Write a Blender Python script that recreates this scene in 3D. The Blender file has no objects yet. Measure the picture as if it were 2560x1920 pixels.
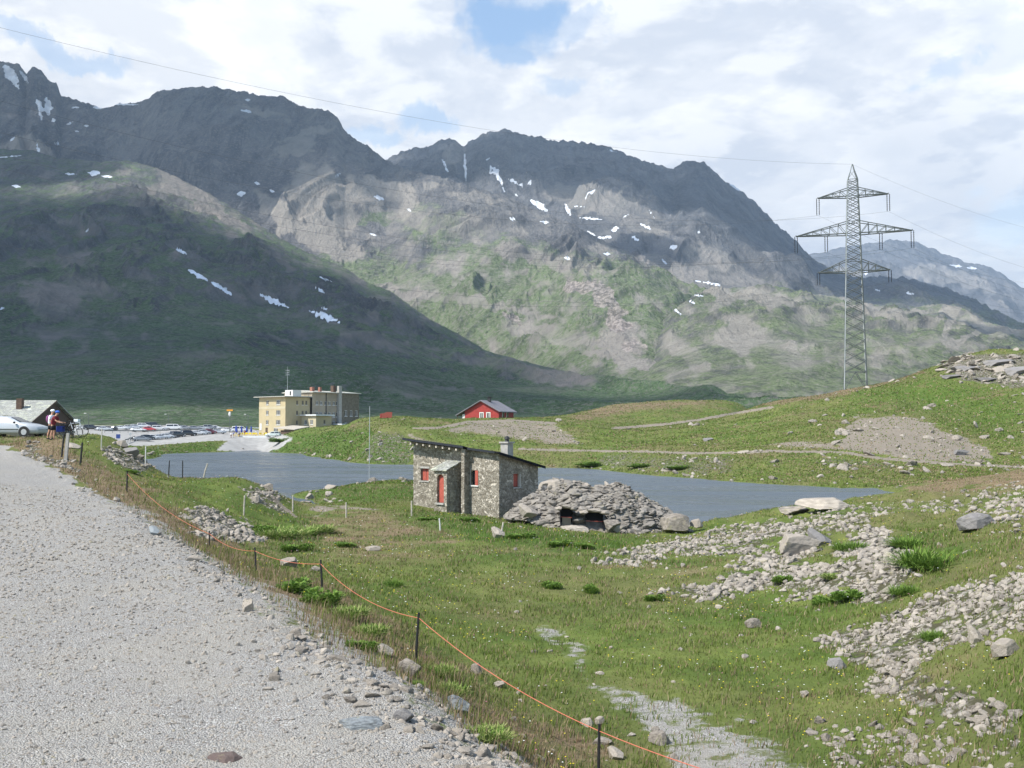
import bpy, math, random
import numpy as np
from mathutils import Vector, Matrix
R = math.radians
rng = np.random.default_rng(7)
random.seed(7)
S = bpy.context.scene
COL = S.collection

# ------------------------------------------------------------------ camera
F = 2489.0                     # focal length in photo pixels (2560 wide)
HY = 1070.0                    # row of the eye level
CZ = 6.4                       # eye height over the lake (lake surface is z = 0)
PITCH = math.atan((HY - 960.0) / F)
cam = bpy.data.objects.new('camera', bpy.data.cameras.new('camera'))
COL.objects.link(cam)
cam.data.sensor_width = 36.0
cam.data.lens = 36.0 * F / 2560.0
cam.data.clip_end = 40000
cam.data.clip_start = 0.2
cam.location = (0, 0, CZ)
cam.rotation_euler = (R(90) + PITCH, 0, 0)
S.camera = cam
S.render.resolution_x, S.render.resolution_y = 1024, 768

# ------------------------------------------------------------------ sun, sky, exposure
SUN_EL = R(50)
_a = Vector((-0.86, -0.51)).normalized()
SUN = Vector((_a.x * math.cos(SUN_EL), _a.y * math.cos(SUN_EL), math.sin(SUN_EL)))
sl = bpy.data.lights.new('sun', 'SUN')
sl.energy = 5.0
sl.angle = R(0.5)
sl.color = (1.0, 0.965, 0.90)
so = bpy.data.objects.new('sun', sl)
COL.objects.link(so)
so.rotation_euler = SUN.to_track_quat('Z', 'Y').to_euler()
S.view_settings.view_transform = 'Standard'
S.view_settings.look = 'None'
S.view_settings.exposure = 0.62
S.view_settings.gamma = 1.0
S.view_settings.use_curve_mapping = False

class NT:
    """small node tree helper"""
    def __init__(s, tree):
        s.t = tree; s.n = tree.nodes; s.l = tree.links
    def node(s, typ, **kw):
        n = s.n.new(typ)
        for k, v in kw.items():
            if k.startswith('i_'):
                n.inputs[k[2:].replace('_', ' ')].default_value = v
            else:
                setattr(n, k, v)
        return n
    def put(s, sock, v):
        if isinstance(v, bpy.types.NodeSocket): s.l.new(v, sock)
        else: sock.default_value = v
    def math(s, op, a, b=0.0, clamp=False):
        n = s.n.new('ShaderNodeMath'); n.operation = op; n.use_clamp = clamp
        s.put(n.inputs[0], a); s.put(n.inputs[1], b)
        return n.outputs[0]
    def vmath(s, op, a, b=(0, 0, 0), out=0):
        n = s.n.new('ShaderNodeVectorMath'); n.operation = op
        s.put(n.inputs[0], a); s.put(n.inputs[1], b)
        return n.outputs[out]
    def mix(s, fac, a, b, mode='MIX'):
        n = s.n.new('ShaderNodeMix'); n.data_type = 'RGBA'; n.blend_type = mode
        s.put(n.inputs[0], fac); s.put(n.inputs[6], a); s.put(n.inputs[7], b)
        return n.outputs[2]
    def ss(s, x, lo, hi, a=0.0, b=1.0):
        n = s.n.new('ShaderNodeMapRange'); n.interpolation_type = 'SMOOTHSTEP'
        s.put(n.inputs[0], x); s.put(n.inputs[1], lo); s.put(n.inputs[2], hi)
        s.put(n.inputs[3], a); s.put(n.inputs[4], b)
        return n.outputs[0]
    def noise(s, vec, scale, detail=4.0, rough=0.55, dist=0.0, col=False):
        n = s.n.new('ShaderNodeTexNoise')
        if vec is not None: s.l.new(vec, n.inputs['Vector'])
        n.inputs['Scale'].default_value = scale
        n.inputs['Detail'].default_value = detail
        n.inputs['Roughness'].default_value = rough
        n.inputs['Distortion'].default_value = dist
        return n.outputs['Color' if col else 'Fac']
    def voro(s, vec, scale, feature='F1', out='Distance', rnd=1.0):
        n = s.n.new('ShaderNodeTexVoronoi'); n.feature = feature
        if vec is not None: s.l.new(vec, n.inputs['Vector'])
        n.inputs['Scale'].default_value = scale
        n.inputs['Randomness'].default_value = rnd
        return n.outputs[out]
    def attr(s, name, out='Color'):
        n = s.n.new('ShaderNodeAttribute'); n.attribute_name = name
        return n.outputs[out]
    def sep(s, v):
        n = s.n.new('ShaderNodeSeparateXYZ'); s.l.new(v, n.inputs[0]); return n.outputs
    def comb(s, x, y, z):
        n = s.n.new('ShaderNodeCombineXYZ')
        s.put(n.inputs[0], x); s.put(n.inputs[1], y); s.put(n.inputs[2], z)
        return n.outputs[0]
    def bump(s, h, strength=0.5, dist=0.1):
        n = s.n.new('ShaderNodeBump')
        s.l.new(h, n.inputs['Height'])
        n.inputs['Strength'].default_value = strength
        n.inputs['Distance'].default_value = dist
        return n.outputs[0]

def c4(c): return (c[0], c[1], c[2], 1.0)
KD = 2560.0 / 2212.0           # measuring-grid pixels to photo pixels

W = bpy.data.worlds.new("World")
S.world = W
W.use_nodes = True
def build_world():
    t = NT(W.node_tree)
    for n in list(t.n): t.n.remove(n)
    out = t.node('ShaderNodeOutputWorld')
    sky = t.node('ShaderNodeTexSky')
    sky.sky_type = 'NISHITA'; sky.sun_disc = False
    sky.sun_elevation = SUN_EL
    sky.sun_rotation = math.atan2(SUN.x, SUN.y)
    sky.altitude = 800; sky.air_density = 1.35; sky.dust_density = 0.6; sky.ozone_density = 1.0
    bsky = t.node('ShaderNodeBackground'); t.l.new(sky.outputs[0], bsky.inputs[0]); bsky.inputs[1].default_value = 0.15
    tc = t.node('ShaderNodeTexCoord')
    d = t.vmath('NORMALIZE', tc.outputs['Generated'])
    x, y, z = t.sep(d)
    az = t.math('ARCTAN2', x, y)
    el = t.math('ARCSINE', z)
    den = t.math('ADD', t.math('MAXIMUM', z, 0.0), 0.16)
    p = t.comb(t.math('DIVIDE', x, den), t.math('DIVIDE', y, den), 0.0)
    # large soft masses, billows and fine wisps
    n1 = t.noise(p, 1.15, 7.0, 0.56, 0.25)
    n2 = t.noise(t.vmath('ADD', p, (7.3, 1.1, 0.0)), 2.3, 8.0, 0.60, 0.2)
    wob = t.noise(d, 11.0, 6.0, 0.62, 0.3, col=True)
    wv = t.vmath('SUBTRACT', wob, (0.5, 0.5, 0.5))
    wx, wy, wz = t.sep(wv)
    azw = t.math('ADD', az, t.math('MULTIPLY', wx, 0.16))
    elw = t.math('ADD', el, t.math('MULTIPLY', wy, 0.10))
    def gap(px, py, rx, ry):
        a0 = math.atan2(px * KD - 1280, F); e0 = math.atan2(HY - py * KD, math.hypot(F, px * KD - 1280))
        dx = t.math('DIVIDE', t.math('SUBTRACT', azw, a0), rx * KD / F)
        dy = t.math('DIVIDE', t.math('SUBTRACT', elw, e0), ry * KD / F)
        r = t.math('SQRT', t.math('ADD', t.math('MULTIPLY', dx, dx), t.math('MULTIPLY', dy, dy)))
        return t.ss(r, 0.55, 1.2, 1.0, 0.0)
    gaps = None
    for g, k in [((1095, 30, 118, 78), 1.0), ((1120, 105, 50, 34), 0.8), ((930, 255, 95, 30), 0.62), ((800, 285, 70, 22), 0.55),
                 ((140, 105, 85, 26), 0.55), ((40, 75, 55, 22), 0.5), ((1225, 165, 55, 24), 0.4), ((2080, 145, 55, 22), 0.35),
                 ((1240, 45, 90, 18), 0.4), ((2260, 470, 150, 60), 0.35)]:
        v = t.math('MULTIPLY', gap(*g), k)
        gaps = v if gaps is None else t.math('MAXIMUM', gaps, v)
    # cover thins away from the valley the photograph looks along
    below = t.ss(z, -0.06, 0.0, 1.0, 0.0)
    far = t.math('SQRT', t.math('ADD', t.math('MULTIPLY', az, az),
                 t.math('MULTIPLY', t.math('SUBTRACT', el, 0.18), t.math('SUBTRACT', el, 0.18))))
    open_ = t.ss(far, 0.60, 0.95, 0.0, 1.0)
    cover = t.ss(t.math('SUBTRACT', n1, t.math('MULTIPLY', open_, 0.42)), 0.24, 0.40, 0.0, 1.0)
    cover = t.math('MULTIPLY', cover, t.math('SUBTRACT', 1.0, t.math('MULTIPLY', gaps, 1.0)))
    # soft grey undersides on a broad scale
    n3 = t.noise(p, 5.5, 7.0, 0.6, 0.35)
    shade = t.ss(t.math('ADD', t.math('MULTIPLY', n2, 0.6), t.math('MULTIPLY', n3, 0.4)), 0.39, 0.56, 0.0, 1.0)
    pl = t.vmath('ADD', p, (-0.10, -0.05, 0.0))
    q2 = t.vmath('ADD', pl, (7.3, 1.1, 0.0))
    rel = t.math('SUBTRACT', t.math('ADD', t.math('MULTIPLY', n3, 0.45), n2), t.math('ADD', t.math('MULTIPLY', t.noise(pl, 5.5, 7.0, 0.6, 0.35), 0.45), t.noise(q2, 2.3, 8.0, 0.60, 0.2)))
    shade = t.math('ADD', t.math('MULTIPLY', shade, 0.50), t.ss(rel, -0.09, 0.11, 0.55, -0.16), clamp=True)
    ca = t.math('DIVIDE', t.math('SUBTRACT', azw, 0.30), 0.26)
    ce = t.math('DIVIDE', t.math('SUBTRACT', elw, 0.20), 0.10)
    grey = t.ss(t.math('ADD', t.math('MULTIPLY', ca, ca), t.math('MULTIPLY', ce, ce)), 0.0, 1.5, 0.75, 0.0)
    shade = t.math('MAXIMUM', t.math('MULTIPLY', shade, 0.95), t.math('MULTIPLY', grey, t.ss(n2, 0.30, 0.6, 0.2, 1.0)))
    bright = t.mix(shade, (1.04, 1.04, 1.03, 1), (0.63, 0.68, 0.77, 1))
    bright = t.mix(below, bright, (0.13, 0.14, 0.11, 1)); cover = t.math('MAXIMUM', cover, below)
    bc = t.node('ShaderNodeBackground'); t.l.new(bright, bc.inputs[0]); bc.inputs[1].default_value = 0.83
    m = t.node('ShaderNodeMixShader')
    t.l.new(cover, m.inputs[0]); t.l.new(bsky.outputs[0], m.inputs[1]); t.l.new(bc.outputs[0], m.inputs[2])
    t.l.new(m.outputs[0], out.inputs[0])
build_world()

# ------------------------------------------------------------------ placing by what the photo shows
def at(px, py, Y):
    """world point seen at photo pixel (px, py) at forward distance Y"""
    dy = (960.0 - py) / F; dx = (px - 1280.0) / F
    c, s = math.cos(PITCH), math.sin(PITCH)
    fy = c - dy * s; fz = s + dy * c
    k = Y / fy
    return Vector((dx * k, Y, CZ + fz * k))
def project(V):
    """photo pixels of an array of world points"""
    c, s = math.cos(PITCH), math.sin(PITCH)
    X = V[:, 0]; Y = V[:, 1]; Z = V[:, 2] - CZ
    f = np.maximum(Y * c + Z * s, 1e-3); u = -Y * s + Z * c
    return 1280 + F * X / f, 960 - F * u / f

# ------------------------------------------------------------------ numpy noise
_perm = rng.permutation(256)
_perm = np.concatenate([_perm, _perm, _perm])
_gr = np.stack([np.cos(np.arange(256) * 2.399), np.sin(np.arange(256) * 2.399)], 1)
def perlin(x, y, seed=0):
    x = np.asarray(x, float) + seed * 17.31; y = np.asarray(y, float) - seed * 9.77
    xi = np.floor(x).astype(int); yi = np.floor(y).astype(int)
    xf = x - xi; yf = y - yi; xi &= 255; yi &= 255
    u = xf ** 3 * (xf * (xf * 6 - 15) + 10); v = yf ** 3 * (yf * (yf * 6 - 15) + 10)
    def g(ix, iy, fx, fy):
        h = _perm[_perm[ix & 255] + (iy & 255)]
        return _gr[h, 0] * fx + _gr[h, 1] * fy
    a = g(xi, yi, xf, yf); b = g(xi + 1, yi, xf - 1, yf)
    c = g(xi, yi + 1, xf, yf - 1); d = g(xi + 1, yi + 1, xf - 1, yf - 1)
    return (a + (b - a) * u) + ((c + (d - c) * u) - (a + (b - a) * u)) * v
def fbm(x, y, oct=5, seed=0, gain=0.5, lac=2.03):
    s = 0; a = 1.0; f = 1.0
    for i in range(oct):
        s = s + a * perlin(x * f, y * f, seed + i * 3); a *= gain; f *= lac
    return s
def ridged(x, y, oct=6, seed=0, gain=0.52, lac=2.07):
    s = 0; a = 1.0; f = 1.0; w = 1.0
    for i in range(oct):
        n = 1 - np.abs(perlin(x * f, y * f, seed + i * 5)) * 1.9
        n = np.clip(n, 0, 1) ** 2 * w
        w = np.clip(n * 1.8, 0.15, 1); s = s + a * n; a *= gain; f *= lac
    return s
def sstep(x, a, b):
    t = np.clip((x - a) / (b - a), 0, 1); return t * t * (3 - 2 * t)
def inpoly(px, py, poly):
    poly = np.asarray(poly, float); r = np.zeros(px.shape, bool); j = len(poly) - 1
    for i in range(len(poly)):
        xi, yi = poly[i]; xj, yj = poly[j]
        if yi != yj:
            c = ((yi > py) != (yj > py)) & (px < (xj - xi) * (py - yi) / (yj - yi) + xi)
            r ^= c
        j = i
    return r
def polydist(px, py, pts):
    """distance to an open polyline"""
    d = np.full(px.shape, 1e9)
    for (x0, y0), (x1, y1) in zip(pts[:-1], pts[1:]):
        vx, vy = x1 - x0, y1 - y0
        t = np.clip(((px - x0) * vx + (py - y0) * vy) / (vx * vx + vy * vy + 1e-9), 0, 1)
        d = np.minimum(d, np.hypot(px - x0 - t * vx, py - y0 - t * vy))
    return d
def soft(px, py, poly, w):
    """1 inside a polygon, fading over w pixels either side of its edge"""
    ins = inpoly(px, py, poly); d = polydist(px, py, list(poly) + [poly[0]])
    return sstep(np.where(ins, d, -d), -w, w)

# ------------------------------------------------------------------ object helpers
def link(o, parent=None):
    COL.objects.link(o)
    if parent is not None: o.parent = parent
    return o
def tag(o, label=None, cat=None, group=None, kind=None):
    if label: o['label'] = label
    if cat: o['category'] = cat
    if group: o['group'] = group
    if kind: o['kind'] = kind
    return o
def thing(name, label, cat, loc=(0, 0, 0), rz=0.0, group=None):
    o = bpy.data.objects.new(name, None)
    o.empty_display_size = 0.2
    link(o); o.location = loc; o.rotation_euler = (0, 0, rz)
    return tag(o, label, cat, group)
def np_mesh(name, V, Fs, mats, smooth=False, attrs=None, mat_idx=None):
    me = bpy.data.meshes.new(name)
    V = np.ascontiguousarray(V, dtype=np.float32)
    if isinstance(Fs, np.ndarray): Fs = [Fs]
    me.vertices.add(len(V)); me.vertices.foreach_set('co', V.ravel())
    nl = sum(f.size for f in Fs); nf = sum(len(f) for f in Fs)
    me.loops.add(nl); me.polygons.add(nf)
    me.loops.foreach_set('vertex_index', np.concatenate([f.ravel() for f in Fs]).astype(np.int32))
    tot = np.concatenate([np.full(len(f), f.shape[1]) for f in Fs]).astype(np.int32)
    st = np.concatenate([[0], np.cumsum(tot)[:-1]]).astype(np.int32)
    me.polygons.foreach_set('loop_start', st)
    me.polygons.foreach_set('loop_total', tot)
    me.polygons.foreach_set('use_smooth', np.full(nf, smooth))
    for m in (mats if isinstance(mats, (list, tuple)) else [mats]): me.materials.append(m)
    if attrs:
        for k, a in attrs.items():
            at_ = me.attributes.new(k, 'FLOAT_COLOR', 'POINT')
            A = np.ones((len(V), 4), np.float32); A[:, :a.shape[1]] = a
            at_.data.foreach_set('color', A.ravel())
    me.update(calc_edges=True)
    me.validate()
    return me
class MB:
    """collects boxes, bars, tubes and sheets and links them as one mesh object"""
    def __init__(s): s.v = []; s.f = []; s.M = Matrix.Identity(4)
    def add(s, vs, fs):
        b = len(s.v); s.v += [tuple(s.M @ Vector(v)) for v in vs]
        s.f += [tuple(i + b for i in f) for f in fs]; return s
    def box(s, x0, x1, y0, y1, z0, z1):
        return s.add([(x0, y0, z0), (x1, y0, z0), (x1, y1, z0), (x0, y1, z0), (x0, y0, z1), (x1, y0, z1), (x1, y1, z1), (x0, y1, z1)],
                     [(0, 3, 2, 1), (4, 5, 6, 7), (0, 1, 5, 4), (1, 2, 6, 5), (2, 3, 7, 6), (3, 0, 4, 7)])
    def hexa(s, pts):   # 4 bottom, 4 top
        return s.add(pts, [(0, 3, 2, 1), (4, 5, 6, 7), (0, 1, 5, 4), (1, 2, 6, 5), (2, 3, 7, 6), (3, 0, 4, 7)])
    def tube(s, pts, r, n=6, cap=True):
        pts = [Vector(p) for p in pts]; rs = r if isinstance(r, (list, tuple)) else [r] * len(pts)
        vs = []; fs = []
        for i, p in enumerate(pts):
            a = pts[max(i - 1, 0)]; b = pts[min(i + 1, len(pts) - 1)]
            d = (b - a).normalized() if (b - a).length > 1e-9 else Vector((0, 0, 1))
            up = Vector((0, 0, 1)) if abs(d.z) < 0.9 else Vector((1, 0, 0))
            e1 = d.cross(up).normalized(); e2 = d.cross(e1).normalized()
            for k in range(n):
                an = 2 * math.pi * k / n
                vs.append(tuple(p + rs[i] * (math.cos(an) * e1 + math.sin(an) * e2)))
        for i in range(len(pts) - 1):
            for k in range(n):
                fs.append((i * n + k, i * n + (k + 1) % n, (i + 1) * n + (k + 1) % n, (i + 1) * n + k))
        if cap:
            fs.append(tuple(range(n - 1, -1, -1))); fs.append(tuple((len(pts) - 1) * n + k for k in range(n)))
        return s.add(vs, fs)
    def prism(s, poly, axis, a, b):
        """extrude a 2D polygon; axis 'y': poly is (x, z)"""
        n = len(poly)
        if axis == 'y': vs = [(p[0], a, p[1]) for p in poly] + [(p[0], b, p[1]) for p in poly]
        elif axis == 'x': vs = [(a, p[0], p[1]) for p in poly] + [(b, p[0], p[1]) for p in poly]
        else: vs = [(p[0], p[1], a) for p in poly] + [(p[0], p[1], b) for p in poly]
        fs = [tuple(range(n)), tuple(range(2 * n - 1, n - 1, -1))] + [(i, n + i, n + (i + 1) % n, (i + 1) % n) for i in range(n)]
        return s.add(vs, fs)
    def blob(s, c, r, seg=10, rings=7):
        vs = []; fs = []
        for i in range(rings + 1):
            ph = math.pi * i / rings
            for k in range(seg):
                th = 2 * math.pi * k / seg
                vs.append((c[0] + r[0] * math.sin(ph) * math.cos(th), c[1] + r[1] * math.sin(ph) * math.sin(th), c[2] + r[2] * math.cos(ph)))
        for i in range(rings):
            for k in range(seg):
                fs.append((i * seg + k, (i + 1) * seg + k, (i + 1) * seg + (k + 1) % seg, i * seg + (k + 1) % seg))
        return s.add(vs, fs)
    def mesh(s, name, m, smooth=False):
        me = bpy.data.meshes.new(name); me.from_pydata(s.v, [], s.f)
        for mm in (m if isinstance(m, (list, tuple)) else [m]): me.materials.append(mm)
        if smooth: me.polygons.foreach_set('use_smooth', [True] * len(me.polygons))
        import bmesh
        bm = bmesh.new(); bm.from_mesh(me)
        if smooth: bmesh.ops.remove_doubles(bm, verts=bm.verts, dist=1e-4)
        bmesh.ops.recalc_face_normals(bm, faces=bm.faces); bm.to_mesh(me); bm.free()
        return me
    def build(s, name, m, parent=None, smooth=False):
        return link(bpy.data.objects.new(name, s.mesh(name, m, smooth)), parent)
def copy_thing(o, loc, rz, label, group=None):
    c = o.copy(); COL.objects.link(c); c.location = loc; c.rotation_euler = (0, 0, rz)
    c['label'] = label
    if group: c['group'] = group
    for ch in o.children:
        d = ch.copy(); COL.objects.link(d); d.parent = c
        for g in ch.children:
            e = g.copy(); COL.objects.link(e); e.parent = d
    return c

# ------------------------------------------------------------------ materials
def mat(name, col, rough=0.8, var=0.15, scale=3.0, metal=0.0, bump=0.0, bscale=None, spec=0.3, coat=0.0, use_obj=True):
    m = bpy.data.materials.new(name); m.use_nodes = True
    t = NT(m.node_tree); b = t.n['Principled BSDF']
    tc = t.node('ShaderNodeTexCoord').outputs['Object']
    n = t.noise(tc, scale, 5.0, 0.6)
    f = t.ss(n, 0.25, 0.75)
    lo = tuple(c * (1 - var) for c in col) + (1,); hi = tuple(min(1, c * (1 + var)) for c in col) + (1,)
    t.l.new(t.mix(f, lo, hi), b.inputs['Base Color'])
    b.inputs['Roughness'].default_value = rough; b.inputs['Metallic'].default_value = metal
    b.inputs['Specular IOR Level'].default_value = spec
    b.inputs['Coat Weight'].default_value = coat
    if bump:
        t.l.new(t.bump(t.noise(tc, bscale or scale * 4, 6.0, 0.65), bump, 0.05), b.inputs['Normal'])
    return m

def terrain_mat():
    m = bpy.data.materials.new('alpine_ground'); m.use_nodes = True
    t = NT(m.node_tree); b = t.n['Principled BSDF']
    p = t.node('ShaderNodeTexCoord').outputs['Object']
    z1 = t.sep(t.attr('zone')); z2 = t.sep(t.attr('zone2'))
    big = t.noise(p, 0.09, 6.0, 0.6); mid = t.noise(p, 0.55, 7.0, 0.62); fine = t.noise(p, 6.0, 6.0, 0.7); vf = t.noise(p, 34.0, 4.0, 0.7)
    g = t.mix(t.ss(mid, 0.33, 0.67), c4((0.072, 0.112, 0.020)), c4((0.145, 0.178, 0.042)))
    g = t.mix(t.ss(big, 0.38, 0.66, 0.0, 0.65), g, c4((0.155, 0.128, 0.062)))
    g = t.mix(t.math('MULTIPLY', z2[0], t.ss(fine, 0.3, 0.7, 0.55, 1.0)), g, c4((0.048, 0.098, 0.014)))       # lush
    dry = t.mix(t.ss(fine, 0.3, 0.7), c4((0.12, 0.085, 0.045)), c4((0.26, 0.195, 0.125)))
    g = t.mix(t.ss(t.math('ADD', z1[1], t.math('MULTIPLY', t.math('SUBTRACT', mid, 0.5), 1.2)), 0.35, 0.75), g, dry)
    g = t.mix(t.ss(fine, 0.35, 0.75, 0.0, 0.45), g, t.mix(0.5, g, c4((0.03, 0.04, 0.012))))
    # loose stones and rubble soil
    v1 = t.voro(p, 4.2); vc = t.voro(p, 4.2, out='Color'); v2 = t.voro(p, 13.0); 
    rk = t.mix(t.sep(vc)[0], c4((0.19, 0.17, 0.145)), c4((0.38, 0.345, 0.30)))
    rk = t.mix(t.ss(v1, 0.25, 0.6), rk, c4((0.075, 0.07, 0.04)))
    rkm = t.ss(t.math('ADD', z1[2], t.math('MULTIPLY', t.math('SUBTRACT', t.noise(p, 1.6, 6.0, 0.7), 0.5), 1.5)), 0.42, 0.62)
    col = t.mix(rkm, g, rk)
    # gravel: crushed pale stone of a few centimetres
    gv = t.voro(p, 46.0, out='Color'); gd = t.voro(p, 46.0); gv2 = t.voro(p, 110.0, out='Color')
    gsel = t.ss(t.noise(p, 3.0, 3.0, 0.5), 0.42, 0.6)
    gr_ = t.mix(gsel, gv, gv2)
    gs = t.sep(gr_)
    gcol = t.mix(t.ss(gs[0], 0.0, 1.0), c4((0.25, 0.235, 0.212)), c4((0.49, 0.465, 0.425)))
    gcol = t.mix(t.ss(gs[1], 0.82, 0.98, 0.0, 0.6), gcol, c4((0.80, 0.79, 0.76)))
    gcol = t.mix(t.ss(gs[2], 0.86, 0.99, 0.0, 0.7), gcol, c4((0.24, 0.17, 0.15)))
    gcol = t.mix(t.ss(gd, 0.35, 0.8, 0.0, 0.55), gcol, c4((0.14, 0.135, 0.13)))
    gcol = t.mix(t.ss(t.noise(p, 0.35, 6.0, 0.65), 0.42, 0.62, 0.0, 0.45), gcol, c4((0.36, 0.33, 0.28)))
    gm = t.ss(t.math('ADD', z1[0], t.math('MULTIPLY', t.math('SUBTRACT', t.noise(p, 2.2, 8.0, 0.75), 0.5), 1.1)), 0.40, 0.58)
    col = t.mix(gm, col, gcol)
    # bare fine scree / worn earth track
    dcol = t.mix(t.ss(fine, 0.3, 0.7), c4((0.15, 0.125, 0.095)), c4((0.27, 0.232, 0.185)))
    dm = t.ss(t.math('ADD', z2[1], t.math('MULTIPLY', t.math('SUBTRACT', t.noise(p, 0.9, 7.0, 0.7), 0.5), 0.9)), 0.38, 0.62)
    col = t.mix(dm, col, dcol)
    # asphalt and rolled lot
    col = t.mix(z2[2], col, t.mix(t.ss(mid, 0.35, 0.65), c4((0.27, 0.26, 0.245)), c4((0.35, 0.34, 0.32))))
    t.l.new(col, b.inputs['Base Color'])
    b.inputs['Roughness'].default_value = 0.95; b.inputs['Specular IOR Level'].default_value = 0.15
    hb = t.math('ADD', t.math('MULTIPLY', fine, 0.6), t.math('MULTIPLY', vf, 0.25))
    hs = t.math('MULTIPLY', t.math('SUBTRACT', 1.0, v1), rkm)
    hg = t.math('MULTIPLY', t.math('SUBTRACT', 1.0, t.math('MULTIPLY', gd, 1.4)), t.math('MULTIPLY', gm, 0.22))
    h = t.math('ADD', t.math('ADD', hb, t.math('MULTIPLY', hs, 1.2)), hg)
    t.l.new(t.bump(h, 0.85, 0.12), b.inputs['Normal'])
    return m

def rock_mat(name, random_from, tint=(1, 1, 1)):
    m = bpy.data.materials.new(name); m.use_nodes = True
    t = NT(m.node_tree); b = t.n['Principled BSDF']
    p = t.node('ShaderNodeTexCoord').outputs['Object']
    if random_from == 'attr':
        r = t.sep(t.attr('col'))[0]
        sc = 1.0
    else:
        r = t.node('ShaderNodeObjectInfo').outputs['Random']
        p = t.vmath('ADD', p, t.comb(t.math('MULTIPLY', r, 37.0), t.math('MULTIPLY', r, 19.0), r))
    k = tint
    a = t.mix(r, c4((0.15 * k[0], 0.138 * k[1], 0.125 * k[2])), c4((0.38 * k[0], 0.35 * k[1], 0.315 * k[2])))
    n = t.noise(p, 3.5, 8.0, 0.68)
    a = t.mix(t.ss(n, 0.35, 0.68, 0.0, 0.75), a, c4((0.50 * k[0], 0.46 * k[1], 0.41 * k[2])))
    a = t.mix(t.ss(t.noise(p, 7.0, 6.0, 0.7), 0.52, 0.66, 0.0, 0.55), a, c4((0.16, 0.15, 0.13)))
    a = t.mix(t.ss(t.noise(p, 2.1, 5.0, 0.6, 0.5), 0.58, 0.7, 0.0, 0.4), a, c4((0.30, 0.27, 0.13)))
    t.l.new(a, b.inputs['Base Color']); b.inputs['Roughness'].default_value = 0.9
    b.inputs['Specular IOR Level'].default_value = 0.2
    t.l.new(t.bump(t.noise(p, 9.0, 8.0, 0.7), 0.6, 0.06), b.inputs['Normal'])
    return m

def attr_mat(name, rough=0.8, trans=0.0):
    m = bpy.data.materials.new(name); m.use_nodes = True
    t = NT(m.node_tree); b = t.n['Principled BSDF']
    c = t.attr('col')
    t.l.new(c, b.inputs['Base Color']); b.inputs['Roughness'].default_value = rough
    b.inputs['Specular IOR Level'].default_value = 0.12
    if trans:
        tr = t.node('ShaderNodeBsdfTranslucent'); t.l.new(c, tr.inputs[0])
        mx = t.node('ShaderNodeMixShader'); mx.inputs[0].default_value = trans
        t.l.new(b.outputs[0], mx.inputs[1]); t.l.new(tr.outputs[0], mx.inputs[2])
        t.l.new(mx.outputs[0], t.n['Material Output'].inputs[0])
    return m

def masonry_mat(name, cols, scale=(3.2, 3.2, 6.0), mortar=(0.30, 0.27, 0.23), mw=0.06):
    m = bpy.data.materials.new(name); m.use_nodes = True
    t = NT(m.node_tree); b = t.n['Principled BSDF']
    p0 = t.node('ShaderNodeTexCoord').outputs['Object']
    w = t.noise(p0, 2.4, 4.0, 0.6, col=True)
    p0 = t.vmath('ADD', p0, t.vmath('SCALE', w, (0, 0, 0)))
    sc = t.vmath('MULTIPLY', p0, scale)
    wob = t.vmath('MULTIPLY', t.vmath('SUBTRACT', w, (0.5, 0.5, 0.5)), (1.2, 1.2, 0.5))
    sc = t.vmath('ADD', sc, wob)
    e = t.voro(sc, 1.0, feature='DISTANCE_TO_EDGE'); c = t.sep(t.voro(sc, 1.0, out='Color'))
    a = t.mix(t.ss(c[0], 0.1, 0.9), c4(cols[0]), c4(cols[1]))
    a = t.mix(t.ss(c[1], 0.65, 0.8), a, c4(cols[2]))
    a = t.mix(t.ss(t.noise(p0, 14.0, 5.0, 0.7), 0.35, 0.7, 0.0, 0.22), a, c4(cols[3]))
    a = t.mix(t.ss(e, mw * 0.4, mw, 1.0, 0.0), a, c4(mortar))
    t.l.new(a, b.inputs['Base Color']); b.inputs['Roughness'].default_value = 0.92
    b.inputs['Specular IOR Level'].default_value = 0.15
    h = t.math('ADD', t.ss(e, 0.0, 0.22), t.math('MULTIPLY', t.noise(p0, 16.0, 5.0, 0.7), 0.35))
    t.l.new(t.bump(h, 0.9, 0.07), b.inputs['Normal'])
    return m

M = {}
M['ground'] = terrain_mat()
M['rock'] = rock_mat('pale_gneiss', 'object', (0.76, 0.72, 0.67))
M['rock_s'] = rock_mat('loose_gneiss', 'attr', (0.82, 0.785, 0.735))
M['rock_dark'] = rock_mat('weathered_gneiss', 'attr', (0.60, 0.585, 0.56))
M['blade'] = attr_mat('grass_blades', 0.75, 0.3)
M['leaf'] = attr_mat('leaves', 0.6, 0.25)

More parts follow.
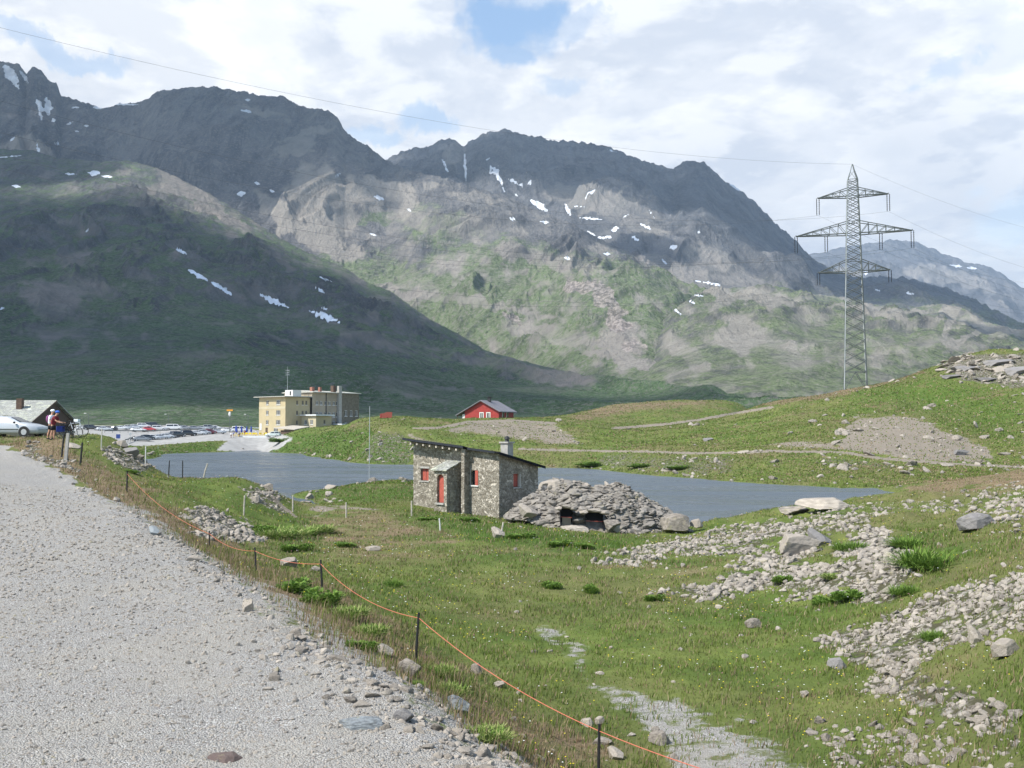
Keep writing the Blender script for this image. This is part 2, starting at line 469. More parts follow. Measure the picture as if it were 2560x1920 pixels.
# ------------------------------------------------------------------ terrain: control points from the photograph
CP = []
def Zp(px, py, z): CP.append((px, z * F / (HY - py), z))
def Pp(px, py, Y): CP.append((px, Y, (HY - py) / F * Y))
def Up(px, Y, z): CP.append((px, Y, z))
WP = []
EDGE = [(0, 1116, -1.15), (64, 1145, -1.6), (174, 1191, -2.3), (278, 1261, -2.95), (370, 1307, -3.15), (463, 1365, -3.3), (509, 1405, -3.4),
        (608, 1469, -3.5), (700, 1544, -3.5), (810, 1643, -3.5), (984, 1695, -3.55), (1071, 1770, -3.6), (1157, 1863, -3.6), (1280, 1909, -3.6)]
for e in EDGE: Zp(*e)
for a in [(0, 1900, -3.5), (600, 1900, -3.5), (0, 1500, -3.4), (300, 1500, -3.45), (0, 1300, -3.0), (-600, 1500, -3.3), (-600, 1300, -2.7), (-600, 1150, -1.2),
          (900, 1430, -4.9), (1100, 1650, -4.75), (1250, 1750, -4.9), (1650, 1910, -5.0), (1300, 1500, -5.1), (1280, 1400, -5.15), (1280, 1330, -5.2),
          (1100, 1290, -5.1), (900, 1270, -4.9), (800, 1262, -4.95), (1000, 1350, -5.1), (850, 1370, -5.0), (1600, 1400, -5.2), (1600, 1500, -5.1),
          (1600, 1650, -5.05), (2000, 1750, -4.9), (1900, 1900, -4.9), (1500, 1345, -5.35), (740, 1238, -6.35), (900, 1210, -6.25), (1030, 1202, -6.2), (1000, 1230, -5.6),
          (370, 1146, -6.35), (450, 1132, -6.35), (600, 1127, -6.35), (660, 1125, -6.35), (760, 1135, -6.35), (850, 1148, -6.35), (1000, 1160, -6.35), (1150, 1162, -6.35),
          (1400, 1165, -6.35), (1550, 1178, -6.35), (1700, 1192, -6.35), (1900, 1207, -6.35), (2100, 1217, -6.35), (2240, 1226, -6.2),
                    (1900, 1500, -5.0), (2200, 1400, -4.0), (2200, 1460, -4.2), (2100, 1300, -4.3), (2050, 1365, -4.5), (1850, 1340, -5.2), (1700, 1345, -5.5), (1800, 1400, -5.1),
          (2300, 1300, -4.0), (2560, 1200, -3.3), (2560, 1300, -3.2), (2560, 1500, -3.2), (2400, 1450, -3.7), (2300, 1600, -4.2), (2200, 1750, -4.6), (2500, 1750, -3.9),
          (2500, 1900, -4.2), (2200, 1900, -4.7), (2400, 1300, -3.7), (2300, 1400, -3.9), (2100, 1600, -4.8), (1900, 1600, -5.0), (3000, 1500, -2.5), (3000, 1800, -3.3)]:
    Zp(*a)
for a in [(1041, 1640, 18.5), (1494, 1959, 14), (810, 1475, 25.5), (645, 1430, 28.5), (530, 1375, 33), (320, 1228, 44), (200, 1163, 52), (155, 1143, 54),
          (1412, 1324, 55), (1720, 1322, 57), (423, 1193, 62), (465, 1192, 62), (510, 1193, 61), (600, 1190, 60), (645, 1208, 60), (690, 1230, 60), (730, 1262, 60),
          (500, 1250, 50), (600, 1300, 47), (640, 1340, 44), (700, 1310, 51), (450, 1230, 48), (400, 1200, 54), (560, 1340, 38),
          (350, 1121, 262), (450, 1110, 278), (560, 1104, 290), (640, 1097, 303), (358, 1102, 285), (471, 1092, 300), (543, 1087, 308), (270, 1073, 350), (358, 1068, 362), (487, 1074, 360), (348, 1079, 332), (440, 1074, 343), (230, 1080, 310), (600, 1083, 325), (400, 1087, 318),
          (680, 1086, 320), (703, 1093, 285), (760, 1080, 275), (862, 1067, 265), (902, 1052, 262), (997, 1045, 255), (1100, 1046, 250), (1200, 1048, 250), (1300, 1050, 250),
          (850, 1095, 235), (900, 1120, 205), (955, 1070, 202), (1000, 1080, 197), (1000, 1120, 187), (1030, 1095, 190), (760, 1110, 262),
          (1150, 1057, 215), (1300, 1055, 225), (1450, 1065, 215), (1400, 1110, 190), (1150, 1090, 200), (1500, 1108, 185), (1300, 1122, 180), (1500, 1130, 175), (1400, 1148, 171),
          (1600, 1140, 155), (1900, 1135, 140), (2200, 1145, 130), (2400, 1160, 125), (2560, 1165, 125), (2900, 1165, 125),
          (2100, 1060, 165), (2300, 1060, 160), (2450, 1100, 150), (2450, 1140, 135), (2560, 1050, 160), (1533, 1072, 230), (1845, 1033, 235), (1650, 1100, 185),
          (1900, 1010, 240), (2000, 991, 235), (2130, 968, 228), (2250, 942, 228), (2330, 915, 225), (2430, 882, 222), (2500, 874, 222), (2600, 880, 222), (2900, 870, 225),
          (2100, 1012, 200), (2300, 992, 195), (2480, 960, 195), (1900, 1060, 195),
          (1400, 1042, 300), (1500, 1022, 310), (1620, 1004, 315), (1750, 1001, 315), (1850, 1012, 315), (1600, 1050, 270), (1750, 1042, 275),
          (1760, 1312, 58), (1850, 1292, 60), (1950, 1272, 62), (2080, 1257, 62), (2200, 1243, 70), (2300, 1225, 85), (2400, 1205, 88), (2560, 1175, 92), (2900, 1140, 95),
          (0, 1088, 70), (120, 1090, 64), (230, 1090, 62), (300, 1104, 63), (330, 1135, 62), (365, 1160, 62), (270, 1150, 56), (395, 1186, 60)]:
    Pp(*a)
for a in [(2170, 97, -7.6), (2120, 100, -7.8), (450, 180, -9), (600, 170, -9), (800, 160, -9), (1000, 145, -9), (1250, 120, -9), (1500, 110, -9), (1700, 95, -9), (1900, 95, -9), (2080, 102, -7.4),
          (450, 85, -8), (600, 82, -8), (700, 85, -7.5), (350, 90, -7), (400, 120, -8.5), (1850, 74, -7.2), (2000, 80, -7.2), (2150, 88, -6.9), (1600, 75, -7.4), (1450, 78, -7.4), (1300, 82, -6.9),
          (2400, 108, -5.6), (2560, 110, -4.6), (760, 330, -2), (860, 345, -1), (1000, 300, 0.5), (1200, 300, 0.5), (1000, 400, -5), (1300, 400, -5), (680, 360, -2),
          (1900, 300, 0), (2130, 290, 2), (2400, 300, 4), (2900, 300, 5), (1600, 400, 0), (1900, 400, -5), (2400, 400, -5), (2900, 420, -5),
          (250, 90, -3.5), (150, 100, -2), (0, 100, -1.5), (0, 150, -2), (200, 150, -3), (330, 150, -7), (200, 220, -2.9), (100, 270, -1.5), (-200, 260, -1), (-300, 100, -1),
          (-300, 70, 0), (-900, 60, 0.5), (-900, 200, 0), (300, 380, 0.6), (500, 380, 0.4), (100, 380, 1.0), (600, 420, 0.4), (300, 440, 1.4), (-500, 400, 1.5), (700, 420, -1)]:
    Up(*a)
for X_, Y_, Z_ in [(0, -6, -3.5), (-1.5, -6, -3.5), (2, -6, -3.6), (0, 3, -3.5), (-6, 3, -3.5), (6, 3, -3.8), (12, 4, -4.0), (4, 8, -3.8), (5.2, 11.5, -4.7)]:
    WP.append((X_, Y_, Z_))

Y0 = 8.0
cp = np.array([((px - 1280) / F * Y, Y, z) for px, Y, z in CP] + WP)
def warp(X, Y): return 2.4 * X / (Y + Y0), np.log(Y + Y0)
cu, cv = warp(cp[:, 0], cp[:, 1])
EPS = 0.035
def kern(r2): return np.sqrt(r2 + EPS * EPS)
_A = kern((cu[:, None] - cu[None]) ** 2 + (cv[:, None] - cv[None]) ** 2)
n_ = len(cu)
_P = np.stack([np.ones(n_), cu, cv], 1)
_K = np.block([[_A - 0.002 * np.eye(n_), _P], [_P.T, np.zeros((3, 3))]])
_w = np.linalg.solve(_K, np.concatenate([cp[:, 2], np.zeros(3)]))
NU, NV = 1080, 940
U0, U1 = -0.98, 0.98
LV0, LV1 = math.log(2.0), math.log(450.0)
ug = np.linspace(U0, U1, NU); lg = np.linspace(LV0, LV1, NV)
def base_grid():
    # the smooth surface is evaluated coarsely and refined bilinearly (twice blurred)
    cuN, cvN = NU // 3, NV // 3
    uc = np.linspace(U0, U1, cuN); lc = np.linspace(LV0, LV1, cvN)
    UU, LL = np.meshgrid(uc * 2.4, lc)
    H = np.zeros(UU.shape)
    for i in range(n_):
        H += _w[i] * kern((UU - cu[i]) ** 2 + (LL - cv[i]) ** 2)
    H += _w[n_] + _w[n_ + 1] * UU + _w[n_ + 2] * LL
    fu = (ug - U0) / (U1 - U0) * (cuN - 1); fl = (lg - LV0) / (LV1 - LV0) * (cvN - 1)
    iu = np.minimum(fu.astype(int), cuN - 2); il = np.minimum(fl.astype(int), cvN - 2)
    a = (fu - iu)[None]; b = (fl - il)[:, None]
    g = lambda y, x: H[np.ix_(y, x)]
    return g(il, iu) * (1 - a) * (1 - b) + g(il, iu + 1) * a * (1 - b) + g(il + 1, iu) * (1 - a) * b + g(il + 1, iu + 1) * a * b
HG = base_grid()
GU, GL = np.meshgrid(ug, lg)
GY = np.exp(GL) - Y0
GX = GU * (GY + Y0)
def wpoly(pts): return [tuple(at(px, py, Y)[:2]) for px, py, Y in pts]
ROAD = [((px - 1280) / F * (z * F / (HY - py)), z * F / (HY - py)) for px, py, z in EDGE]
ROADP = ROAD + [(2.0, 9.0), (5.0, 3.0), (7.0, -10), (-200, -10), (-200, 70), (-60, 66)]
dr = np.abs(polydist(GX, GY, ROAD + [(2.0, 9.0), (5.0, 3.0), (7.0, -10)]))
inr = inpoly(GX, GY, ROADP)
sd = np.where(inr, -dr, dr)                     # signed distance to the road edge, metres
near = np.clip(GY / 60.0, 0.15, 1.0)
rough = sstep(sd, 0.0, 2.0)
bump1 = fbm(GX / 7.0, GY / 7.0, 5, 1) * 0.42 * near
bump2 = fbm(GX / 1.7, GY / 1.7, 4, 9) * 0.12 * np.clip(GY / 40, 0.4, 1)
farb = fbm(GX / 30.0, GY / 30.0, 5, 4) * 1.3 * sstep(GY, 110, 200) * (1 - .9 * sstep(GY, 205, 235) * (1 - sstep(GX, -75, -50)))
lot = inpoly(GX, GY, wpoly([(150, 1085, 250), (330, 1100, 268), (450, 1100, 280), (560, 1095, 292), (720, 1090, 307), (760, 1080, 360), (600, 1070, 400), (60, 1060, 400), (100, 1080, 262)]))
lotd = sstep(np.where(lot, 0, 1) * 1.0, 0, 1)
rightrough = sstep(GU, 0.10, 0.3) * sstep(GY, 8, 20) * (1 - sstep(GY, 90, 115))
HG = HG + (bump1 * (0.45 + 0.9 * rightrough) + bump2 * (0.7 + 1.6 * rightrough) + farb * lotd) * rough * (0.15 + 0.85 * lotd) \
     + fbm(GX / 1.1, GY / 1.1, 4, 21) * 0.03
# the loose shoulder of the road stands up a little and drops to the bank
HG += 0.10 * np.exp(-((sd + 0.2) / 0.6) ** 2) * (0.5 + fbm(GX / 0.8, GY / 0.8, 4, 31))
HG = HG + CZ
def height(X, Y):
    X = np.asarray(X, float); Y = np.asarray(Y, float)
    u = X / (Y + Y0); l = np.log(np.maximum(Y + Y0, 2.0))
    fu = np.clip((u - U0) / (U1 - U0) * (NU - 1), 0, NU - 1.001); fl = np.clip((l - LV0) / (LV1 - LV0) * (NV - 1), 0, NV - 1.001)
    iu = fu.astype(int); il = fl.astype(int); a = fu - iu; b = fl - il
    return HG[il, iu] * (1 - a) * (1 - b) + HG[il, iu + 1] * a * (1 - b) + HG[il + 1, iu] * (1 - a) * b + HG[il + 1, iu + 1] * a * b
def hgt(x, y): return float(height(x, y))
_YS = np.exp(np.linspace(math.log(6), math.log(430), 2600))
def hit(px, py, y0=6.0, y1=430.0):
    """where the sight line through a photo pixel meets the ground"""
    d = at(px, py, 1.0) - Vector((0, 0, CZ))
    ys = _YS[(_YS >= y0) & (_YS <= y1)]
    h = height(d.x * ys, ys) - (CZ + d.z * ys)
    k = np.argmax(h >= 0)
    if h[k] < 0: k = len(ys) - 1
    Y = ys[k]
    return Vector((d.x * Y, Y, hgt(d.x * Y, Y)))
def stand(px, Y):
    x = (px - 1280) / F * Y * (math.cos(PITCH)) / 1.0
    return Vector((x, Y, hgt(x, Y)))

# zones on the ground
V = np.stack([GX.ravel(), GY.ravel(), HG.ravel()], 1)
PX, PY = project(V)
PX = PX.reshape(GX.shape); PY = PY.reshape(GX.shape)
jsc = np.clip(40.0 / (GY + 8), 0.12, 1.3)
jx = PX + (fbm(GX / 4, GY / 4, 7, 51, .62) * 60 + fbm(GX / 14, GY / 14, 3, 52) * 60) * jsc; jy = PY + (fbm(GX / 4, GY / 4, 7, 57, .62) * 34 + fbm(GX / 14, GY / 14, 3, 58) * 30) * jsc
nj = fbm(GX / 2.0, GY / 2.0, 5, 71)
def r4(pts): return [(1280 + x * .5787, 960 + y * .5787) for x, y in pts]
def r8(pts): return [(1500 + x * .4792, 840 + y * .4792) for x, y in pts]
def r6(pts): return [(900 + x * .2712, 940 + y * .2712) for x, y in pts]
def r3(pts): return [(x * .5787, 960 + y * .5787) for x, y in pts]
def zmask(poly, w, ya, yb): return soft(jx, jy, poly, w * 1.6) * (GY > ya) * (GY < yb)
z_gravel = 1 - sstep(sd + nj * 0.9, -0.1, 0.35)
trackp = r4([(370, 1265), (560, 1280), (800, 1370), (1150, 1460), (1480, 1670), (1300, 1700), (720, 1700), (560, 1500), (400, 1380)])
z_gravel = np.maximum(z_gravel, 0.55 * zmask(trackp, 34, 8, 40))
z_gravel = np.maximum(z_gravel, 0.50 * zmask(r4([(40, 1030), (200, 1050), (270, 1130), (400, 1260), (420, 1300), (300, 1230), (120, 1120)]), 14, 8, 60))
z_gravel = np.maximum(z_gravel, 0.55 * (1 - sstep(np.abs(sd - 0.5 + nj), 0.3, 1.6)) * (GY < 40))
z_dirt = zmask(r8([(1330, 420), (1600, 415), (1780, 470), (1960, 560), (2080, 655), (1700, 655), (1400, 610), (1240, 590), (1270, 500)]), 6, 120, 215) * .8
z_dirt = np.maximum(z_dirt, 0.68 * zmask(r8([(780, 575), (1000, 545), (1250, 560), (1250, 590), (1000, 590)]), 5, 120, 215))
z_dirt = np.maximum(z_dirt, 0.66 * zmask(r6([(740, 490), (900, 440), (1100, 405), (1500, 415), (1800, 450), (2050, 600), (2000, 650), (1500, 600), (1100, 540), (850, 530)]), 6, 160, 260))
z_dirt = np.maximum(z_dirt, 0.62 * zmask(r6([(200, 478), (420, 505), (700, 600), (900, 640), (640, 640), (480, 590), (420, 540)]), 5, 160, 260))
def zline(pts, w, ya, yb, k=1.0): return k * (1 - sstep(polydist(jx * .3 + PX * .7, jy * .2 + PY * .8, pts), w * .6, w * 1.5)) * (GY > ya) * (GY < yb)
z_dirt = np.maximum(z_dirt, zline(r8([(-420, 590), (0, 600), (620, 612), (900, 602), (1250, 606), (1500, 642), (1800, 665), (2260, 690)]), 2.6, 110, 215, .95))
z_dirt = np.maximum(z_dirt, zline(r8([(70, 482), (330, 462), (500, 440), (720, 400), (900, 372)]), 3.0, 150, 330, .95))
z_dirt = np.maximum(z_dirt, zline(r6([(500, 480), (700, 480), (1000, 422), (1400, 410), (1800, 438)]), 3.0, 150, 300, .95))
z_dirt = np.maximum(z_dirt, zmask([(750, 1265), (850, 1268), (965, 1282), (960, 1292), (800, 1285)], 5, 40, 90) * 0.9)
z_dirt = np.maximum(z_dirt, zline(r3([(1130, 430), (1160, 480), (1210, 520), (1290, 575)]), 4.0, 35, 90, .9))
ravine = inpoly(PX, PY, [(540, 1126), (565, 1105), (600, 1085), (700, 1085), (735, 1095), (700, 1120), (665, 1132)]) & (GY > 230) & (GY < 340)
z_rock = np.zeros(GX.shape)
ROCKZ = [  # polygon, softness, strength, ymin, ymax
    (r4([(600, 900), (880, 830), (1100, 740), (1280, 720), (1450, 780), (1450, 900), (1000, 930), (760, 965), (560, 930)]), 18, .62, 18, 62),
    (r4([(1400, 720), (1560, 600), (1700, 700), (1780, 800), (1700, 900), (1550, 950), (1420, 930)]), 12, .85, 18, 62),
    (r4([(1230, 1110), (1500, 1070), (1780, 960), (2212, 760), (2400, 760), (2400, 1000), (1900, 1150), (1800, 1260), (2212, 1380), (2400, 1600), (1900, 1430), (1600, 1350), (1380, 1220)]), 18, .62, 8, 60),
    (r4([(340, 790), (700, 650), (1100, 590), (1400, 530), (1650, 540), (1500, 650), (1200, 720), (900, 760), (400, 810)]), 14, .52, 30, 70),
    (r4([(1500, 560), (1700, 500), (2212, 420), (2400, 500), (2212, 620), (1700, 560)]), 20, .36, 30, 100),
    (r4([(1300, 1450), (2212, 1380), (2400, 1700), (1500, 1700)]), 26, .36, 8, 30),
    (r8([(1720, 140), (1900, 100), (2240, 90), (2300, 260), (2100, 270), (1900, 230)]), 6, .75, 150, 260),
    (r8([(0, 610), (400, 620), (700, 630), (700, 720), (300, 710), (0, 690)]), 6, .52, 100, 190),
    (r8([(1150, 620), (1500, 650), (1700, 680), (1850, 720), (1500, 700), (1150, 680)]), 6, .5, 100, 190),
    (r6([(150, 480), (400, 520), (480, 620), (480, 830), (0, 800), (0, 700)]), 6, .50, 150, 260),
    ([(260, 1100), (300, 1110), (380, 1160), (340, 1180), (290, 1160), (240, 1130)], 8, .7, 48, 75),
    ([(60, 1105), (150, 1140), (200, 1185), (150, 1175), (60, 1130)], 6, .6, 45, 75),
    (r3([(780, 540), (900, 520), (1050, 600), (1110, 670), (980, 690), (880, 640)]), 8, .75, 28, 62),
    (r3([(1050, 440), (1130, 430), (1280, 570), (1240, 580), (1120, 520)]), 8, .6, 40, 75),
]
for poly, w, k, ya, yb in ROCKZ: z_rock = np.maximum(z_rock, k * zmask(poly, w, ya, yb))
z_rock *= 1 - (sd < 0)
bank = sstep(sd, -0.2, 0.6) * (1 - sstep(sd + nj * 2, 1.5, 5.0))
z_dry = np.maximum(0.85 * bank, 0)
z_dry = np.maximum(z_dry, 0.62 * zmask(r3([(0, 180), (260, 240), (500, 380), (900, 640), (1100, 760), (900, 700), (400, 470), (0, 260)]), 14, 20, 75))
z_dry = np.maximum(z_dry, 0.60 * zmask(r3([(1350, 560), (1700, 560), (2000, 640), (2100, 700), (1500, 720), (1300, 640)]), 16, 30, 75))
z_dry = np.maximum(z_dry, 0.70 * zmask([(1380, 1060), (1500, 1010), (1620, 998), (1760, 998), (1780, 1015), (1600, 1030), (1420, 1062)], 8, 250, 340))
z_dry = np.maximum(z_dry, 0.70 * zmask([(1840, 1012), (2130, 962), (2300, 915), (2320, 935), (2130, 985), (1900, 1020)], 5, 190, 260))
z_dry = np.maximum(z_dry, 0.75 * zmask([(2250, 1215), (2560, 1160), (2700, 1160), (2700, 1230), (2450, 1225), (2300, 1240)], 8, 50, 110))
z_dry = np.maximum(z_dry, 0.42 * zmask([(1500, 1110), (2560, 1150), (2560, 1180), (1600, 1140)], 6, 110, 180))
z_dry = np.maximum(z_dry, (0.15 + 0.34 * np.clip(fbm(GX / 9, GY / 9, 3, 83) * 2, 0, 1)) * sstep(sd, 1, 4))
lush = np.clip(fbm(GX / 6, GY / 6, 4, 91) * 1.6, 0, 1) * 0.5
lush = np.maximum(lush, 0.9 * zmask([(1010, 1290), (1250, 1295), (1450, 1330), (1640, 1340), (1600, 1370), (1400, 1390), (1250, 1370), (1100, 1320)], 12, 35, 66))
lush = np.maximum(lush, 0.85 * zmask([(740, 1240), (900, 1212), (1035, 1205), (1060, 1250), (900, 1255), (800, 1258)], 8, 60, 120))
lush = np.maximum(lush, 0.9 * zmask([(650, 1125), (720, 1090), (900, 1070), (1020, 1095), (1030, 1165), (800, 1145)], 6, 150, 300))
lush = np.maximum(lush, 0.9 * zmask([(320, 1130), (420, 1112), (540, 1105), (540, 1122), (380, 1150)], 5, 190, 300))
lush = np.maximum(lush, 0.8 * zmask(r4([(1650, 640), (1950, 640), (1980, 740), (1850, 850), (1750, 760)]), 14, 20, 60))
lush = np.maximum(lush, 0.8 * zmask(r3([(1130, 600), (1400, 590), (1400, 680), (1300, 720), (1150, 690)]), 14, 30, 60))
lush = np.maximum(lush, 0.6 * zmask(r8([(1300, 300), (1700, 200), (2212, 300), (2212, 600), (1900, 500), (1700, 420), (1300, 400)]), 20, 140, 250))
z_lot = (lot | ravine) * 1.0
attrs = {'zone': np.stack([z_gravel.ravel(), z_dry.ravel(), z_rock.ravel()], 1), 'zone2': np.stack([lush.ravel(), z_dirt.ravel(), z_lot.ravel()], 1)}
quad = np.arange(NU * NV).reshape(NV, NU)
Q = np.stack([quad[:-1, :-1], quad[:-1, 1:], quad[1:, 1:], quad[1:, :-1]], -1).reshape(-1, 4)
def cellmean(a): return (a[:-1, :-1] + a[:-1, 1:] + a[1:, 1:] + a[1:, :-1]).ravel() / 4
cls = np.zeros(len(Q), int)
cls[cellmean(z_dirt * (GY > 100)) > 0.62] = 3
cls[cellmean(z_lot) > 0.5] = 2
cls[cellmean(np.where(inr, 1.0, 0.0)) > 0.5] = 1
for k, nm, lb, ct in [(0, 'ground', 'grassy alpine ground with bare patches', 'ground'), (1, 'gravel_road', 'pale gravel road in the left foreground', 'road'),
              (2, 'car_park', 'pale car park surface beyond the lake', 'car park'), (3, 'dirt_track', 'bare earth tracks and scree on the far bank', 'track')]:
    q = Q[cls == k]
    used, inv = np.unique(q.ravel(), return_inverse=True)
    me = np_mesh(nm, V[used], inv.reshape(-1, 4), M['ground'], True, {a: b_[used] for a, b_ in attrs.items()})
    tag(link(bpy.data.objects.new(nm, me)), lb, ct, kind='structure')

# ------------------------------------------------------------------ the lake
def water_mat():
    m = bpy.data.materials.new('lake_water'); m.use_nodes = True
    t = NT(m.node_tree); b = t.n['Principled BSDF']
    p = t.node('ShaderNodeTexCoord').outputs['Object']
    n0 = t.noise(p, 0.02, 4.0, 0.6)
    t.l.new(t.mix(t.ss(n0, 0.35, 0.65), c4((0.090, 0.113, 0.135)), c4((0.115, 0.138, 0.160))), b.inputs['Base Color'])
    b.inputs['Roughness'].default_value = 0.30; b.inputs['IOR'].default_value = 1.33
    s1 = t.vmath('MULTIPLY', p, (0.9, 1.7, 1.0))
    b.inputs['Roughness'].default_value = 0.26
    st = t.noise(t.vmath('MULTIPLY', p, (0.25, 1.0, 1.0)), 0.12, 5.0, 0.65, 0.6)
    t.l.new(t.ss(st, 0.4, 0.62, 0.18, 0.42), b.inputs['Roughness'])
    h = t.math('ADD', t.noise(s1, 1.1, 5.0, 0.65, 0.3), t.math('MULTIPLY', t.noise(s1, 5.0, 4.0, 0.6), 0.35))
    t.l.new(t.bump(h, 1.0, 0.42), b.inputs['Normal'])
    return m
M['water'] = water_mat()
xs = np.linspace(-190, 120, 160); ys = np.linspace(50, 320, 140)
wx_, wy_ = np.meshgrid(xs, ys)
wq = np.arange(xs.size * ys.size).reshape(ys.size, xs.size)
WQ = np.stack([wq[:-1, :-1], wq[:-1, 1:], wq[1:, 1:], wq[1:, :-1]], -1).reshape(-1, 4)
def wcell(x, y): return (height(x, y) < 0.35)
low = wcell(wx_, wy_) & (wx_ / (wy_ + Y0) > U0)
near_low = low.copy()
for dy_ in (-1, 0, 1):
    for dx_ in (-1, 0, 1): near_low |= np.roll(np.roll(low, dy_, 0), dx_, 1)
keep = near_low.ravel()[WQ].all(1)
q = WQ[keep]; used, inv = np.unique(q.ravel(), return_inverse=True)
me = np_mesh('lake_water', np.stack([wx_.ravel(), wy_.ravel(), np.zeros(wx_.size)], 1)[used], inv.reshape(-1, 4), M['water'], True)
tag(link(bpy.data.objects.new('lake_water', me)), 'rippled grey blue mountain lake behind the stone hut', 'lake', kind='structure')

# ------------------------------------------------------------------ mountains
def mountain_mat(name, rock, rock2, grass, scree, scree2, sc):
    m = bpy.data.materials.new(name); m.use_nodes = True
    t = NT(m.node_tree); b = t.n['Principled BSDF']
    p = t.node('ShaderNodeTexCoord').outputs['Object']
    z = t.sep(t.attr('zone')); z2 = t.sep(t.attr('zone2'))
    ps = t.vmath('MULTIPLY', p, (1.0, 1.0, 0.35))
    n1 = t.noise(ps, 0.004 * sc, 9.0, 0.66, 0.4); n2 = t.noise(ps, 0.02 * sc, 9.0, 0.70); n3 = t.noise(p, 0.11 * sc, 6.0, 0.72)
    r = t.mix(t.ss(n1, 0.36, 0.64), c4(rock), c4(rock2))
    r = t.mix(t.ss(n2, 0.42, 0.66, 0.0, 0.75), r, t.mix(0.55, r, c4((0.045, 0.048, 0.055))))
    st = t.noise(t.vmath('MULTIPLY', p, (1.0, 0.22, 0.22)), 0.016 * sc, 8.0, 0.7, 0.8)
    r = t.mix(t.ss(st, 0.50, 0.60, 0.0, 0.6), r, c4((0.045, 0.05, 0.058)))
    r = t.mix(t.ss(st, 0.36, 0.44, 0.45, 0.0), r, c4(scree))
    r = t.mix(t.ss(n3, 0.5, 0.62, 0.0, 0.55), r, c4(scree))
    g = t.mix(t.ss(n2, 0.36, 0.64), c4(grass), tuple(x * 1.7 for x in grass) + (1,))
    g = t.mix(t.ss(n3, 0.50, 0.60, 0.0, 0.7), g, c4(scree))
    g = t.mix(t.ss(n3, 0.34, 0.46, 0.75, 0.0), g, c4((0.025, 0.035, 0.022)))
    g = t.mix(t.ss(t.noise(p, 0.35 * sc, 3.0, 0.6), 0.60, 0.70, 0.0, 0.7), g, c4((0.34, 0.32, 0.28)))
    gm = t.ss(t.math('ADD', z[0], t.math('MULTIPLY', t.math('SUBTRACT', n2, 0.5), 1.3)), 0.30, 0.70)
    col = t.mix(gm, r, g)
    s = t.mix(t.ss(n2, 0.38, 0.62), c4(scree), c4(scree2))
    s = t.mix(t.ss(n3, 0.5, 0.7, 0.0, 0.4), s, t.mix(0.6, s, c4((0.05, 0.05, 0.05))))
    sm = t.ss(t.math('ADD', z[1], t.math('MULTIPLY', t.math('SUBTRACT', n1, 0.5), 1.1)), 0.36, 0.66)
    col = t.mix(sm, col, s)
    col = t.mix(t.math('MULTIPLY', t.ss(t.math('ADD', z2[0], t.math('MULTIPLY', t.math('SUBTRACT', n2, 0.5), 1.2)), 0.4, 0.6), 0.85), col,
                t.mix(t.ss(n3, 0.42, 0.6), c4((0.22, 0.19, 0.17)), c4((0.55, 0.47, 0.43))))
    sn = t.ss(t.math('ADD', z[2], t.math('MULTIPLY', t.math('SUBTRACT', n3, 0.5), 0.5)), 0.38, 0.66)
    col = t.mix(sn, col, t.mix(t.ss(n2, 0.35, 0.6), c4((0.80, 0.84, 0.90)), c4((0.60, 0.62, 0.65))))
    t.l.new(col, b.inputs['Base Color']); b.inputs['Roughness'].default_value = 0.95; b.inputs['Specular IOR Level'].default_value = 0.1
    h = t.math('ADD', t.math('ADD', n2, t.math('MULTIPLY', n3, 0.5)), t.math('ADD', t.math('MULTIPLY', n1, 1.2), t.math('MULTIPLY', t.math('SUBTRACT', 1.0, st), 0.9)))
    t.l.new(t.bump(t.math('MULTIPLY', h, t.math('SUBTRACT', 1.0, sn)), 1.0, 24.0 / sc), b.inputs['Normal'])
    return m

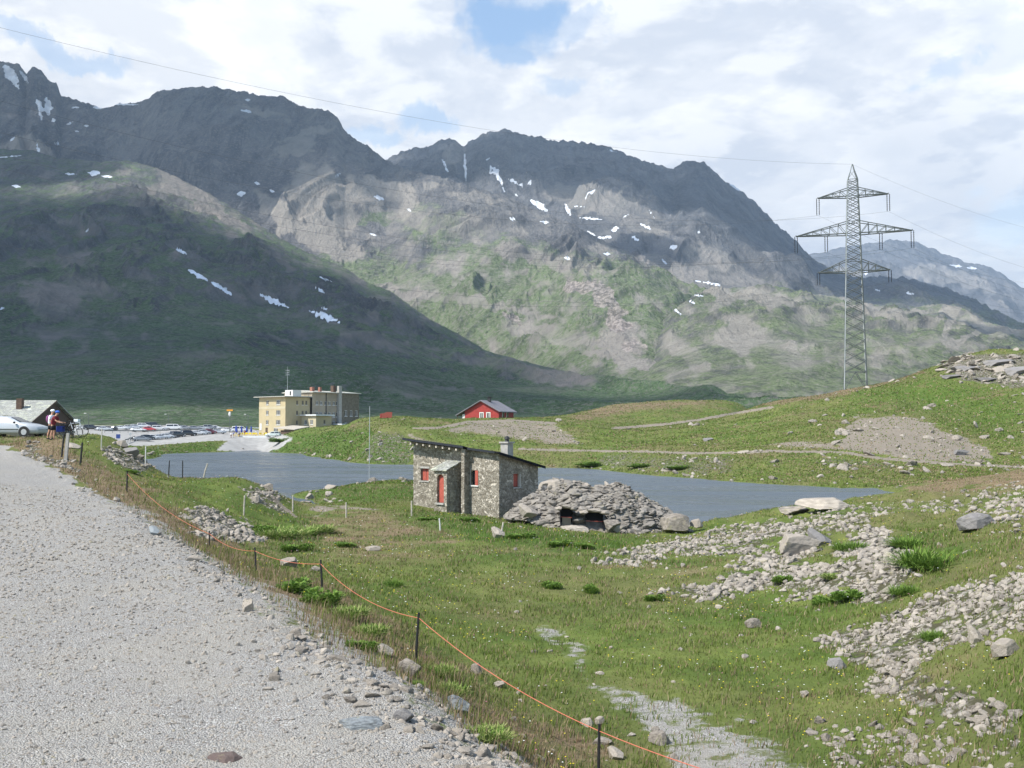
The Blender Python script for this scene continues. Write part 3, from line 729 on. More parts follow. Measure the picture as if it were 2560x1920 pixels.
def interp(px, pts, k):
    a = np.array([p[0] for p in pts], float); b = np.array([p[k] for p in pts], float)
    return np.interp(px, a, b)
def blobs(PX, PY, L):
    """soft ellipses (px, py, rx, ry, degrees, strength) on the photo grid"""
    o = np.zeros(PX.shape)
    for x, y, rx, ry, an, k in L:
        c, s = math.cos(R(an)), math.sin(R(an)); dx = PX - x; dy = PY - y
        a = (dx * c + dy * s) / rx; b = (-dx * s + dy * c) / ry
        o = np.maximum(o, k * (1 - sstep(np.sqrt(a * a + b * b), 0.55, 1.25)))
    return o
def mountain(name, label, ridge, foot, nx, ny, expo, amp, wl, seed, paint, m, xr, stretch=0.45, jag=6.0, drift=0.0, edge=0.25, mid=None, lines=()):
    """ridge/foot: (px, py, distance) along the photo grid; the body has real depth from foot to crest and a back slope"""
    px = np.linspace(xr[0], xr[1], nx)
    Yr = interp(px, ridge, 2); Yf = interp(px, foot, 2)
    ry = interp(px, ridge, 1); fy = interp(px, foot, 1)
    u = (px * KD - 1280) / F
    def zz(y, Y): 
        dy = (960.0 - y * KD) / F; c, s = math.cos(PITCH), math.sin(PITCH)
        return CZ + (s + dy * c) / (c - dy * s) * Y
    zr = zz(ry, Yr); zf = zz(fy, Yf)
    nb = ny // 8
    t = np.concatenate([np.linspace(0, 1, ny), 1 + np.linspace(0, 1, nb + 1)[1:]])[:, None]
    tt = np.minimum(t, 1)
    Y = Yf + (Yr - Yf) * tt + np.maximum(t - 1, 0) * (Yr - Yf).mean() * 0.5
    X = u * Y
    e = expo(px)[None] if callable(expo) else expo
    base = zf + (zr - zf) * tt ** e
    if mid is not None: base = base + mid(px[None] + 0 * t, tt) 
    base = base - np.maximum(t - 1, 0) ** 1.1 * (zr - zf) * 0.9
    xx = X + Y * drift
    w1 = fbm(xx / wl * 0.8, Y / wl * 0.8, 3, seed + 40) * 0.6
    n = ridged(xx / wl + w1, Y / wl * stretch + w1, 8, seed, 0.60) - 0.66
    n2 = fbm(xx / wl * 0.6, Y / wl * 0.6, 3, seed + 7)
    env = sstep(tt, 0.0, 0.22) * (1 - 0.97 * sstep(tt, 0.55, 1.0)) * (0.45 + 0.9 * sstep(zr, 0, 500)[None] * 1)
    env = env * np.minimum(Y / Yr[None], 1) ** 1.7
    base = base + env * amp * (n * 1.0 + n2 * 0.35)
    jg = fbm(px[None] / 16.0 + 0 * tt, tt * 14.0 + seed, 7, seed + 3, 0.62)
    base = base + sstep(tt, 0.7, 0.95) * (jg * jag) * (Yr / 2489.0)[None] * KD
    Vv = np.stack([X.ravel(), Y.ravel(), base.ravel()], 1)
    PXp, PYp = project(Vv); PXp = PXp.reshape(X.shape) / KD; PYp = PYp.reshape(X.shape) / KD
    # slope
    gy = np.gradient(base, axis=0) / np.maximum(np.gradient(Y, axis=0), 1); gx = np.gradient(base, axis=1) / np.maximum(np.abs(np.gradient(X, axis=1)), .5)
    slope = np.hypot(gx, gy)
    J = fbm(PXp / 40, PYp / 40, 5, seed + 60)
    A = paint(PXp + J * 26, PYp + fbm(PXp / 40, PYp / 40, 5, seed + 66) * 20, tt, slope, n, J, PXp, PYp)
    A = [np.clip(a + np.zeros(X.shape), 0, 1).ravel() for a in A]
    N1, N2 = X.shape
    q = np.arange(N1 * N2).reshape(N1, N2)
    QQ = np.stack([q[:-1, :-1], q[:-1, 1:], q[1:, 1:], q[1:, :-1]], -1).reshape(-1, 4)
    me = np_mesh(name, Vv, QQ, m, True, {'zone': np.stack(A[:3], 1), 'zone2': np.stack([A[3], A[3] * 0, A[3] * 0], 1)})
    return tag(link(bpy.data.objects.new(name, me)), label, 'mountain', kind='structure')

def snowline(PX, PY, J, L):
    """snow streaks: (x0, y0, x1, y1, half width)"""
    o = np.zeros(PX.shape)
    for x0, y0, x1, y1, w in L:
        d = polydist(PX, PY, [(x0, y0), (x1, y1)])
        tcen = np.clip(((PX - x0) * (x1 - x0) + (PY - y0) * (y1 - y0)) / ((x1 - x0) ** 2 + (y1 - y0) ** 2 + 1e-6), 0, 1)
        ww = w * 0.75 * (0.45 + 0.75 * np.sin(math.pi * tcen)) * (1 + 1.5 * J + 1.6 * perlin(PX / 7, PY / 7, int(x0)))
        ww = np.maximum(ww, 0.02)
        o = np.maximum(o, 1 - sstep(d, ww * 0.7, ww * 1.3 + 0.5))
    return o

# near dark slope on the left
RA = [(-400, 290, 2500), (0, 322, 2500), (60, 325, 2480), (110, 342, 2450), (200, 350, 2400), (270, 347, 2400), (330, 362, 2350), (380, 385, 2300), (450, 420, 2250),
      (520, 462, 2150), (600, 512, 2080), (660, 545, 2000), (700, 560, 1950), (745, 580, 1900), (790, 612, 1850), (840, 628, 1800), (870, 650, 1760), (930, 690, 1700),
      (990, 722, 1650), (1050, 757, 1600), (1150, 786, 1450), (1250, 808, 1350), (1400, 834, 1200), (1600, 858, 1000), (1700, 870, 900), (1800, 885, 820)]
FA = [(-400, 922, 432), (0, 922, 432), (500, 923, 432), (800, 926, 440), (1200, 932, 440), (1800, 935, 440)]
def paintA(x, y, t, sl, n, J, X0, Y0_):
    g = 0.62 - 0.25 * sstep(sl, 0.5, 1.1) + 0.25 * sstep(y, 760, 860) - 0.15 * sstep(-y, -520, -380)
    s = blobs(x, y, [(250, 640, 260, 26, 12, .46), (560, 640, 200, 22, 20, .5), (110, 650, 90, 60, 20, .62), (370, 390, 60, 30, 30, .6), (450, 440, 130, 20, 34, .65), (180, 590, 60, 60, 60, .55),
                     (540, 720, 160, 12, 14, .5), (700, 700, 220, 14, 14, .5), (900, 760, 200, 16, 14, .5), (950, 850, 220, 26, 10, .5), (600, 560, 60, 16, 35, .5),
                     (1150, 800, 200, 30, 8, .52), (120, 700, 120, 40, 0, .45)])
    s = np.maximum(s, 0.34 + 0.3 * J * (y < 760))
    sn = snowline(X0 + J * 3, Y0_, J, [(408, 583, 448, 605, 4), (460, 610, 500, 636, 4.5), (565, 638, 622, 664, 5), (668, 672, 733, 695, 5.5), (690, 598, 714, 608, 3), (680, 622, 702, 630, 3), (383, 538, 410, 551, 2.6),
                                       (140, 375, 165, 376, 3), (190, 373, 215, 374, 4.5), (218, 380, 243, 382, 2.5), (25, 401, 44, 404, 2.5), (0, 340, 46, 336, 2), (695, 665, 708, 667, 2), (186, 498, 193, 499, 2), (0, 668, 8, 665, 3)])
    return g, s, sn, 0 * x
M['mt_near'] = mountain_mat('near_slope', (0.10, 0.105, 0.11), (0.18, 0.18, 0.175), (0.066, 0.105, 0.046), (0.21, 0.20, 0.18), (0.28, 0.25, 0.225), 2.0)
mountain('mountain_slope', 'dark grassy mountain slope rising on the left behind the hotel', RA, FA, 980, 420, 1.42, 46, 400, 11, paintA, M['mt_near'], (-420, 1800), 0.55, 2.2, 0.35)

# big rocky massif behind it
RB = [(-400, 70, 4000), (0, 134, 4000), (25, 141, 4000), (42, 160, 4000), (55, 143, 4000), (72, 150, 4000), (92, 175, 4000), (108, 180, 4000), (118, 207, 4000), (150, 216, 4000),
      (215, 236, 4050), (240, 226, 4050), (295, 219, 4050), (330, 197, 4000), (380, 189, 4000), (450, 186, 4000), (500, 195, 4000), (545, 203, 4000), (552, 207, 4000), (605, 208, 4000), (640, 229, 3950),
      (700, 238, 3900), (722, 252, 3880), (742, 286, 3850), (790, 315, 3800), (832, 346, 3750), (880, 368, 3600), (945, 380, 3500), (1000, 398, 3400), (1100, 425, 3250), (1150, 452, 3150), (1230, 480, 3000),
      (1300, 520, 2900), (1370, 548, 2800), (1420, 575, 2750), (1470, 604, 2700), (1540, 640, 2650), (1620, 680, 2600), (1700, 740, 2500), (1800, 820, 2300)]
FB = [(-400, 860, 2500), (600, 860, 2100), (900, 860, 1900), (1050, 865, 1700), (1200, 875, 1400), (1400, 885, 1000), (1800, 905, 850)]
def paintB(x, y, t, sl, n, J, X0, Y0_):
    g = 0.10 + 0.75 * sstep(y, 470, 640) - 0.15 * sstep(sl, 0.9, 1.6)
    g = np.maximum(g, blobs(x, y, [(830, 470, 60, 22, 0, .7), (950, 500, 120, 60, 20, .55), (1100, 620, 240, 120, 10, .8), (1350, 640, 80, 90, 0, .8)]))
    s0 = (0.36 + 0.4 * J) * sstep(y, 440, 520)
    s = blobs(x, y, [(700, 430, 110, 70, 40, .85), (640, 480, 120, 40, 35, .8), (820, 420, 110, 40, 15, .72), (720, 520, 90, 36, 40, .8), (640, 320, 60, 22, -20, .6), (660, 290, 90, 12, -18, .5),
                     (950, 480, 150, 40, 8, .5), (1180, 560, 160, 26, 12, .6), (840, 560, 60, 120, 20, .42), (1000, 650, 260, 14, 10, .6), (1340, 730, 60, 60, 60, .62), (1250, 750, 180, 12, 18, .5),
                     (1180, 720, 160, 20, 12, .5), (1400, 790, 200, 16, 14, .6), (50, 330, 70, 60, 0, .6), (150, 360, 80, 30, 20, .4), (560, 240, 80, 14, 15, .5), (1120, 800, 160, 20, 10, .45), (900, 610, 30, 90, -50, .45), (1000, 420, 120, 18, 12, .5)])
    s = np.maximum(s, s0)
    pk = blobs(x, y, [(1250, 622, 34, 18, -8, 1), (1300, 640, 30, 30, 50, .8), (1330, 690, 26, 46, -20, .95), (1275, 612, 24, 10, 0, .9), (1100, 688, 26, 8, 20, .7), (1370, 745, 30, 20, 40, .6)])
    sn = snowline(X0 + J * 3, Y0_ + J * 2, J, [(8, 142, 30, 175, 9), (20, 150, 40, 190, 7), (45, 155, 60, 178, 4), (78, 215, 92, 240, 9), (100, 215, 104, 245, 9), (84, 235, 90, 258, 5), (112, 262, 120, 260, 3), (145, 268, 155, 262, 5),
                                               (150, 232, 170, 232, 3), (205, 232, 232, 230, 4), (80, 312, 84, 330, 4), (118, 310, 130, 312, 2.5), (520, 238, 542, 242, 3.5), (532, 216, 540, 216, 3), (722, 380, 735, 374, 5), (513, 420, 530, 418, 4),
                                               (552, 395, 562, 398, 2.5), (583, 410, 592, 414, 3), (810, 425, 828, 431, 3.5), (800, 505, 812, 507, 2.5), (880, 452, 888, 456, 2), (1100, 472, 1112, 474, 6), (1165, 478, 1185, 481, 3), (1220, 556, 1232, 560, 3),
                                               (1305, 548, 1318, 549, 3), (20, 305, 30, 296, 3), (182, 272, 192, 272, 2), (240, 225, 300, 226, 1.6), (160, 282, 170, 284, 1.5)])
    return g, s, sn, pk
M['mt_mid'] = mountain_mat('massif_rock', (0.12, 0.12, 0.125), (0.22, 0.215, 0.21), (0.125, 0.158, 0.078), (0.31, 0.282, 0.25), (0.39, 0.355, 0.31), 1.0)
mountain('mountain_massif', 'broad rocky massif with green lower slopes behind the left slope', RB, FB, 1050, 480, 1.12, 68, 620, 23, paintB, M['mt_mid'], (-420, 1800), 0.5, 5.0, -0.25, 0.2)

# pyramid peak right of centre
RC = [(600, 430, 4900), (700, 400, 4900), (780, 370, 4900), (835, 343, 4900), (870, 325, 4900), (908, 320, 4900), (925, 318, 4900), (945, 304, 4900), (972, 299, 4900), (986, 304, 4900), (1000, 316, 4900), (1020, 300, 4900), (1060, 285, 4900), (1100, 281, 4900),
      (1130, 290, 4900), (1200, 303, 4850), (1260, 307, 4800), (1320, 318, 4750), (1380, 345, 4700), (1430, 357, 4700), (1458, 364, 4700), (1478, 349, 4700), (1500, 345, 4700), (1528, 350, 4700), (1560, 382, 4700),
      (1610, 415, 4650), (1650, 450, 4600), (1690, 493, 4550), (1722, 518, 4500), (1758, 558, 4450), (1800, 582, 4400), (1850, 600, 4400), (1890, 598, 4400), (1960, 600, 4400), (2050, 622, 4300), (2130, 658, 4200), (2212, 700, 4100), (2500, 780, 3900)]
FC = [(600, 880, 1900), (1500, 880, 1700), (2500, 900, 1700)]
def paintC(x, y, t, sl, n, J, X0, Y0_):
    g = 0.02 + 0.5 * sstep(y, 520, 700)
    s = blobs(x, y, [(1270, 430, 120, 40, 10, .6), (1370, 470, 120, 40, 20, .5), (1560, 590, 120, 60, 30, .62), (1500, 600, 160, 30, 20, .6), (980, 330, 26, 40, 60, .6), (1450, 640, 120, 30, 20, .7), (1640, 590, 80, 60, 40, .5), (1600, 700, 100, 60, 30, .7), (1350, 408, 30, 10, -30, .7)])
    sn = snowline(X0 + J * 3, Y0_ + J * 2, J, [(1060, 360, 1075, 375, 9), (1075, 375, 1088, 412, 5), (1098, 387, 1130, 403, 5), (1146, 432, 1180, 454, 6.5), (1220, 440, 1232, 465, 5), (1264, 428, 1285, 412, 3), (1238, 445, 1260, 445, 2), (956, 345, 968, 372, 3.5),
                                               (1004, 330, 1006, 390, 2.5), (1140, 395, 1150, 398, 4), (1320, 497, 1336, 492, 6), (1385, 485, 1405, 493, 5), (1270, 500, 1300, 516, 2.6), (1250, 470, 1300, 474, 2.2), (1366, 512, 1380, 520, 3), (1500, 606, 1560, 617, 2.5), (1290, 512, 1320, 512, 4),
                                               (1450, 538, 1462, 532, 3.5), (1505, 500, 1512, 502, 3), (1310, 322, 1330, 328, 2.5), (1570, 388, 1600, 412, 3.5), (1430, 560, 1440, 570, 3), (1050, 345, 1058, 340, 2), (1112, 418, 1118, 424, 2), (1400, 452, 1412, 470, 1.6), (1345, 470, 1360, 462, 1.6), (1890, 625, 1900, 628, 3), (1960, 632, 1975, 636, 2.5)])
    return g, s, sn, 0 * x
M['mt_peak'] = mountain_mat('peak_rock', (0.11, 0.118, 0.13), (0.20, 0.20, 0.21), (0.10, 0.12, 0.065), (0.26, 0.25, 0.235), (0.33, 0.305, 0.28), 0.9)
mountain('mountain_peak', 'dark snow streaked mountain with a pointed shoulder right of centre', RC, FC, 900, 420, 1.05, 70, 700, 37, paintC, M['mt_peak'], (600, 2500), 0.5, 6.0, -0.2, 0.18)

# pale hummocky shoulder behind the pylon
RE = [(1250, 860, 2000), (1330, 790, 2100), (1400, 720, 2200), (1450, 670, 2300), (1500, 638, 2400), (1560, 622, 2450), (1650, 618, 2500), (1700, 623, 2500), (1740, 636, 2500), (1820, 642, 2500), (1890, 657, 2500), (1960, 668, 2500),
      (2000, 662, 2500), (2040, 658, 2500), (2090, 668, 2450), (2130, 695, 2400), (2212, 716, 2400), (2500, 740, 2400)]
FE = [(1250, 890, 900), (1700, 890, 800), (2500, 890, 800)]
def paintE(x, y, t, sl, n, J, X0, Y0_):
    g = 0.62 - 0.2 * sstep(sl, 0.6, 1.2)
    s = blobs(x, y, [(1620, 640, 140, 22, 6, .75), (1600, 720, 60, 60, 60, .8), (1690, 760, 120, 40, 30, .55), (2050, 690, 20, 60, 0, .7), (2100, 730, 80, 10, -15, .7), (1900, 670, 160, 9, 6, .7), (1480, 760, 80, 30, 45, .6), (1500, 820, 160, 18, 14, .5), (1750, 690, 60, 20, 0, .5), (2150, 710, 90, 14, 8, .6)])
    s = np.maximum(s, 0.40 + 0.3 * J)
    sn = snowline(X0, Y0_, J, [(1448, 662, 1475, 682, 2.6), (1488, 648, 1500, 655, 3), (1500, 637, 1518, 639, 2.6)])
    return g, s, sn, 0 * x
M['mt_shoulder'] = mountain_mat('shoulder_rock', (0.10, 0.105, 0.10), (0.18, 0.175, 0.165), (0.115, 0.142, 0.070), (0.29, 0.268, 0.23), (0.37, 0.34, 0.295), 1.6)
mountain('mountain_shoulder', 'pale hummocky mountain shoulder behind the pylon', RE, FE, 620, 360, 0.95, 48, 420, 53, paintE, M['mt_shoulder'], (1250, 2500), 0.7, 4.0, -0.2, 0.3)

# far blue ridge
RD = [(1500, 620, 9000), (1700, 560, 9000), (1770, 547, 9000), (1830, 533, 9000), (1890, 524, 9000), (1935, 517, 9000), (1960, 519, 9000), (1990, 524, 9000), (2040, 545, 9000), (2080, 562, 9000), (2140, 576, 9000), (2180, 598, 9000), (2212, 622, 9000), (2500, 690, 9000)]
FD = [(1500, 780, 5600), (2500, 780, 5400)]
def paintD(x, y, t, sl, n, J, X0, Y0_):
    s = blobs(x, y, [(2050, 600, 120, 22, 10, .8), (1830, 590, 60, 14, 0, .7), (2150, 640, 60, 16, 20, .6)])
    sn = snowline(X0, Y0_, J, [(2050, 572, 2080, 576, 3.5), (2090, 578, 2108, 580, 2), (1868, 588, 1874, 590, 5)])
    return 0.15, s, sn, 0 * x
mountain('mountain_far', 'far blue mountain ridge at the right edge', RD, FD, 500, 240, 1.0, 90, 1100, 61, paintD, M['mt_peak'], (1500, 2500), 0.6, 4.0, 0.0, 0.2)

# ------------------------------------------------------------------ clouds that shade the mountains (outside the picture, towards the sun)
def cloud_mat():
    m = bpy.data.materials.new('cloud_white'); m.use_nodes = True
    t = NT(m.node_tree); b = t.n['Principled BSDF']
    p = t.node('ShaderNodeTexCoord').outputs['Object']
    b.inputs['Base Color'].default_value = (0.9, 0.9, 0.9, 1); b.inputs['Roughness'].default_value = 1.0
    q = t.sep(t.attr('local'))
    r = t.math('SQRT', t.math('ADD', t.math('MULTIPLY', q[0], q[0]), t.math('MULTIPLY', q[1], q[1])))
    n = t.noise(p, 0.0022, 7.0, 0.6)
    a = t.ss(t.math('ADD', t.math('SUBTRACT', 1.0, r), t.math('MULTIPLY', t.math('SUBTRACT', n, 0.5), 1.1)), -0.02, 0.30)
    tr = t.node('ShaderNodeBsdfTransparent'); mx = t.node('ShaderNodeMixShader')
    t.l.new(t.math('MULTIPLY', a, 0.70), mx.inputs[0]); t.l.new(tr.outputs[0], mx.inputs[1]); t.l.new(b.outputs[0], mx.inputs[2])
    t.l.new(mx.outputs[0], t.n['Material Output'].inputs[0])
    return m
M['cloud'] = cloud_mat()
def cloud(target, rx, ry, rz_, z, label):  # unseen cloud set on the sun's path so its shade falls on target
    k = (z - target.z) / SUN.z
    c = target + SUN * k
    nu_, nv_ = 48, 14
    th = np.linspace(0, 2 * math.pi, nu_, endpoint=False); ph = np.linspace(0.02, math.pi - 0.02, nv_)
    T, Pq = np.meshgrid(th, ph)
    x = np.sin(Pq) * np.cos(T); y = np.sin(Pq) * np.sin(T); zc = np.cos(Pq)
    rr = 1 + 0.25 * fbm(x * 2 + c.x, y * 2 + c.y, 4, 5)
    Lx, Ly = x * rr, y * rr
    X = Lx * rx; Y = Ly * ry; Zc = np.where(zc > 0, zc * 90, zc * 25) * rr
    cs, sn = math.cos(rz_), math.sin(rz_)
    Vv = np.stack([(X * cs - Y * sn).ravel(), (X * sn + Y * cs).ravel(), Zc.ravel()], 1)
    q = np.arange(nu_ * nv_).reshape(nv_, nu_); q2 = np.roll(q, -1, 1)
    QQ = np.stack([q[:-1], q2[:-1], q2[1:], q[1:]], -1).reshape(-1, 4)
    me = np_mesh('cloud', Vv, QQ, M['cloud'], True, {'local': np.stack([Lx.ravel(), Ly.ravel(), zc.ravel()], 1)})
    o = link(bpy.data.objects.new('cloud', me)); o.location = c
    return tag(o, label, 'cloud', kind='structure')
V3 = Vector
cloud(V3((-1020, 1330, 300)), 1120, 900, -0.22, 1900, 'unseen cloud shading the left mountain slope')
cloud(V3((-1650, 3800, 900)), 1450, 1080, 0, 2300, 'unseen cloud shading the broad massif')
cloud(V3((-1330, 2330, 620)), 430, 330, 0, 1950, 'small unseen cloud shading the left crest')
cloud(V3((-430, 790, 40)), 640, 290, 0, 1850, 'low unseen cloud shading the valley floor behind the hotel')
cloud(V3((-520, 3950, 850)), 560, 380, 0, 2350, 'unseen cloud shading the right end of the massif')
cloud(V3((760, 4380, 1000)), 1600, 1080, 0, 2500, 'unseen cloud shading the pointed mountain')
cloud(V3((1450, 3900, 600)), 900, 800, 0, 2450, 'unseen cloud shading the right hand flank')
cloud(V3((420, 2900, 450)), 140, 180, 0, 2200, 'small unseen cloud shading the green slope')
cloud(V3((1000, 1950, 150)), 130, 200, 0.4, 2100, 'small unseen cloud shading the valley mouth')

# ------------------------------------------------------------------ haze
def haze():
    m = bpy.data.materials.new('haze'); m.use_nodes = True
    t = NT(m.node_tree)
    for n in list(t.n): t.n.remove(n)
    out = t.node('ShaderNodeOutputMaterial'); v = t.node('ShaderNodeVolumePrincipled')
    v.inputs['Color'].default_value = (0.62, 0.79, 1.0, 1); v.inputs['Density'].default_value = 7.0e-5; v.inputs['Anisotropy'].default_value = 0.2
    t.l.new(v.outputs[0], out.inputs['Volume'])
    b = MB(); b.box(-9000, 9000, -400, 14500, -12, 1760)
    tag(b.build('haze', m), 'thin blue air between the valley and the mountains', 'haze', kind='stuff')
haze()
# ------------------------------------------------------------------ materials of the built things
M['hutstone'] = masonry_mat('hut_stone', [(0.24, 0.21, 0.165), (0.45, 0.405, 0.33), (0.60, 0.54, 0.45), (0.15, 0.12, 0.09)], (3.7, 3.7, 6.6), (0.28, 0.25, 0.20), 0.06)
M['slate'] = masonry_mat('stone_slates', [(0.34, 0.34, 0.31), (0.50, 0.50, 0.45), (0.55, 0.56, 0.44), (0.30, 0.30, 0.27)], (2.2, 3.0, 2.0), (0.13, 0.13, 0.12), 0.03)
M['dark_roof'] = mat('dark_roof', (0.016, 0.017, 0.02), 0.95, 0.3, 2.0, spec=0.04)
M['fascia'] = mat('roof_fascia', (0.03, 0.033, 0.04), 0.8, 0.2, 3.0, spec=0.1)
M['concrete'] = mat('concrete', (0.33, 0.315, 0.285), 0.9, 0.2, 3.0, bump=0.4)
M['dark_metal'] = mat('dark_metal', (0.03, 0.03, 0.03), 0.5, 0.3, 8.0)
M['red_paint'] = mat('red_shutter', (0.36, 0.085, 0.060), 0.6, 0.18, 6.0)
M['red_wood'] = mat('red_boards', (0.30, 0.038, 0.032), 0.7, 0.22, 2.0)
M['white_paint'] = mat('white_paint', (0.60, 0.59, 0.56), 0.6, 0.06, 4.0)
M['cream'] = mat('cream_render', (0.43, 0.355, 0.215), 0.85, 0.08, 0.35)
M['cream2'] = mat('pale_cream_render', (0.46, 0.40, 0.27), 0.85, 0.08, 0.35)
M['grey_render'] = mat('grey_render', (0.30, 0.255, 0.19), 0.9, 0.2, 0.3)
M['dark_shingle'] = mat('dark_shingle', (0.15, 0.13, 0.095), 0.9, 0.3, 1.5)
M['roof_sheet'] = mat('pale_roof_sheet', (0.42, 0.405, 0.35), 0.7, 0.12, 0.8)
M['roof_white'] = mat('white_roof_sheet', (0.60, 0.61, 0.61), 0.6, 0.05, 0.8)
M['glass'] = mat('window_glass', (0.02, 0.025, 0.03), 0.12, 0.3, 1.0, spec=0.6)
M['brown_wood'] = mat('brown_wood', (0.10, 0.065, 0.045), 0.8, 0.3, 4.0)
M['grey_wood'] = mat('grey_weathered_wood', (0.40, 0.36, 0.30), 0.9, 0.3, 9.0)
M['black_post'] = mat('black_post', (0.022, 0.022, 0.022), 0.6, 0.3, 9.0)
M['orange'] = mat('orange_rope', (0.50, 0.15, 0.09), 0.7, 0.12, 20.0)
M['steel'] = mat('galvanised_steel', (0.075, 0.088, 0.085), 0.7, 0.25, 0.7, metal=0.0, spec=0.5)
M['steel_lt'] = mat('bare_steel', (0.36, 0.38, 0.38), 0.5, 0.2, 0.7, spec=0.5)
M['wire'] = mat('wire', (0.12, 0.125, 0.13), 0.6, 0.1, 1.0)
M['tyre'] = mat('tyre', (0.02, 0.02, 0.02), 0.85, 0.2, 9.0)
M['rim'] = mat('alloy', (0.45, 0.45, 0.47), 0.35, 0.1, 9.0, metal=0.6)
M['lamp'] = mat('headlamp', (0.75, 0.78, 0.8), 0.15, 0.05, 9.0, spec=0.7)
M['tail'] = mat('tail_lamp', (0.35, 0.02, 0.02), 0.3, 0.1, 9.0)
M['brick'] = mat('chimney_brick', (0.30, 0.14, 0.10), 0.9, 0.25, 5.0)
def paint_mat(n, c): return mat('car_paint_' + n, c, 0.28, 0.03, 2.0, spec=0.6, coat=0.6)

# ------------------------------------------------------------------ stone hut
def hut():
    ang = math.atan2(-0.643, 0.766)
    o = thing('stone_hut', 'small stone hut with a sloping dark roof beside the lake', 'hut', (-6.71, 67.95, CZ - 5.09), ang)
    SX, SY = -0.0864, -0.222
    def top(x, y): return 4.11 + SX * x + SY * y
    LX, LY = 7.7, 3.94
    def wall(axis, fixed, a0, a1, holes, inward, name):
        """stone wall with openings; the cells around each opening are real, and so are the reveals"""
        mb = MB()
        cuts = sorted(set([a0, a1] + [h[0] for h in holes] + [h[1] for h in holes] + list(np.linspace(a0, a1, 26)[1:-1])))
        def P_(a, d, z): return (a, fixed + d, z) if axis == 'x' else (fixed + d, a, z)
        def T_(a): return top(a, fixed) if axis == 'x' else top(fixed, a)
        for u0, u1 in zip(cuts[:-1], cuts[1:]):
            if u1 - u0 < 1e-5: continue
            mid = (u0 + u1) / 2
            hs = sorted([h for h in holes if h[0] - 1e-6 <= mid <= h[1] + 1e-6], key=lambda h: h[2])
            z = -1.6
            spans = []
            for h in hs: spans.append((z, h[2], False)); z = h[3]
            spans.append((z, None, True))
            for za, zb, tp in spans:
                lo = [za, za]; hi = [T_(u0), T_(u1)] if tp else [zb, zb]
                mb.add([P_(u0, 0, lo[0]), P_(u1, 0, lo[1]), P_(u1, 0, hi[1]), P_(u0, 0, hi[0])], [(0, 1, 2, 3)])
        for h in holes:
            x0, x1, z0, z1 = h[:4]; t = 0.30 * inward
            for q in [[(x0, z0), (x1, z0)], [(x1, z0), (x1, z1)], [(x1, z1), (x0, z1)], [(x0, z1), (x0, z0)]]:
                mb.add([P_(q[0][0], 0, q[0][1]), P_(q[1][0], 0, q[1][1]), P_(q[1][0], t, q[1][1]), P_(q[0][0], t, q[0][1])], [(0, 1, 2, 3)])
        return mb.build(name, M['hutstone'], o)
    wall('x', 0.0, 0, LX, [(0.70, 1.45, 1.55, 2.37), (5.30, 5.92, 1.41, 2.37)], 1, 'wall')
    wall('y', LX, 0, LY, [(1.40, 2.12, 1.29, 2.15)], -1, 'wall')
    wall('x', LY, 0, LX, [], -1, 'wall'); wall('y', 0.0, 0, LY, [], 1, 'wall')
    # projecting corner stones of the near corner and the foot
    # windows
    w = MB().box(0.72, 1.43, 0.16, 0.20, 1.57, 2.35).build('shutter', M['red_paint'], o)
    MB().box(1.065, 1.085, 0.145, 0.16, 1.57, 2.35).build('frame', M['brown_wood'], w)
    s = MB().box(0.62, 1.53, -0.05, 0.14, 1.46, 1.548); s.build('sill', M['concrete'], o)
    MB().box(0.60, 1.55, -0.02, 0.1, 2.375, 2.50).build('lintel', M['concrete'], o)
    w = MB().box(5.32, 5.90, 0.18, 0.22, 1.43, 2.35).build('window', M['glass'], o)
    fr = MB()
    for x in (5.32, 5.50, 5.66): fr.box(x, x + 0.025, 0.15, 0.18, 1.43, 2.35)
    for z in (1.62, 1.85, 2.08): fr.box(5.32, 5.68, 0.145, 0.15, z, z + 0.02)
    fr.build('grille', M['dark_metal'], w)
    MB().box(5.69, 5.93, -0.035, -0.006, 1.40, 2.36).build('shutter', M['red_paint'], o)
    MB().box(5.25, 5.97, -0.06, 0.12, 1.33, 1.408).build('sill', M['white_paint'], o)
    MB().box(5.225, 5.298, -0.02, 0.02, 1.41, 2.44).build('frame', M['concrete'], o)
    w = MB().box(LX - 0.22, LX - 0.18, 1.42, 2.10, 1.31, 2.13).build('shutter', M['red_paint'], o)
    MB().box(LX - 0.16, LX + 0.02, 2.02, 2.118, 1.30, 2.145).build('frame', M['roof_sheet'], o)
    MB().box(LX - 0.1, LX + 0.06, 1.34, 2.2, 1.20, 1.288).build('sill', M['concrete'], o)
    # buttress
    bt = MB(); bt.hexa([(4.93, -0.53, -1.6), (5.20, -0.53, -1.6), (5.20, -0.002, -1.6), (4.93, -0.002, -1.6),
                        (4.93, -0.53, top(4.93, -.53) - 0.03), (5.20, -0.53, top(5.2, -.53) - .03), (5.20, -0.002, top(5.2, 0) - .03), (4.93, -0.002, top(4.93, 0) - .03)])
    bt.build('buttress', M['hutstone'], o)
    # main roof: two sheets, the left one reaching further forward
    def slab(x0, x1, y0, y1, dz, th, m, nm, par=o):
        th = th * .72
        mb = MB(); mb.hexa([(x0, y0, top(x0, y0) + dz), (x1, y0, top(x1, y0) + dz), (x1, y1, top(x1, y1) + dz), (x0, y1, top(x0, y1) + dz),
                            (x0, y0, top(x0, y0) + dz + th), (x1, y0, top(x1, y0) + dz + th), (x1, y1, top(x1, y1) + dz + th), (x0, y1, top(x0, y1) + dz + th)])
        return mb.build(nm, m, par)
    rf = slab(-0.25, 5.28, -0.75, LY + 0.35, 0.02, 0.15, M['dark_roof'], 'roof')
    slab(-0.28, 5.30, -0.79, -0.752, -0.03, 0.21, M['fascia'], 'gutter', rf)
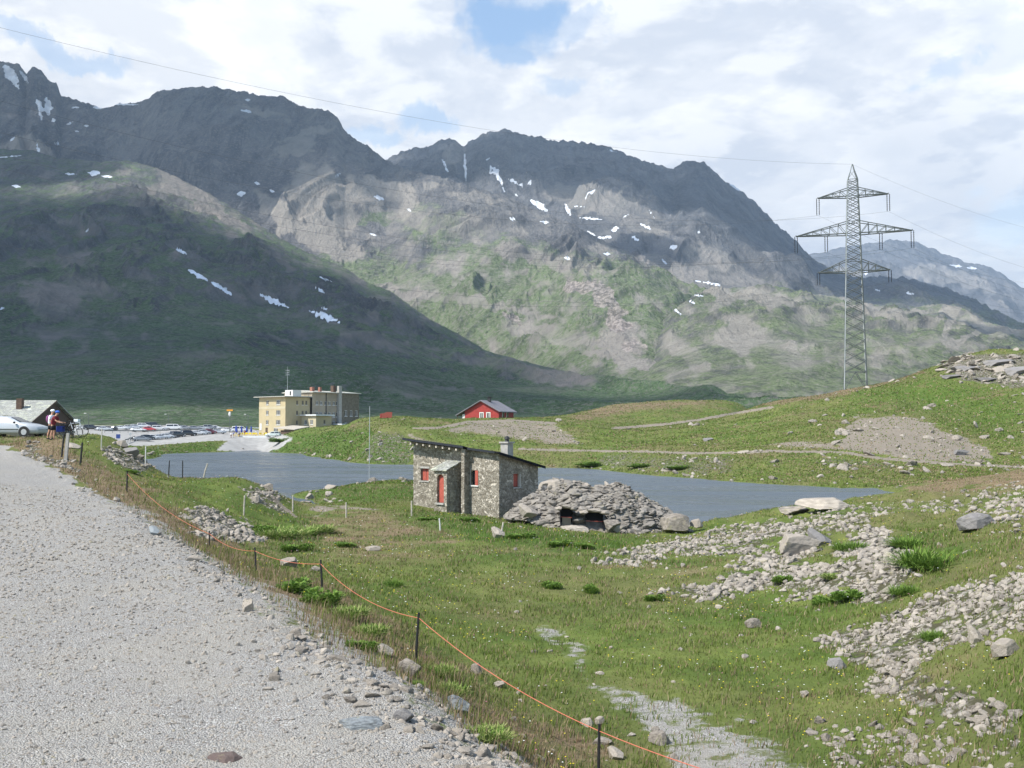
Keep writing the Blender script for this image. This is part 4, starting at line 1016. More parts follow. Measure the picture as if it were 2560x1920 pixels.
    r2 = slab(5.284, LX + 0.32, -0.35, LY + 0.35, 0.0, 0.15, M['dark_roof'], 'roof')
    slab(5.30, LX - 0.05, -0.39, -0.352, -0.04, 0.19, M['fascia'], 'gutter', r2)
    slab(LX + 0.322, LX + 0.35, -0.35, LY + 0.37, -0.06, 0.22, M['dark_roof'], 'barge_board', r2)
    for k in range(8):
        x = 0.35 + k * 0.60
        mb = MB(); mb.box(x, x + 0.13, -0.70, -0.003, top(x, -0.35) - 0.16, top(x, -0.35) - 0.002 - 0.02)
        mb.build('rafter', M['grey_wood'], o)
    # chimney
    cz = top(6.8, 1.8)
    ch = MB().box(6.52, 7.12, 1.52, 2.08, cz - 0.1, 4.10).build('chimney', M['concrete'], o)
    MB().box(6.44, 7.20, 1.44, 2.16, 4.102, 4.20).build('cap', M['concrete'], ch)
    p = MB(); p.tube([(6.82, 1.8, 4.20), (6.82, 1.8, 4.36)], [0.17, 0.12], 10); p.tube([(6.82, 1.8, 4.37), (6.84, 1.8, 4.50), (6.84, 1.8, 4.58)], [0.20, 0.16, 0.03], 10)
    p.build('chimney_pot', M['dark_metal'], ch)
    # porch
    x0, x1, d = 3.32, 4.45, 1.37
    pf = MB()
    # arched opening in the porch front
    xa, xb, za, zs = 3.58, 4.19, 0.28, 1.80
    n = 9; arc = [(xa + (xb - xa) * (0.5 - 0.5 * math.cos(math.pi * i / (n - 1))), zs + 0.31 * math.sin(math.pi * i / (n - 1))) for i in range(n)]
    pf.add([(x0, -d, -1.6), (xa, -d, -1.6), (xa, -d, zs), (x0, -d, zs)], [(0, 1, 2, 3)])
    pf.add([(xb, -d, -1.6), (x1, -d, -1.6), (x1, -d, zs), (xb, -d, zs)], [(0, 1, 2, 3)])
    pf.add([(xa, -d, -1.6), (xb, -d, -1.6), (xb, -d, za), (xa, -d, za)], [(0, 1, 2, 3)])
    zt0, zt1 = 2.36, 2.30
    pts = [(x0, zs)] + arc + [(x1, zs)]
    for i in range(len(pts) - 1):
        a, b = pts[i], pts[i + 1]
        pf.add([(a[0], -d, a[1]), (b[0], -d, b[1]), (b[0], -d, zt0), (a[0], -d, zt0)], [(0, 1, 2, 3)])
    op = [(xa, za)] + arc + [(xb, za)]
    for a, b in zip(op[:-1], op[1:]): pf.add([(a[0], -d, a[1]), (b[0], -d, b[1]), (b[0], -d + 0.25, b[1]), (a[0], -d + 0.25, a[1])], [(0, 1, 2, 3)])
    for x in (x0, x1): pf.add([(x, -d, -1.6), (x, -0.001, -1.6), (x, -0.001, 2.86), (x, -d, zt0)], [(0, 1, 2, 3)])
    po = pf.build('porch', M['hutstone'], o)
    mb = MB(); mb.prism([(p_[0], p_[1]) for p_ in op], 'y', -d + 0.17, -d + 0.21); mb.build('door', M['red_paint'], po)
    mb = MB()
    for j in range(4):
        y0, y1 = -d - 0.16 + j * 0.37, -d - 0.16 + (j + 1) * 0.37 + 0.06
        y1 = min(y1, -0.004)
        f0 = (y0 + d) / d; f1 = (y1 + d) / d
        z0, z1 = zt0 + 0.5 * f0 + 0.035 * (j % 2) + 0.03, zt0 + 0.5 * f1 + 0.05
        mb.hexa([(x0 - .16, y0, z0), (x1 + .12, y0, z0), (x1 + .12, y1, z1), (x0 - .16, y1, z1), (x0 - .16, y0, z0 + .07), (x1 + .12, y0, z0 + .07), (x1 + .12, y1, z1 + .06), (x0 - .16, y1, z1 + .06)])
    mb.build('porch_roof', M['slate'], po)
    MB().box(xa - 0.06, xb + 0.06, -d - 0.10, -d - 0.002, 0.16, 0.276).build('door_step', M['concrete'], po)
hut()
def slab_thing():
    h = hit(1088, 1261)
    o = MB().box(-0.95, 0.95, -0.55, 0.55, -0.15, 0.09).build('stone_slab', M['concrete']); o.location = h + Vector((0, 0, 0.03)); o.rotation_euler = (0, 0, -0.7)
    tag(o, 'flat pale concrete slab in front of the hut door', 'slab')
slab_thing()
def meter_box(px, py, w, h, label, lid):
    p = hit(px, py)
    o = thing('concrete_box', label, 'box', p, -0.70, 'concrete boxes in front of the hut')
    b = MB().box(-w / 2, w / 2, -0.25, 0.25, -0.2, h).build('body', M['concrete'], o)
    MB().box(-w / 2 + .03, w / 2 - .03, -0.275, -0.252, 0.06, h - 0.05).build('panel', M['brown_wood'], o)
    MB().box(-w / 2 - .03, w / 2 + .03, -0.3, 0.28, h + 0.002, h + 0.06).build('lid', M['concrete'], o)
    if lid: MB().box(-w / 2 + .02, w / 2 - .02, -0.30, -0.277, h * .45, h * .5).build('rail', M['grey_wood'], o)
meter_box(1185, 1264, 0.60, 0.56, 'left concrete box with a rail across its dark panel', True)
meter_box(1215, 1268, 0.62, 0.56, 'right concrete box with a plain dark panel', False)

# ------------------------------------------------------------------ facade helper for plastered buildings
def facade(parent, mname, m, P0, P1, z0, z1, wins, frame_m, depth=0.18, name='wall', shut=None):
    """vertical wall from P0 to P1 (local xy) with recessed windows: (s0, s1, za, zb, kind)"""
    P0 = Vector(P0); P1 = Vector(P1); L = (P1 - P0).length; d = (P1 - P0) / L; nrm = Vector((d.y, -d.x))
    def Q(s, off, z): p = P0 + d * s + nrm * off; return (p.x, p.y, z)
    mb = MB()
    cs = sorted(set([0, L] + [w[0] for w in wins] + [w[1] for w in wins])); zs = sorted(set([z0, z1] + [w[2] for w in wins] + [w[3] for w in wins]))
    for a, b in zip(cs[:-1], cs[1:]):
        for c, e in zip(zs[:-1], zs[1:]):
            if any(w[0] <= (a + b) / 2 <= w[1] and w[2] <= (c + e) / 2 <= w[3] for w in wins): continue
            mb.add([Q(a, 0, c), Q(b, 0, c), Q(b, 0, e), Q(a, 0, e)], [(0, 1, 2, 3)])
    for w in wins:
        s0, s1, a, b = w[:4]
        for (x, z), (x2, z2) in [((s0, a), (s1, a)), ((s1, a), (s1, b)), ((s1, b), (s0, b)), ((s0, b), (s0, a))]:
            mb.add([Q(x, 0, z), Q(x2, 0, z2), Q(x2, -depth, z2), Q(x, -depth, z)], [(0, 1, 2, 3)])
    wall = mb.build(name, m, parent)
    for w in wins:
        s0, s1, a, b, kind = w
        g = MB().add([Q(s0, -depth, a), Q(s1, -depth, a), Q(s1, -depth, b), Q(s0, -depth, b)], [(0, 1, 2, 3)])
        go = g.build('door' if kind == 'door' else 'window', M['brown_wood'] if kind == 'door' else M['glass'], parent)
        if kind == 'door': continue
        fr = MB()
        def bar(x0, x1, y0, y1):
            fr.hexa([Q(x0, -depth + .01, y0), Q(x1, -depth + .01, y0), Q(x1, -depth + .07, y0), Q(x0, -depth + .07, y0), Q(x0, -depth + .01, y1), Q(x1, -depth + .01, y1), Q(x1, -depth + .07, y1), Q(x0, -depth + .07, y1)])
        f = 0.11
        bar(s0, s0 + f, a, b); bar(s1 - f, s1, a, b); bar(s0 + f, s1 - f, a, a + f); bar(s0 + f, s1 - f, b - f, b)
        nm = 1 if kind == 'single' else 2
        for k in range(nm):
            x = s0 + (s1 - s0) * (k + 1) / (nm + 1); bar(x - f * .6, x + f * .6, a + f, b - f)
        fr.build('frame', frame_m, go)
        si = MB(); si.hexa([Q(s0 - .1, 0.004, a - .14), Q(s1 + .1, 0.004, a - .14), Q(s1 + .1, .12, a - .14), Q(s0 - .1, .12, a - .14), Q(s0 - .1, 0.004, a - .002), Q(s1 + .1, 0.004, a - .002), Q(s1 + .1, .12, a - .002), Q(s0 - .1, .12, a - .002)])
        si.build('sill', M['white_paint'], go)
    return wall

# ------------------------------------------------------------------ the hotel
def hotel():
    Yn = 318.0
    A = stand(713, Yn)                       # near corner
    z0 = CZ - 2.6
    th = R(38)
    ex = Vector((-math.cos(th), math.sin(th), 0))     # along the front, to the left
    ey = Vector((math.sin(th), math.cos(th), 0))      # along the long side, away
    # local frame: x to the right along the front, y away; origin at the near corner
    o = thing('hotel', 'long four storey hotel, cream front and darker grey rear wing, at the car park', 'hotel', (A.x, A.y, z0), -th)
    W_, H = 13.3, 12.55
    def zc(v): return v
    # front
    wins = []
    for k, z in enumerate((10.1, 6.8, 3.65)):
        wins += [(3.6, 4.9, z, z + 1.45, 'single'), (8.7, 10.8, z - 0.05, z + 1.5, 'double')]
    wins += [(3.4, 4.6, 0.35, 2.7, 'door'), (7.6, 9.6, 0.6, 2.7, 'double')]
    facade(o, '', M['cream'], (-W_, 0), (0, 0), -1.5, H, wins, M['white_paint'])
    band = MB().box(-W_ - 0.03, 0.03, -0.03, -0.003, 8.75, 9.5); band.build('fascia_band', M['cream2'], o)
    # long side, first block 17 m
    L1, L2, L3 = 10.2, 22.6, 30.6
    wins = []
    for z in (10.1, 6.8, 3.65): wins += [(4.4, 5.2, z, z + 1.4, 'single'), (6.7, 7.5, z, z + 1.4, 'single'), (8.2, 9.0, z, z + 1.4, 'single')]
    facade(o, '', M['cream'], (0, 0), (0, L1), -1.5, H, wins, M['grey_render'])
    facade(o, '', M['cream'], (-W_, L1), (-W_, 0), -1.5, H, [], M['white_paint'])
    # rear wing
    H2 = 14.2
    wins = []
    for s in (1.6, 3.3, 5.4, 7.0, 8.9, 10.4):
        for z in (3.3, 6.3): wins.append((s, s + 1.1, z, z + 1.6, 'single'))
        wins.append((s, s + 1.1, 10.2, 11.5, 'single'))
    facade(o, '', M['grey_render'], (0.9, L1), (0.9, L2), -1.5, H2, [(a, b, c, d, e) for a, b, c, d, e in wins if b < L2 - L1 - .2], M['white_paint'])
    wins = []
    for s in (1.4, 3.8, 6.2):
        for z in (2.4, 6.6): wins.append((s, s + 1.2, z, z + 2.0, 'single'))
    facade(o, '', M['dark_shingle'], (1.4, L2), (1.4, L3), -1.5, H2, wins, M['white_paint'])
    facade(o, '', M['grey_render'], (-W_, L1 + .01), (0.9, L1 + .01), H + .4, H2, [], M['white_paint'])
    facade(o, '', M['dark_shingle'], (1.4, L3), (-W_, L3), -1.5, H2, [], M['white_paint'])
    facade(o, '', M['grey_render'], (-W_, L3), (-W_, L1), -1.5, H2, [], M['white_paint'])
    MB().box(0.901, 1.399, L2 - 0.1, L2, -1.5, H2).build('wall', M['dark_shingle'], o)
    # roofs (shallow pitch, a pale sheet with a thin edge)
    mb = MB(); mb.hexa([(-W_ - 1.5, -1.2, H + .02), (1.1, -1.2, H + .02), (1.1, L1 + .5, H + .12), (-W_ - 1.5, L1 + .5, H + .12), (-W_ - 1.5, -1.2, H + .24), (1.1, -1.2, H + .24), (1.1, L1 - .1, H + .4), (-W_ - 1.5, L1 - .1, H + .4)])
    mb.build('roof', M['roof_sheet'], o)
    mb = MB(); mb.prism([(-W_ - .6, H2 + .02), (2.0, H2 + .02), (2.0, H2 + .25), (-W_ / 2, H2 + 1.0), (-W_ - .6, H2 + .25)], 'y', L1 - .5, L3 + .5)
    mb.build('roof', M['roof_sheet'], o)
    # stair head, chimneys, aerial
    b = MB().box(-3.9, -0.1, 3.0, 6.5, H + .3, H + 2.3).build('stair_tower', M['white_paint'], o)
    MB().box(-1.6, -0.9, 2.96, 2.998, H + .6, H + 1.9).build('door', M['glass'], b)
    MB().box(-2.4, -1.2, 12.0, 13.0, H2 + .3, H2 + 1.9).build('chimney', M['brick'], o)
    MB().box(-0.6, 0.3, 14.0, 14.8, H2 + .2, H2 + 1.9).build('chimney', M['brick'], o)
    MB().box(-1.2, 0.2, 20.0, 21.2, H2 + .2, H2 + 2.6).build('chimney', M['brown_wood'], o)
    MB().box(0.92, 1.9, L2 - 1.6, L2 - .3, -1.5, H2 + 2.5).build('flue_stack', M['concrete'], o)
    mb = MB(); mb.tube([(-3.3, 3.4, H + 2.2), (-3.3, 3.4, H + 10.0)], [.07, .04], 6)
    for z in (7.2, 7.9, 8.6): mb.tube([(-4.3, 3.4, H + z), (-2.3, 3.4, H + z + .2)], .05, 5); mb.tube([(-3.3, 2.5, H + z), (-3.3, 4.3, H + z)], .05, 5)
    mb.build('aerial', M['steel_lt'], o)
    MB().tube([(1.0, 16.2, -1), (1.0, 16.2, H2)], .14, 6).build('downpipe', M['dark_metal'], o)
    # side annexes
    an = []
    facade(o, '', M['cream2'], (0.01, 6.5), (7.2, 6.5), 1.6, 6.5, [(1.4, 2.8, 3.7, 5.2, 'double'), (4.4, 5.8, 3.7, 5.2, 'double')], M['white_paint'])
    facade(o, '', M['cream'], (7.2, 6.5), (7.2, 13.0), 1.6, 6.5, [(3.2, 4.0, 3.9, 5.2, 'single')], M['grey_render'])
    MB().box(0.02, 8.0, 5.8, 13.8, 6.52, 6.95).build('annex_roof', M['roof_white'], o)
    facade(o, '', M['grey_render'], (2.4, 4.6), (9.6, 4.6), -1.5, 2.2, [(2.0, 3.4, .3, 1.6, 'double')], M['grey_render'])
    facade(o, '', M['grey_render'], (9.6, 4.6), (9.6, 18.0), -1.5, 2.2, [(2.0, 3.4, .4, 1.6, 'double'), (5.0, 6.4, .4, 1.6, 'double'), (8, 9.4, .4, 1.6, 'double')], M['grey_render'])
    MB().box(0.03, 10.2, 4.2, 14.0, 2.22, 2.52).build('annex_roof', M['dark_roof'], o)
    MB().box(1.45, 11.0, 14.1, 27.0, 3.6, 4.0).build('terrace_roof', M['roof_white'], o)
    MB().box(1.46, 10.0, 14.6, 26.0, -1.0, 3.59).build('annex_wall', M['grey_render'], o)
    # lean-to by the near corner
    mb = MB(); mb.hexa([(-1.6, -3.6, 2.5), (9.0, -3.6, 2.0), (9.0, 2.4, 2.9), (0.03, 2.4, 3.3), (-1.6, -3.6, 2.7), (9.0, -3.6, 2.2), (9.0, 2.4, 3.1), (0.03, 2.4, 3.5)])
    mb.build('lean_to_roof', M['grey_wood'], o)
    mb = MB().box(1.2, 8.4, -2.8, -2.6, -1.5, 1.9); mb.box(8.2, 8.4, -2.59, 3.0, -1.5, 1.9); mb.build('lean_to_wall', M['brown_wood'], o)
    MB().box(-0.5, 1.4, -2.86, -2.802, -1.4, 1.2).build('lean_to_door', M['grey_render'], o)
    # sign panel on the front by the door
    MB().box(-W_ + 0.5, -W_ + 1.5, -0.09, -0.032, 1.9, 4.1).build('sign', M['white_paint'], o)
    return o
hotel()

# ------------------------------------------------------------------ red cabin
def cabin():
    Y = 252.0
    px0, px1 = 1155, 1255
    c = stand(1205, Y)
    z0 = c.z - 0.55
    o = thing('red_cabin', 'red wooden cabin with a grey pitched roof on the grassy rise', 'cabin', (at(1162, 1045, Y).x, Y, z0), R(-26))
    W_, D, HE, HR = 9.6, 8.4, 2.4, 4.9
    # gable front with two framed windows, walls, porch on the left
    mb = MB()
    wn = [(4.3, 5.3, .35, 2.0), (6.2, 7.2, .35, 2.0)]
    cs = [0, 4.3, 5.3, 6.2, 7.2, W_]
    for a, b in zip(cs[:-1], cs[1:]):
        hole = any(abs(a - w[0]) < 1e-6 for w in wn)
        def tp(x): return HE + (HR - HE) * (1 - abs(x - W_ / 2) / (W_ / 2))
        xs_ = [a, b] if not (a < W_ / 2 < b) else [a, W_ / 2, b]
        for u0, u1 in zip(xs_[:-1], xs_[1:]):
            if hole:
                mb.add([(u0, 0, -1), (u1, 0, -1), (u1, 0, .35), (u0, 0, .35)], [(0, 1, 2, 3)])
                mb.add([(u0, 0, 2.0), (u1, 0, 2.0), (u1, 0, tp(u1)), (u0, 0, tp(u0))], [(0, 1, 2, 3)])
            else: mb.add([(u0, 0, -1), (u1, 0, -1), (u1, 0, tp(u1)), (u0, 0, tp(u0))], [(0, 1, 2, 3)])
    mb.build('wall', M['red_wood'], o)
    mb = MB(); mb.add([(W_, 0, -1), (W_, D, -1), (W_, D, HE), (W_, 0, HE)], [(0, 1, 2, 3)]); mb.build('wall', M['red_wood'], o)
    mb = MB(); mb.add([(0, D, -1), (0, 0, -1), (0, 0, HE), (0, D, HE)], [(0, 1, 2, 3)]); mb.build('wall', M['red_wood'], o)
    mb = MB(); mb.add([(W_, D, -1), (0, D, -1), (0, D, HE), (W_ / 2, D, HR), (W_, D, HE)], [(0, 1, 2, 3, 4)]); mb.build('wall', M['red_wood'], o)
    for x0, x1, a, b in wn:
        w = MB().box(x0 + .1, x1 - .1, .06, .10, a, b - .1).build('window', M['glass'], o)
        f = MB(); f.box(x0 - .1, x0 + .13, -.06, .05, a - .1, b + .1); f.box(x1 - .13, x1 + .1, -.06, .05, a - .1, b + .1); f.box(x0 + .13, x1 - .13, -.06, .05, b - .12, b + .1); f.box((x0 + x1) / 2 - .05, (x0 + x1) / 2 + .05, -.05, .05, a, b - .12)
        f.build('frame', M['white_paint'], w)
    for y in (2.0, 4.4):
        w = MB().box(W_ + .002, W_ + .05, y, y + 1.1, .9, 2.1).build('window', M['glass'], o)
        MB().box(W_ + .003, W_ + .08, y - .14, y - .002, .8, 2.2).build('frame', M['white_paint'], w)
    rf = MB()
    ov = 0.7
    k = (HR - HE) / (W_ / 2)
    for sgn in (-1, 1):
        xe = W_ / 2 + sgn * (W_ / 2 + ov + (1.6 if sgn < 0 else 0)); ze = HR - k * abs(xe - W_ / 2)
        xr = W_ / 2
        pts = [(xr, -ov, HR + .02), (xe, -ov, ze + .02), (xe, D + ov, ze + .02), (xr, D + ov, HR + .02)]
        rf.hexa(pts + [(p[0], p[1], p[2] + .22) for p in pts])
    r = rf.build('roof', mat('cabin_roof', (0.17, 0.165, 0.18), 0.8, 0.15, 1.0), o)
    MB().box(W_ / 2 + .3, W_ / 2 + 1.0, 2.6, 3.3, HR - .3, HR + 1.0).build('chimney', M['dark_metal'], r)
    MB().box(W_ / 2 + .1, W_ / 2 + 1.2, 2.4, 3.5, HR + 1.002, HR + 1.12).build('cap', M['dark_metal'], r)
    for x in (-1.9,):
        MB().tube([(x, -.3, -1), (x, -.3, HE - .9)], .1, 6).build('porch_post', M['brown_wood'], o)
    MB().box(-.7, -.003, .0, .1, 0.1, 1.6).build('door', M['white_paint'], o)
cabin()

# ------------------------------------------------------------------ slate roofed house at the left edge
def left_house():
    Y = 150.0
    xr = -52.3 / 114 * Y
    o = thing('slate_house', 'house with a pale stone slate roof behind the silver car', 'house', (xr, Y - 8, CZ - 2.4), R(2))
    W_, D, HE, HR = 8.2, 16.0, 3.2, 6.35
    mb = MB(); mb.add([(0, 0, -1), (0, D, -1), (0, D, HE), (0, D / 2, HR), (0, 0, HE)], [(0, 1, 2, 3, 4)]); mb.build('gable_wall', M['brown_wood'], o)
    mb = MB(); mb.add([(-W_, 0, -1), (0, 0, -1), (0, 0, HE), (-W_, 0, HE)], [(0, 1, 2, 3)]); mb.build('wall', M['grey_render'], o)
    mb = MB(); mb.add([(-W_, D, -1), (-W_, 0, -1), (-W_, 0, HE), (-W_, D / 2, HR), (-W_, D, HE)], [(0, 1, 2, 3, 4)]); mb.build('gable_wall', M['grey_render'], o)
    mb = MB()
    for y0, z0, y1, z1 in ((-.7, HE - .25, D / 2, HR + .05), (D + .7, HE - .25, D / 2, HR + .05)):
        pts = [(-W_ - .5, y0, z0), (.5, y0, z0), (.5, y1, z1), (-W_ - .5, y1, z1)]
        mb.hexa(pts + [(p[0], p[1], p[2] + .18) for p in pts])
    rf = mb.build('roof', M['slate'], o)
    MB().box(.502, .56, -.7, D / 2, HE - .2, HE - .19).build('eaves', M['dark_roof'], rf)
    mb = MB(); mb.add([(.505, -.7, HE - .35), (.505, D / 2, HR - .05), (.505, D / 2, HR + .25), (.505, -.7, HE - .05), (.56, -.7, HE - .35), (.56, D / 2, HR - .05), (.56, D / 2, HR + .25), (.56, -.7, HE - .05)],
                      [(0, 1, 2, 3), (7, 6, 5, 4), (0, 4, 5, 1), (2, 6, 7, 3), (0, 3, 7, 4), (1, 5, 6, 2)]); mb.build('barge_board', M['brown_wood'], rf)
    MB().box(-3.9, -3.1, 4.4, 5.2, 4.6, 6.75).build('chimney', M['brown_wood'], rf)
    for x in (-6.2, -4.7): MB().box(x, x + .8, 2.0, 2.7, 4.06, 4.26).build('roof_light', M['glass'], rf)
    MB().box(.003, .08, 3.4, 4.8, .8, 1.9).build('sign', M['roof_sheet'], o)
left_house()

# ------------------------------------------------------------------ cars
WHEEL = {}
def wheel_meshes(r):
    if r not in WHEEL:
        t = MB(); t.tube([(0, -.10, 0), (0, .10, 0)], r, 20); 
        m = MB(); m.tube([(0, -.108, 0), (0, .108, 0)], r * .62, 14)
        WHEEL[r] = (t.mesh('tyre', M['tyre']), m.mesh('rim', M['rim']))
    return WHEEL[r]
KINDS = {  # stations: x, bottom, belt, roof, half width, roof half width   (nose at +x)
 'hatch': dict(L=4.0, st=[(2.00, .35, .62, .64, .62, .55), (1.93, .22, .72, .76, .78, .68), (1.2, .18, .90, .95, .84, .74), (.95, .18, .93, 1.0, .85, .72), (.25, .18, .95, 1.42, .86, .62), (-.6, .18, .97, 1.47, .86, .61), (-1.45, .2, .99, 1.40, .85, .60), (-1.85, .25, 1.0, 1.06, .82, .66), (-2.0, .38, .85, .9, .7, .6)], cab=(3, 7), wr=.31, wx=(1.28, -1.22)),
 'saloon': dict(L=4.7, st=[(2.35, .36, .58, .60, .60, .50), (2.28, .22, .66, .70, .78, .66), (1.5, .18, .84, .90, .88, .76), (1.05, .18, .90, .96, .90, .76), (.15, .18, .93, 1.38, .90, .60), (-.6, .18, .95, 1.42, .90, .59), (-1.35, .2, .97, 1.28, .89, .60), (-1.75, .22, 1.0, 1.04, .87, .72), (-2.25, .25, .98, 1.02, .82, .68), (-2.35, .4, .85, .88, .7, .6)], cab=(3, 7), wr=.33, wx=(1.42, -1.35)),
 'suv': dict(L=4.5, st=[(2.25, .42, .78, .82, .66, .6), (2.18, .3, .92, .97, .84, .74), (1.3, .26, 1.05, 1.1, .9, .8), (1.1, .26, 1.07, 1.14, .91, .78), (.5, .26, 1.1, 1.68, .92, .70), (-.6, .26, 1.1, 1.74, .92, .70), (-1.95, .3, 1.1, 1.70, .91, .70), (-2.15, .32, 1.1, 1.18, .88, .78), (-2.25, .42, .95, 1.0, .8, .7)], cab=(3, 7), wr=.37, wx=(1.4, -1.38)),
 'van': dict(L=5.0, st=[(2.5, .42, .85, .9, .7, .62), (2.42, .28, 1.0, 1.06, .86, .78), (1.9, .24, 1.12, 1.2, .94, .84), (1.75, .24, 1.14, 1.26, .95, .84), (1.1, .24, 1.15, 1.88, .96, .80), (0, .24, 1.15, 1.95, .96, .80), (-2.3, .28, 1.15, 1.92, .95, .80), (-2.45, .3, 1.15, 1.30, .93, .85), (-2.5, .42, 1.0, 1.1, .88, .8)], cab=(3, 7), wr=.34, wx=(1.65, -1.5)),
}
def car_parts(kind):
    K = KINDS[kind]; st = K['st']
    b = MB(); n = 0; rings = []
    def ring(s):
        x, zb, zt, zr, w, wr = s
        if abs(zr - zt) < .12: pts = [(w * .86, zb), (w, zb + .14), (w, (zb + zt) / 2), (w * .97, zt - .02), (wr, zr - .01), (wr * .6, zr + .015)]
        else: pts = [(w * .86, zb), (w, zb + .14), (w, (zb + zt) / 2), (w * .97, zt), (wr, zr - .05), (wr * .75, zr)]
        return [(x, -y, z) for y, z in pts] + [(x, y, z) for y, z in reversed(pts)]
    vs = []
    for s in st: vs += ring(s)
    fs = []
    for i in range(len(st) - 1):
        for k in range(12):
            fs.append((i * 12 + k, (i + 1) * 12 + k, (i + 1) * 12 + (k + 1) % 12, i * 12 + (k + 1) % 12))
    fs.append(tuple(range(12))); fs.append(tuple((len(st) - 1) * 12 + k for k in range(11, -1, -1)))
    b.add(vs, fs)
    c0, c1 = K['cab']
    def lerp(p, q, t): return tuple(p[i] + (q[i] - p[i]) * t for i in range(3))
    sides = []
    for sg in (0, 1):
        g = MB()
        for i in range(c0, c1):
            A = ring(st[i]); B = ring(st[i + 1])
            lo = 3 if sg == 0 else 8; hi = 4 if sg == 0 else 7
            a0, a1 = A[lo], A[hi]; b0, b1 = B[lo], B[hi]
            oy = -.012 if sg == 0 else .012
            def mk(p, q, t): r = lerp(p, q, t); return (r[0], r[1] + oy, r[2])
            f0 = .12; f1 = .88
            if i == c0: q = [mk(lerp(a0, b0, .25), lerp(a1, b1, .25), f0), mk(b0, b1, f0), mk(b0, b1, f1), mk(lerp(a0, b0, .75), lerp(a1, b1, .75), f1)]; q = [mk(lerp(a0, b0, .3), lerp(a1, b1, .3), f0), mk(lerp(a0, b0, .97), lerp(a1, b1, .97), f0), mk(lerp(a0, b0, .97), lerp(a1, b1, .97), f1)]
            elif i == c1 - 1: q = [mk(lerp(a0, b0, .06), lerp(a1, b1, .06), f0), mk(lerp(a0, b0, .7), lerp(a1, b1, .7), f0), mk(lerp(a0, b0, .06), lerp(a1, b1, .06), f1)]
            else: q = [mk(lerp(a0, b0, .04), lerp(a1, b1, .04), f0), mk(lerp(a0, b0, .96), lerp(a1, b1, .96), f0), mk(lerp(a0, b0, .96), lerp(a1, b1, .96), f1), mk(lerp(a0, b0, .04), lerp(a1, b1, .04), f1)]
            g.add(q, [tuple(range(len(q)))])
        sides.append(g)
    def screen(i, j, d):
        g = MB(); A = ring(st[i]); B = ring(st[j])
        off = Vector((d * .012, 0, .012))
        q = [Vector(lerp(A[4], B[4], .12)), Vector(lerp(A[7], B[7], .12)), Vector(lerp(A[7], B[7], .9)), Vector(lerp(A[4], B[4], .9))]
        q[0].y *= .9; q[1].y *= .9; q[2].y *= .92; q[3].y *= .92
        m0 = [Vector(lerp(A[5], B[5], .12)), Vector(lerp(A[6], B[6], .12)), Vector(lerp(A[6], B[6], .9)), Vector(lerp(A[5], B[5], .9))]
        g.add([tuple(v + off) for v in (q[0], m0[0], m0[3], q[3])], [(0, 1, 2, 3)]); g.add([tuple(v + off) for v in (m0[0], m0[1], m0[2], m0[3])], [(0, 1, 2, 3)]); g.add([tuple(v + off) for v in (m0[1], q[1], q[2], m0[2])], [(0, 1, 2, 3)])
        return g
    return b, sides, screen(c0, c0 + 1, 1), screen(c1, c1 - 1, -1), K
CARM = {}
def car(kind, colname, loc, rz, label, group=None, detail=False, name='parked_car', cat='car', scale=1.0):
    o = thing(name, label, cat, loc, rz, group)
    o.scale = (scale,) * 3
    key = (kind, colname)
    if key not in CARM:
        b, sides, ws, rs, K = car_parts(kind)
        CARM[key] = (b.mesh('body', PAINT[colname], True), [s.mesh('side_window', M['glass']) for s in sides], ws.mesh('windscreen', M['glass']), rs.mesh('rear_window', M['glass']), K)
    bm_, sm, wm, rm, K = CARM[key]
    def put(nm, me, par=o, l=(0, 0, 0)):
        c = bpy.data.objects.new(nm, me); link(c, par); c.location = l; return c
    put('body', bm_)
    for s in sm: put('side_window', s)
    put('windscreen', wm); put('rear_window', rm)
    tm, rmm = wheel_meshes(K['wr'])
    for x in K['wx']:
        for y in (-.78, .78):
            w = put('wheel', tm, o, (x, y * (K['st'][4][4] / .86), K['wr'])); put('rim', rmm, w)
    return o, K
PAINT = {k: paint_mat(k, c) for k, c in {'white': (.58, .58, .58), 'silver': (.38, .40, .42), 'grey': (.20, .21, .225), 'black': (.02, .02, .023), 'red': (.42, .03, .03), 'darkred': (.20, .02, .03), 'blue': (.05, .08, .22), 'palegreen': (.45, .5, .47)}.items()}

# silver car at the left edge, nose to the right
p = at(115, 1089, 69.0)
cz_ = hgt(p.x - 2.3, 69.0)
o, K = car('saloon', 'silver', (p.x - 2.35, 69.0, cz_ + 0.03), R(-6), 'silver car parked at the roadside beside the cyclists', name='silver_car')
for sy in (-1, 1):
    MB().blob((1.92, sy * .66, .66), (.30, .14, .085), 10, 6).build('headlight', M['lamp'], o, True)
    m_ = MB(); m_.blob((.78, sy * 1.0, .98), (.10, .10, .075), 8, 6); m_.build('mirror', M['dark_metal'], o, True)
MB().box(2.12, 2.32, -.5, .5, .30, .44).build('grille', M['dark_metal'], o)
for sy in (-1, 1):
    for x in K['wx']: MB().tube([(x, sy * .895, .33), (x, sy * .912, .33)], .40, 20).build('wheel_arch', M['dark_metal'], o)
m_ = MB().box(-1.2, 1.0, -.925, -.902, .50, .545); m_.build('side_trim', M['dark_metal'], o)

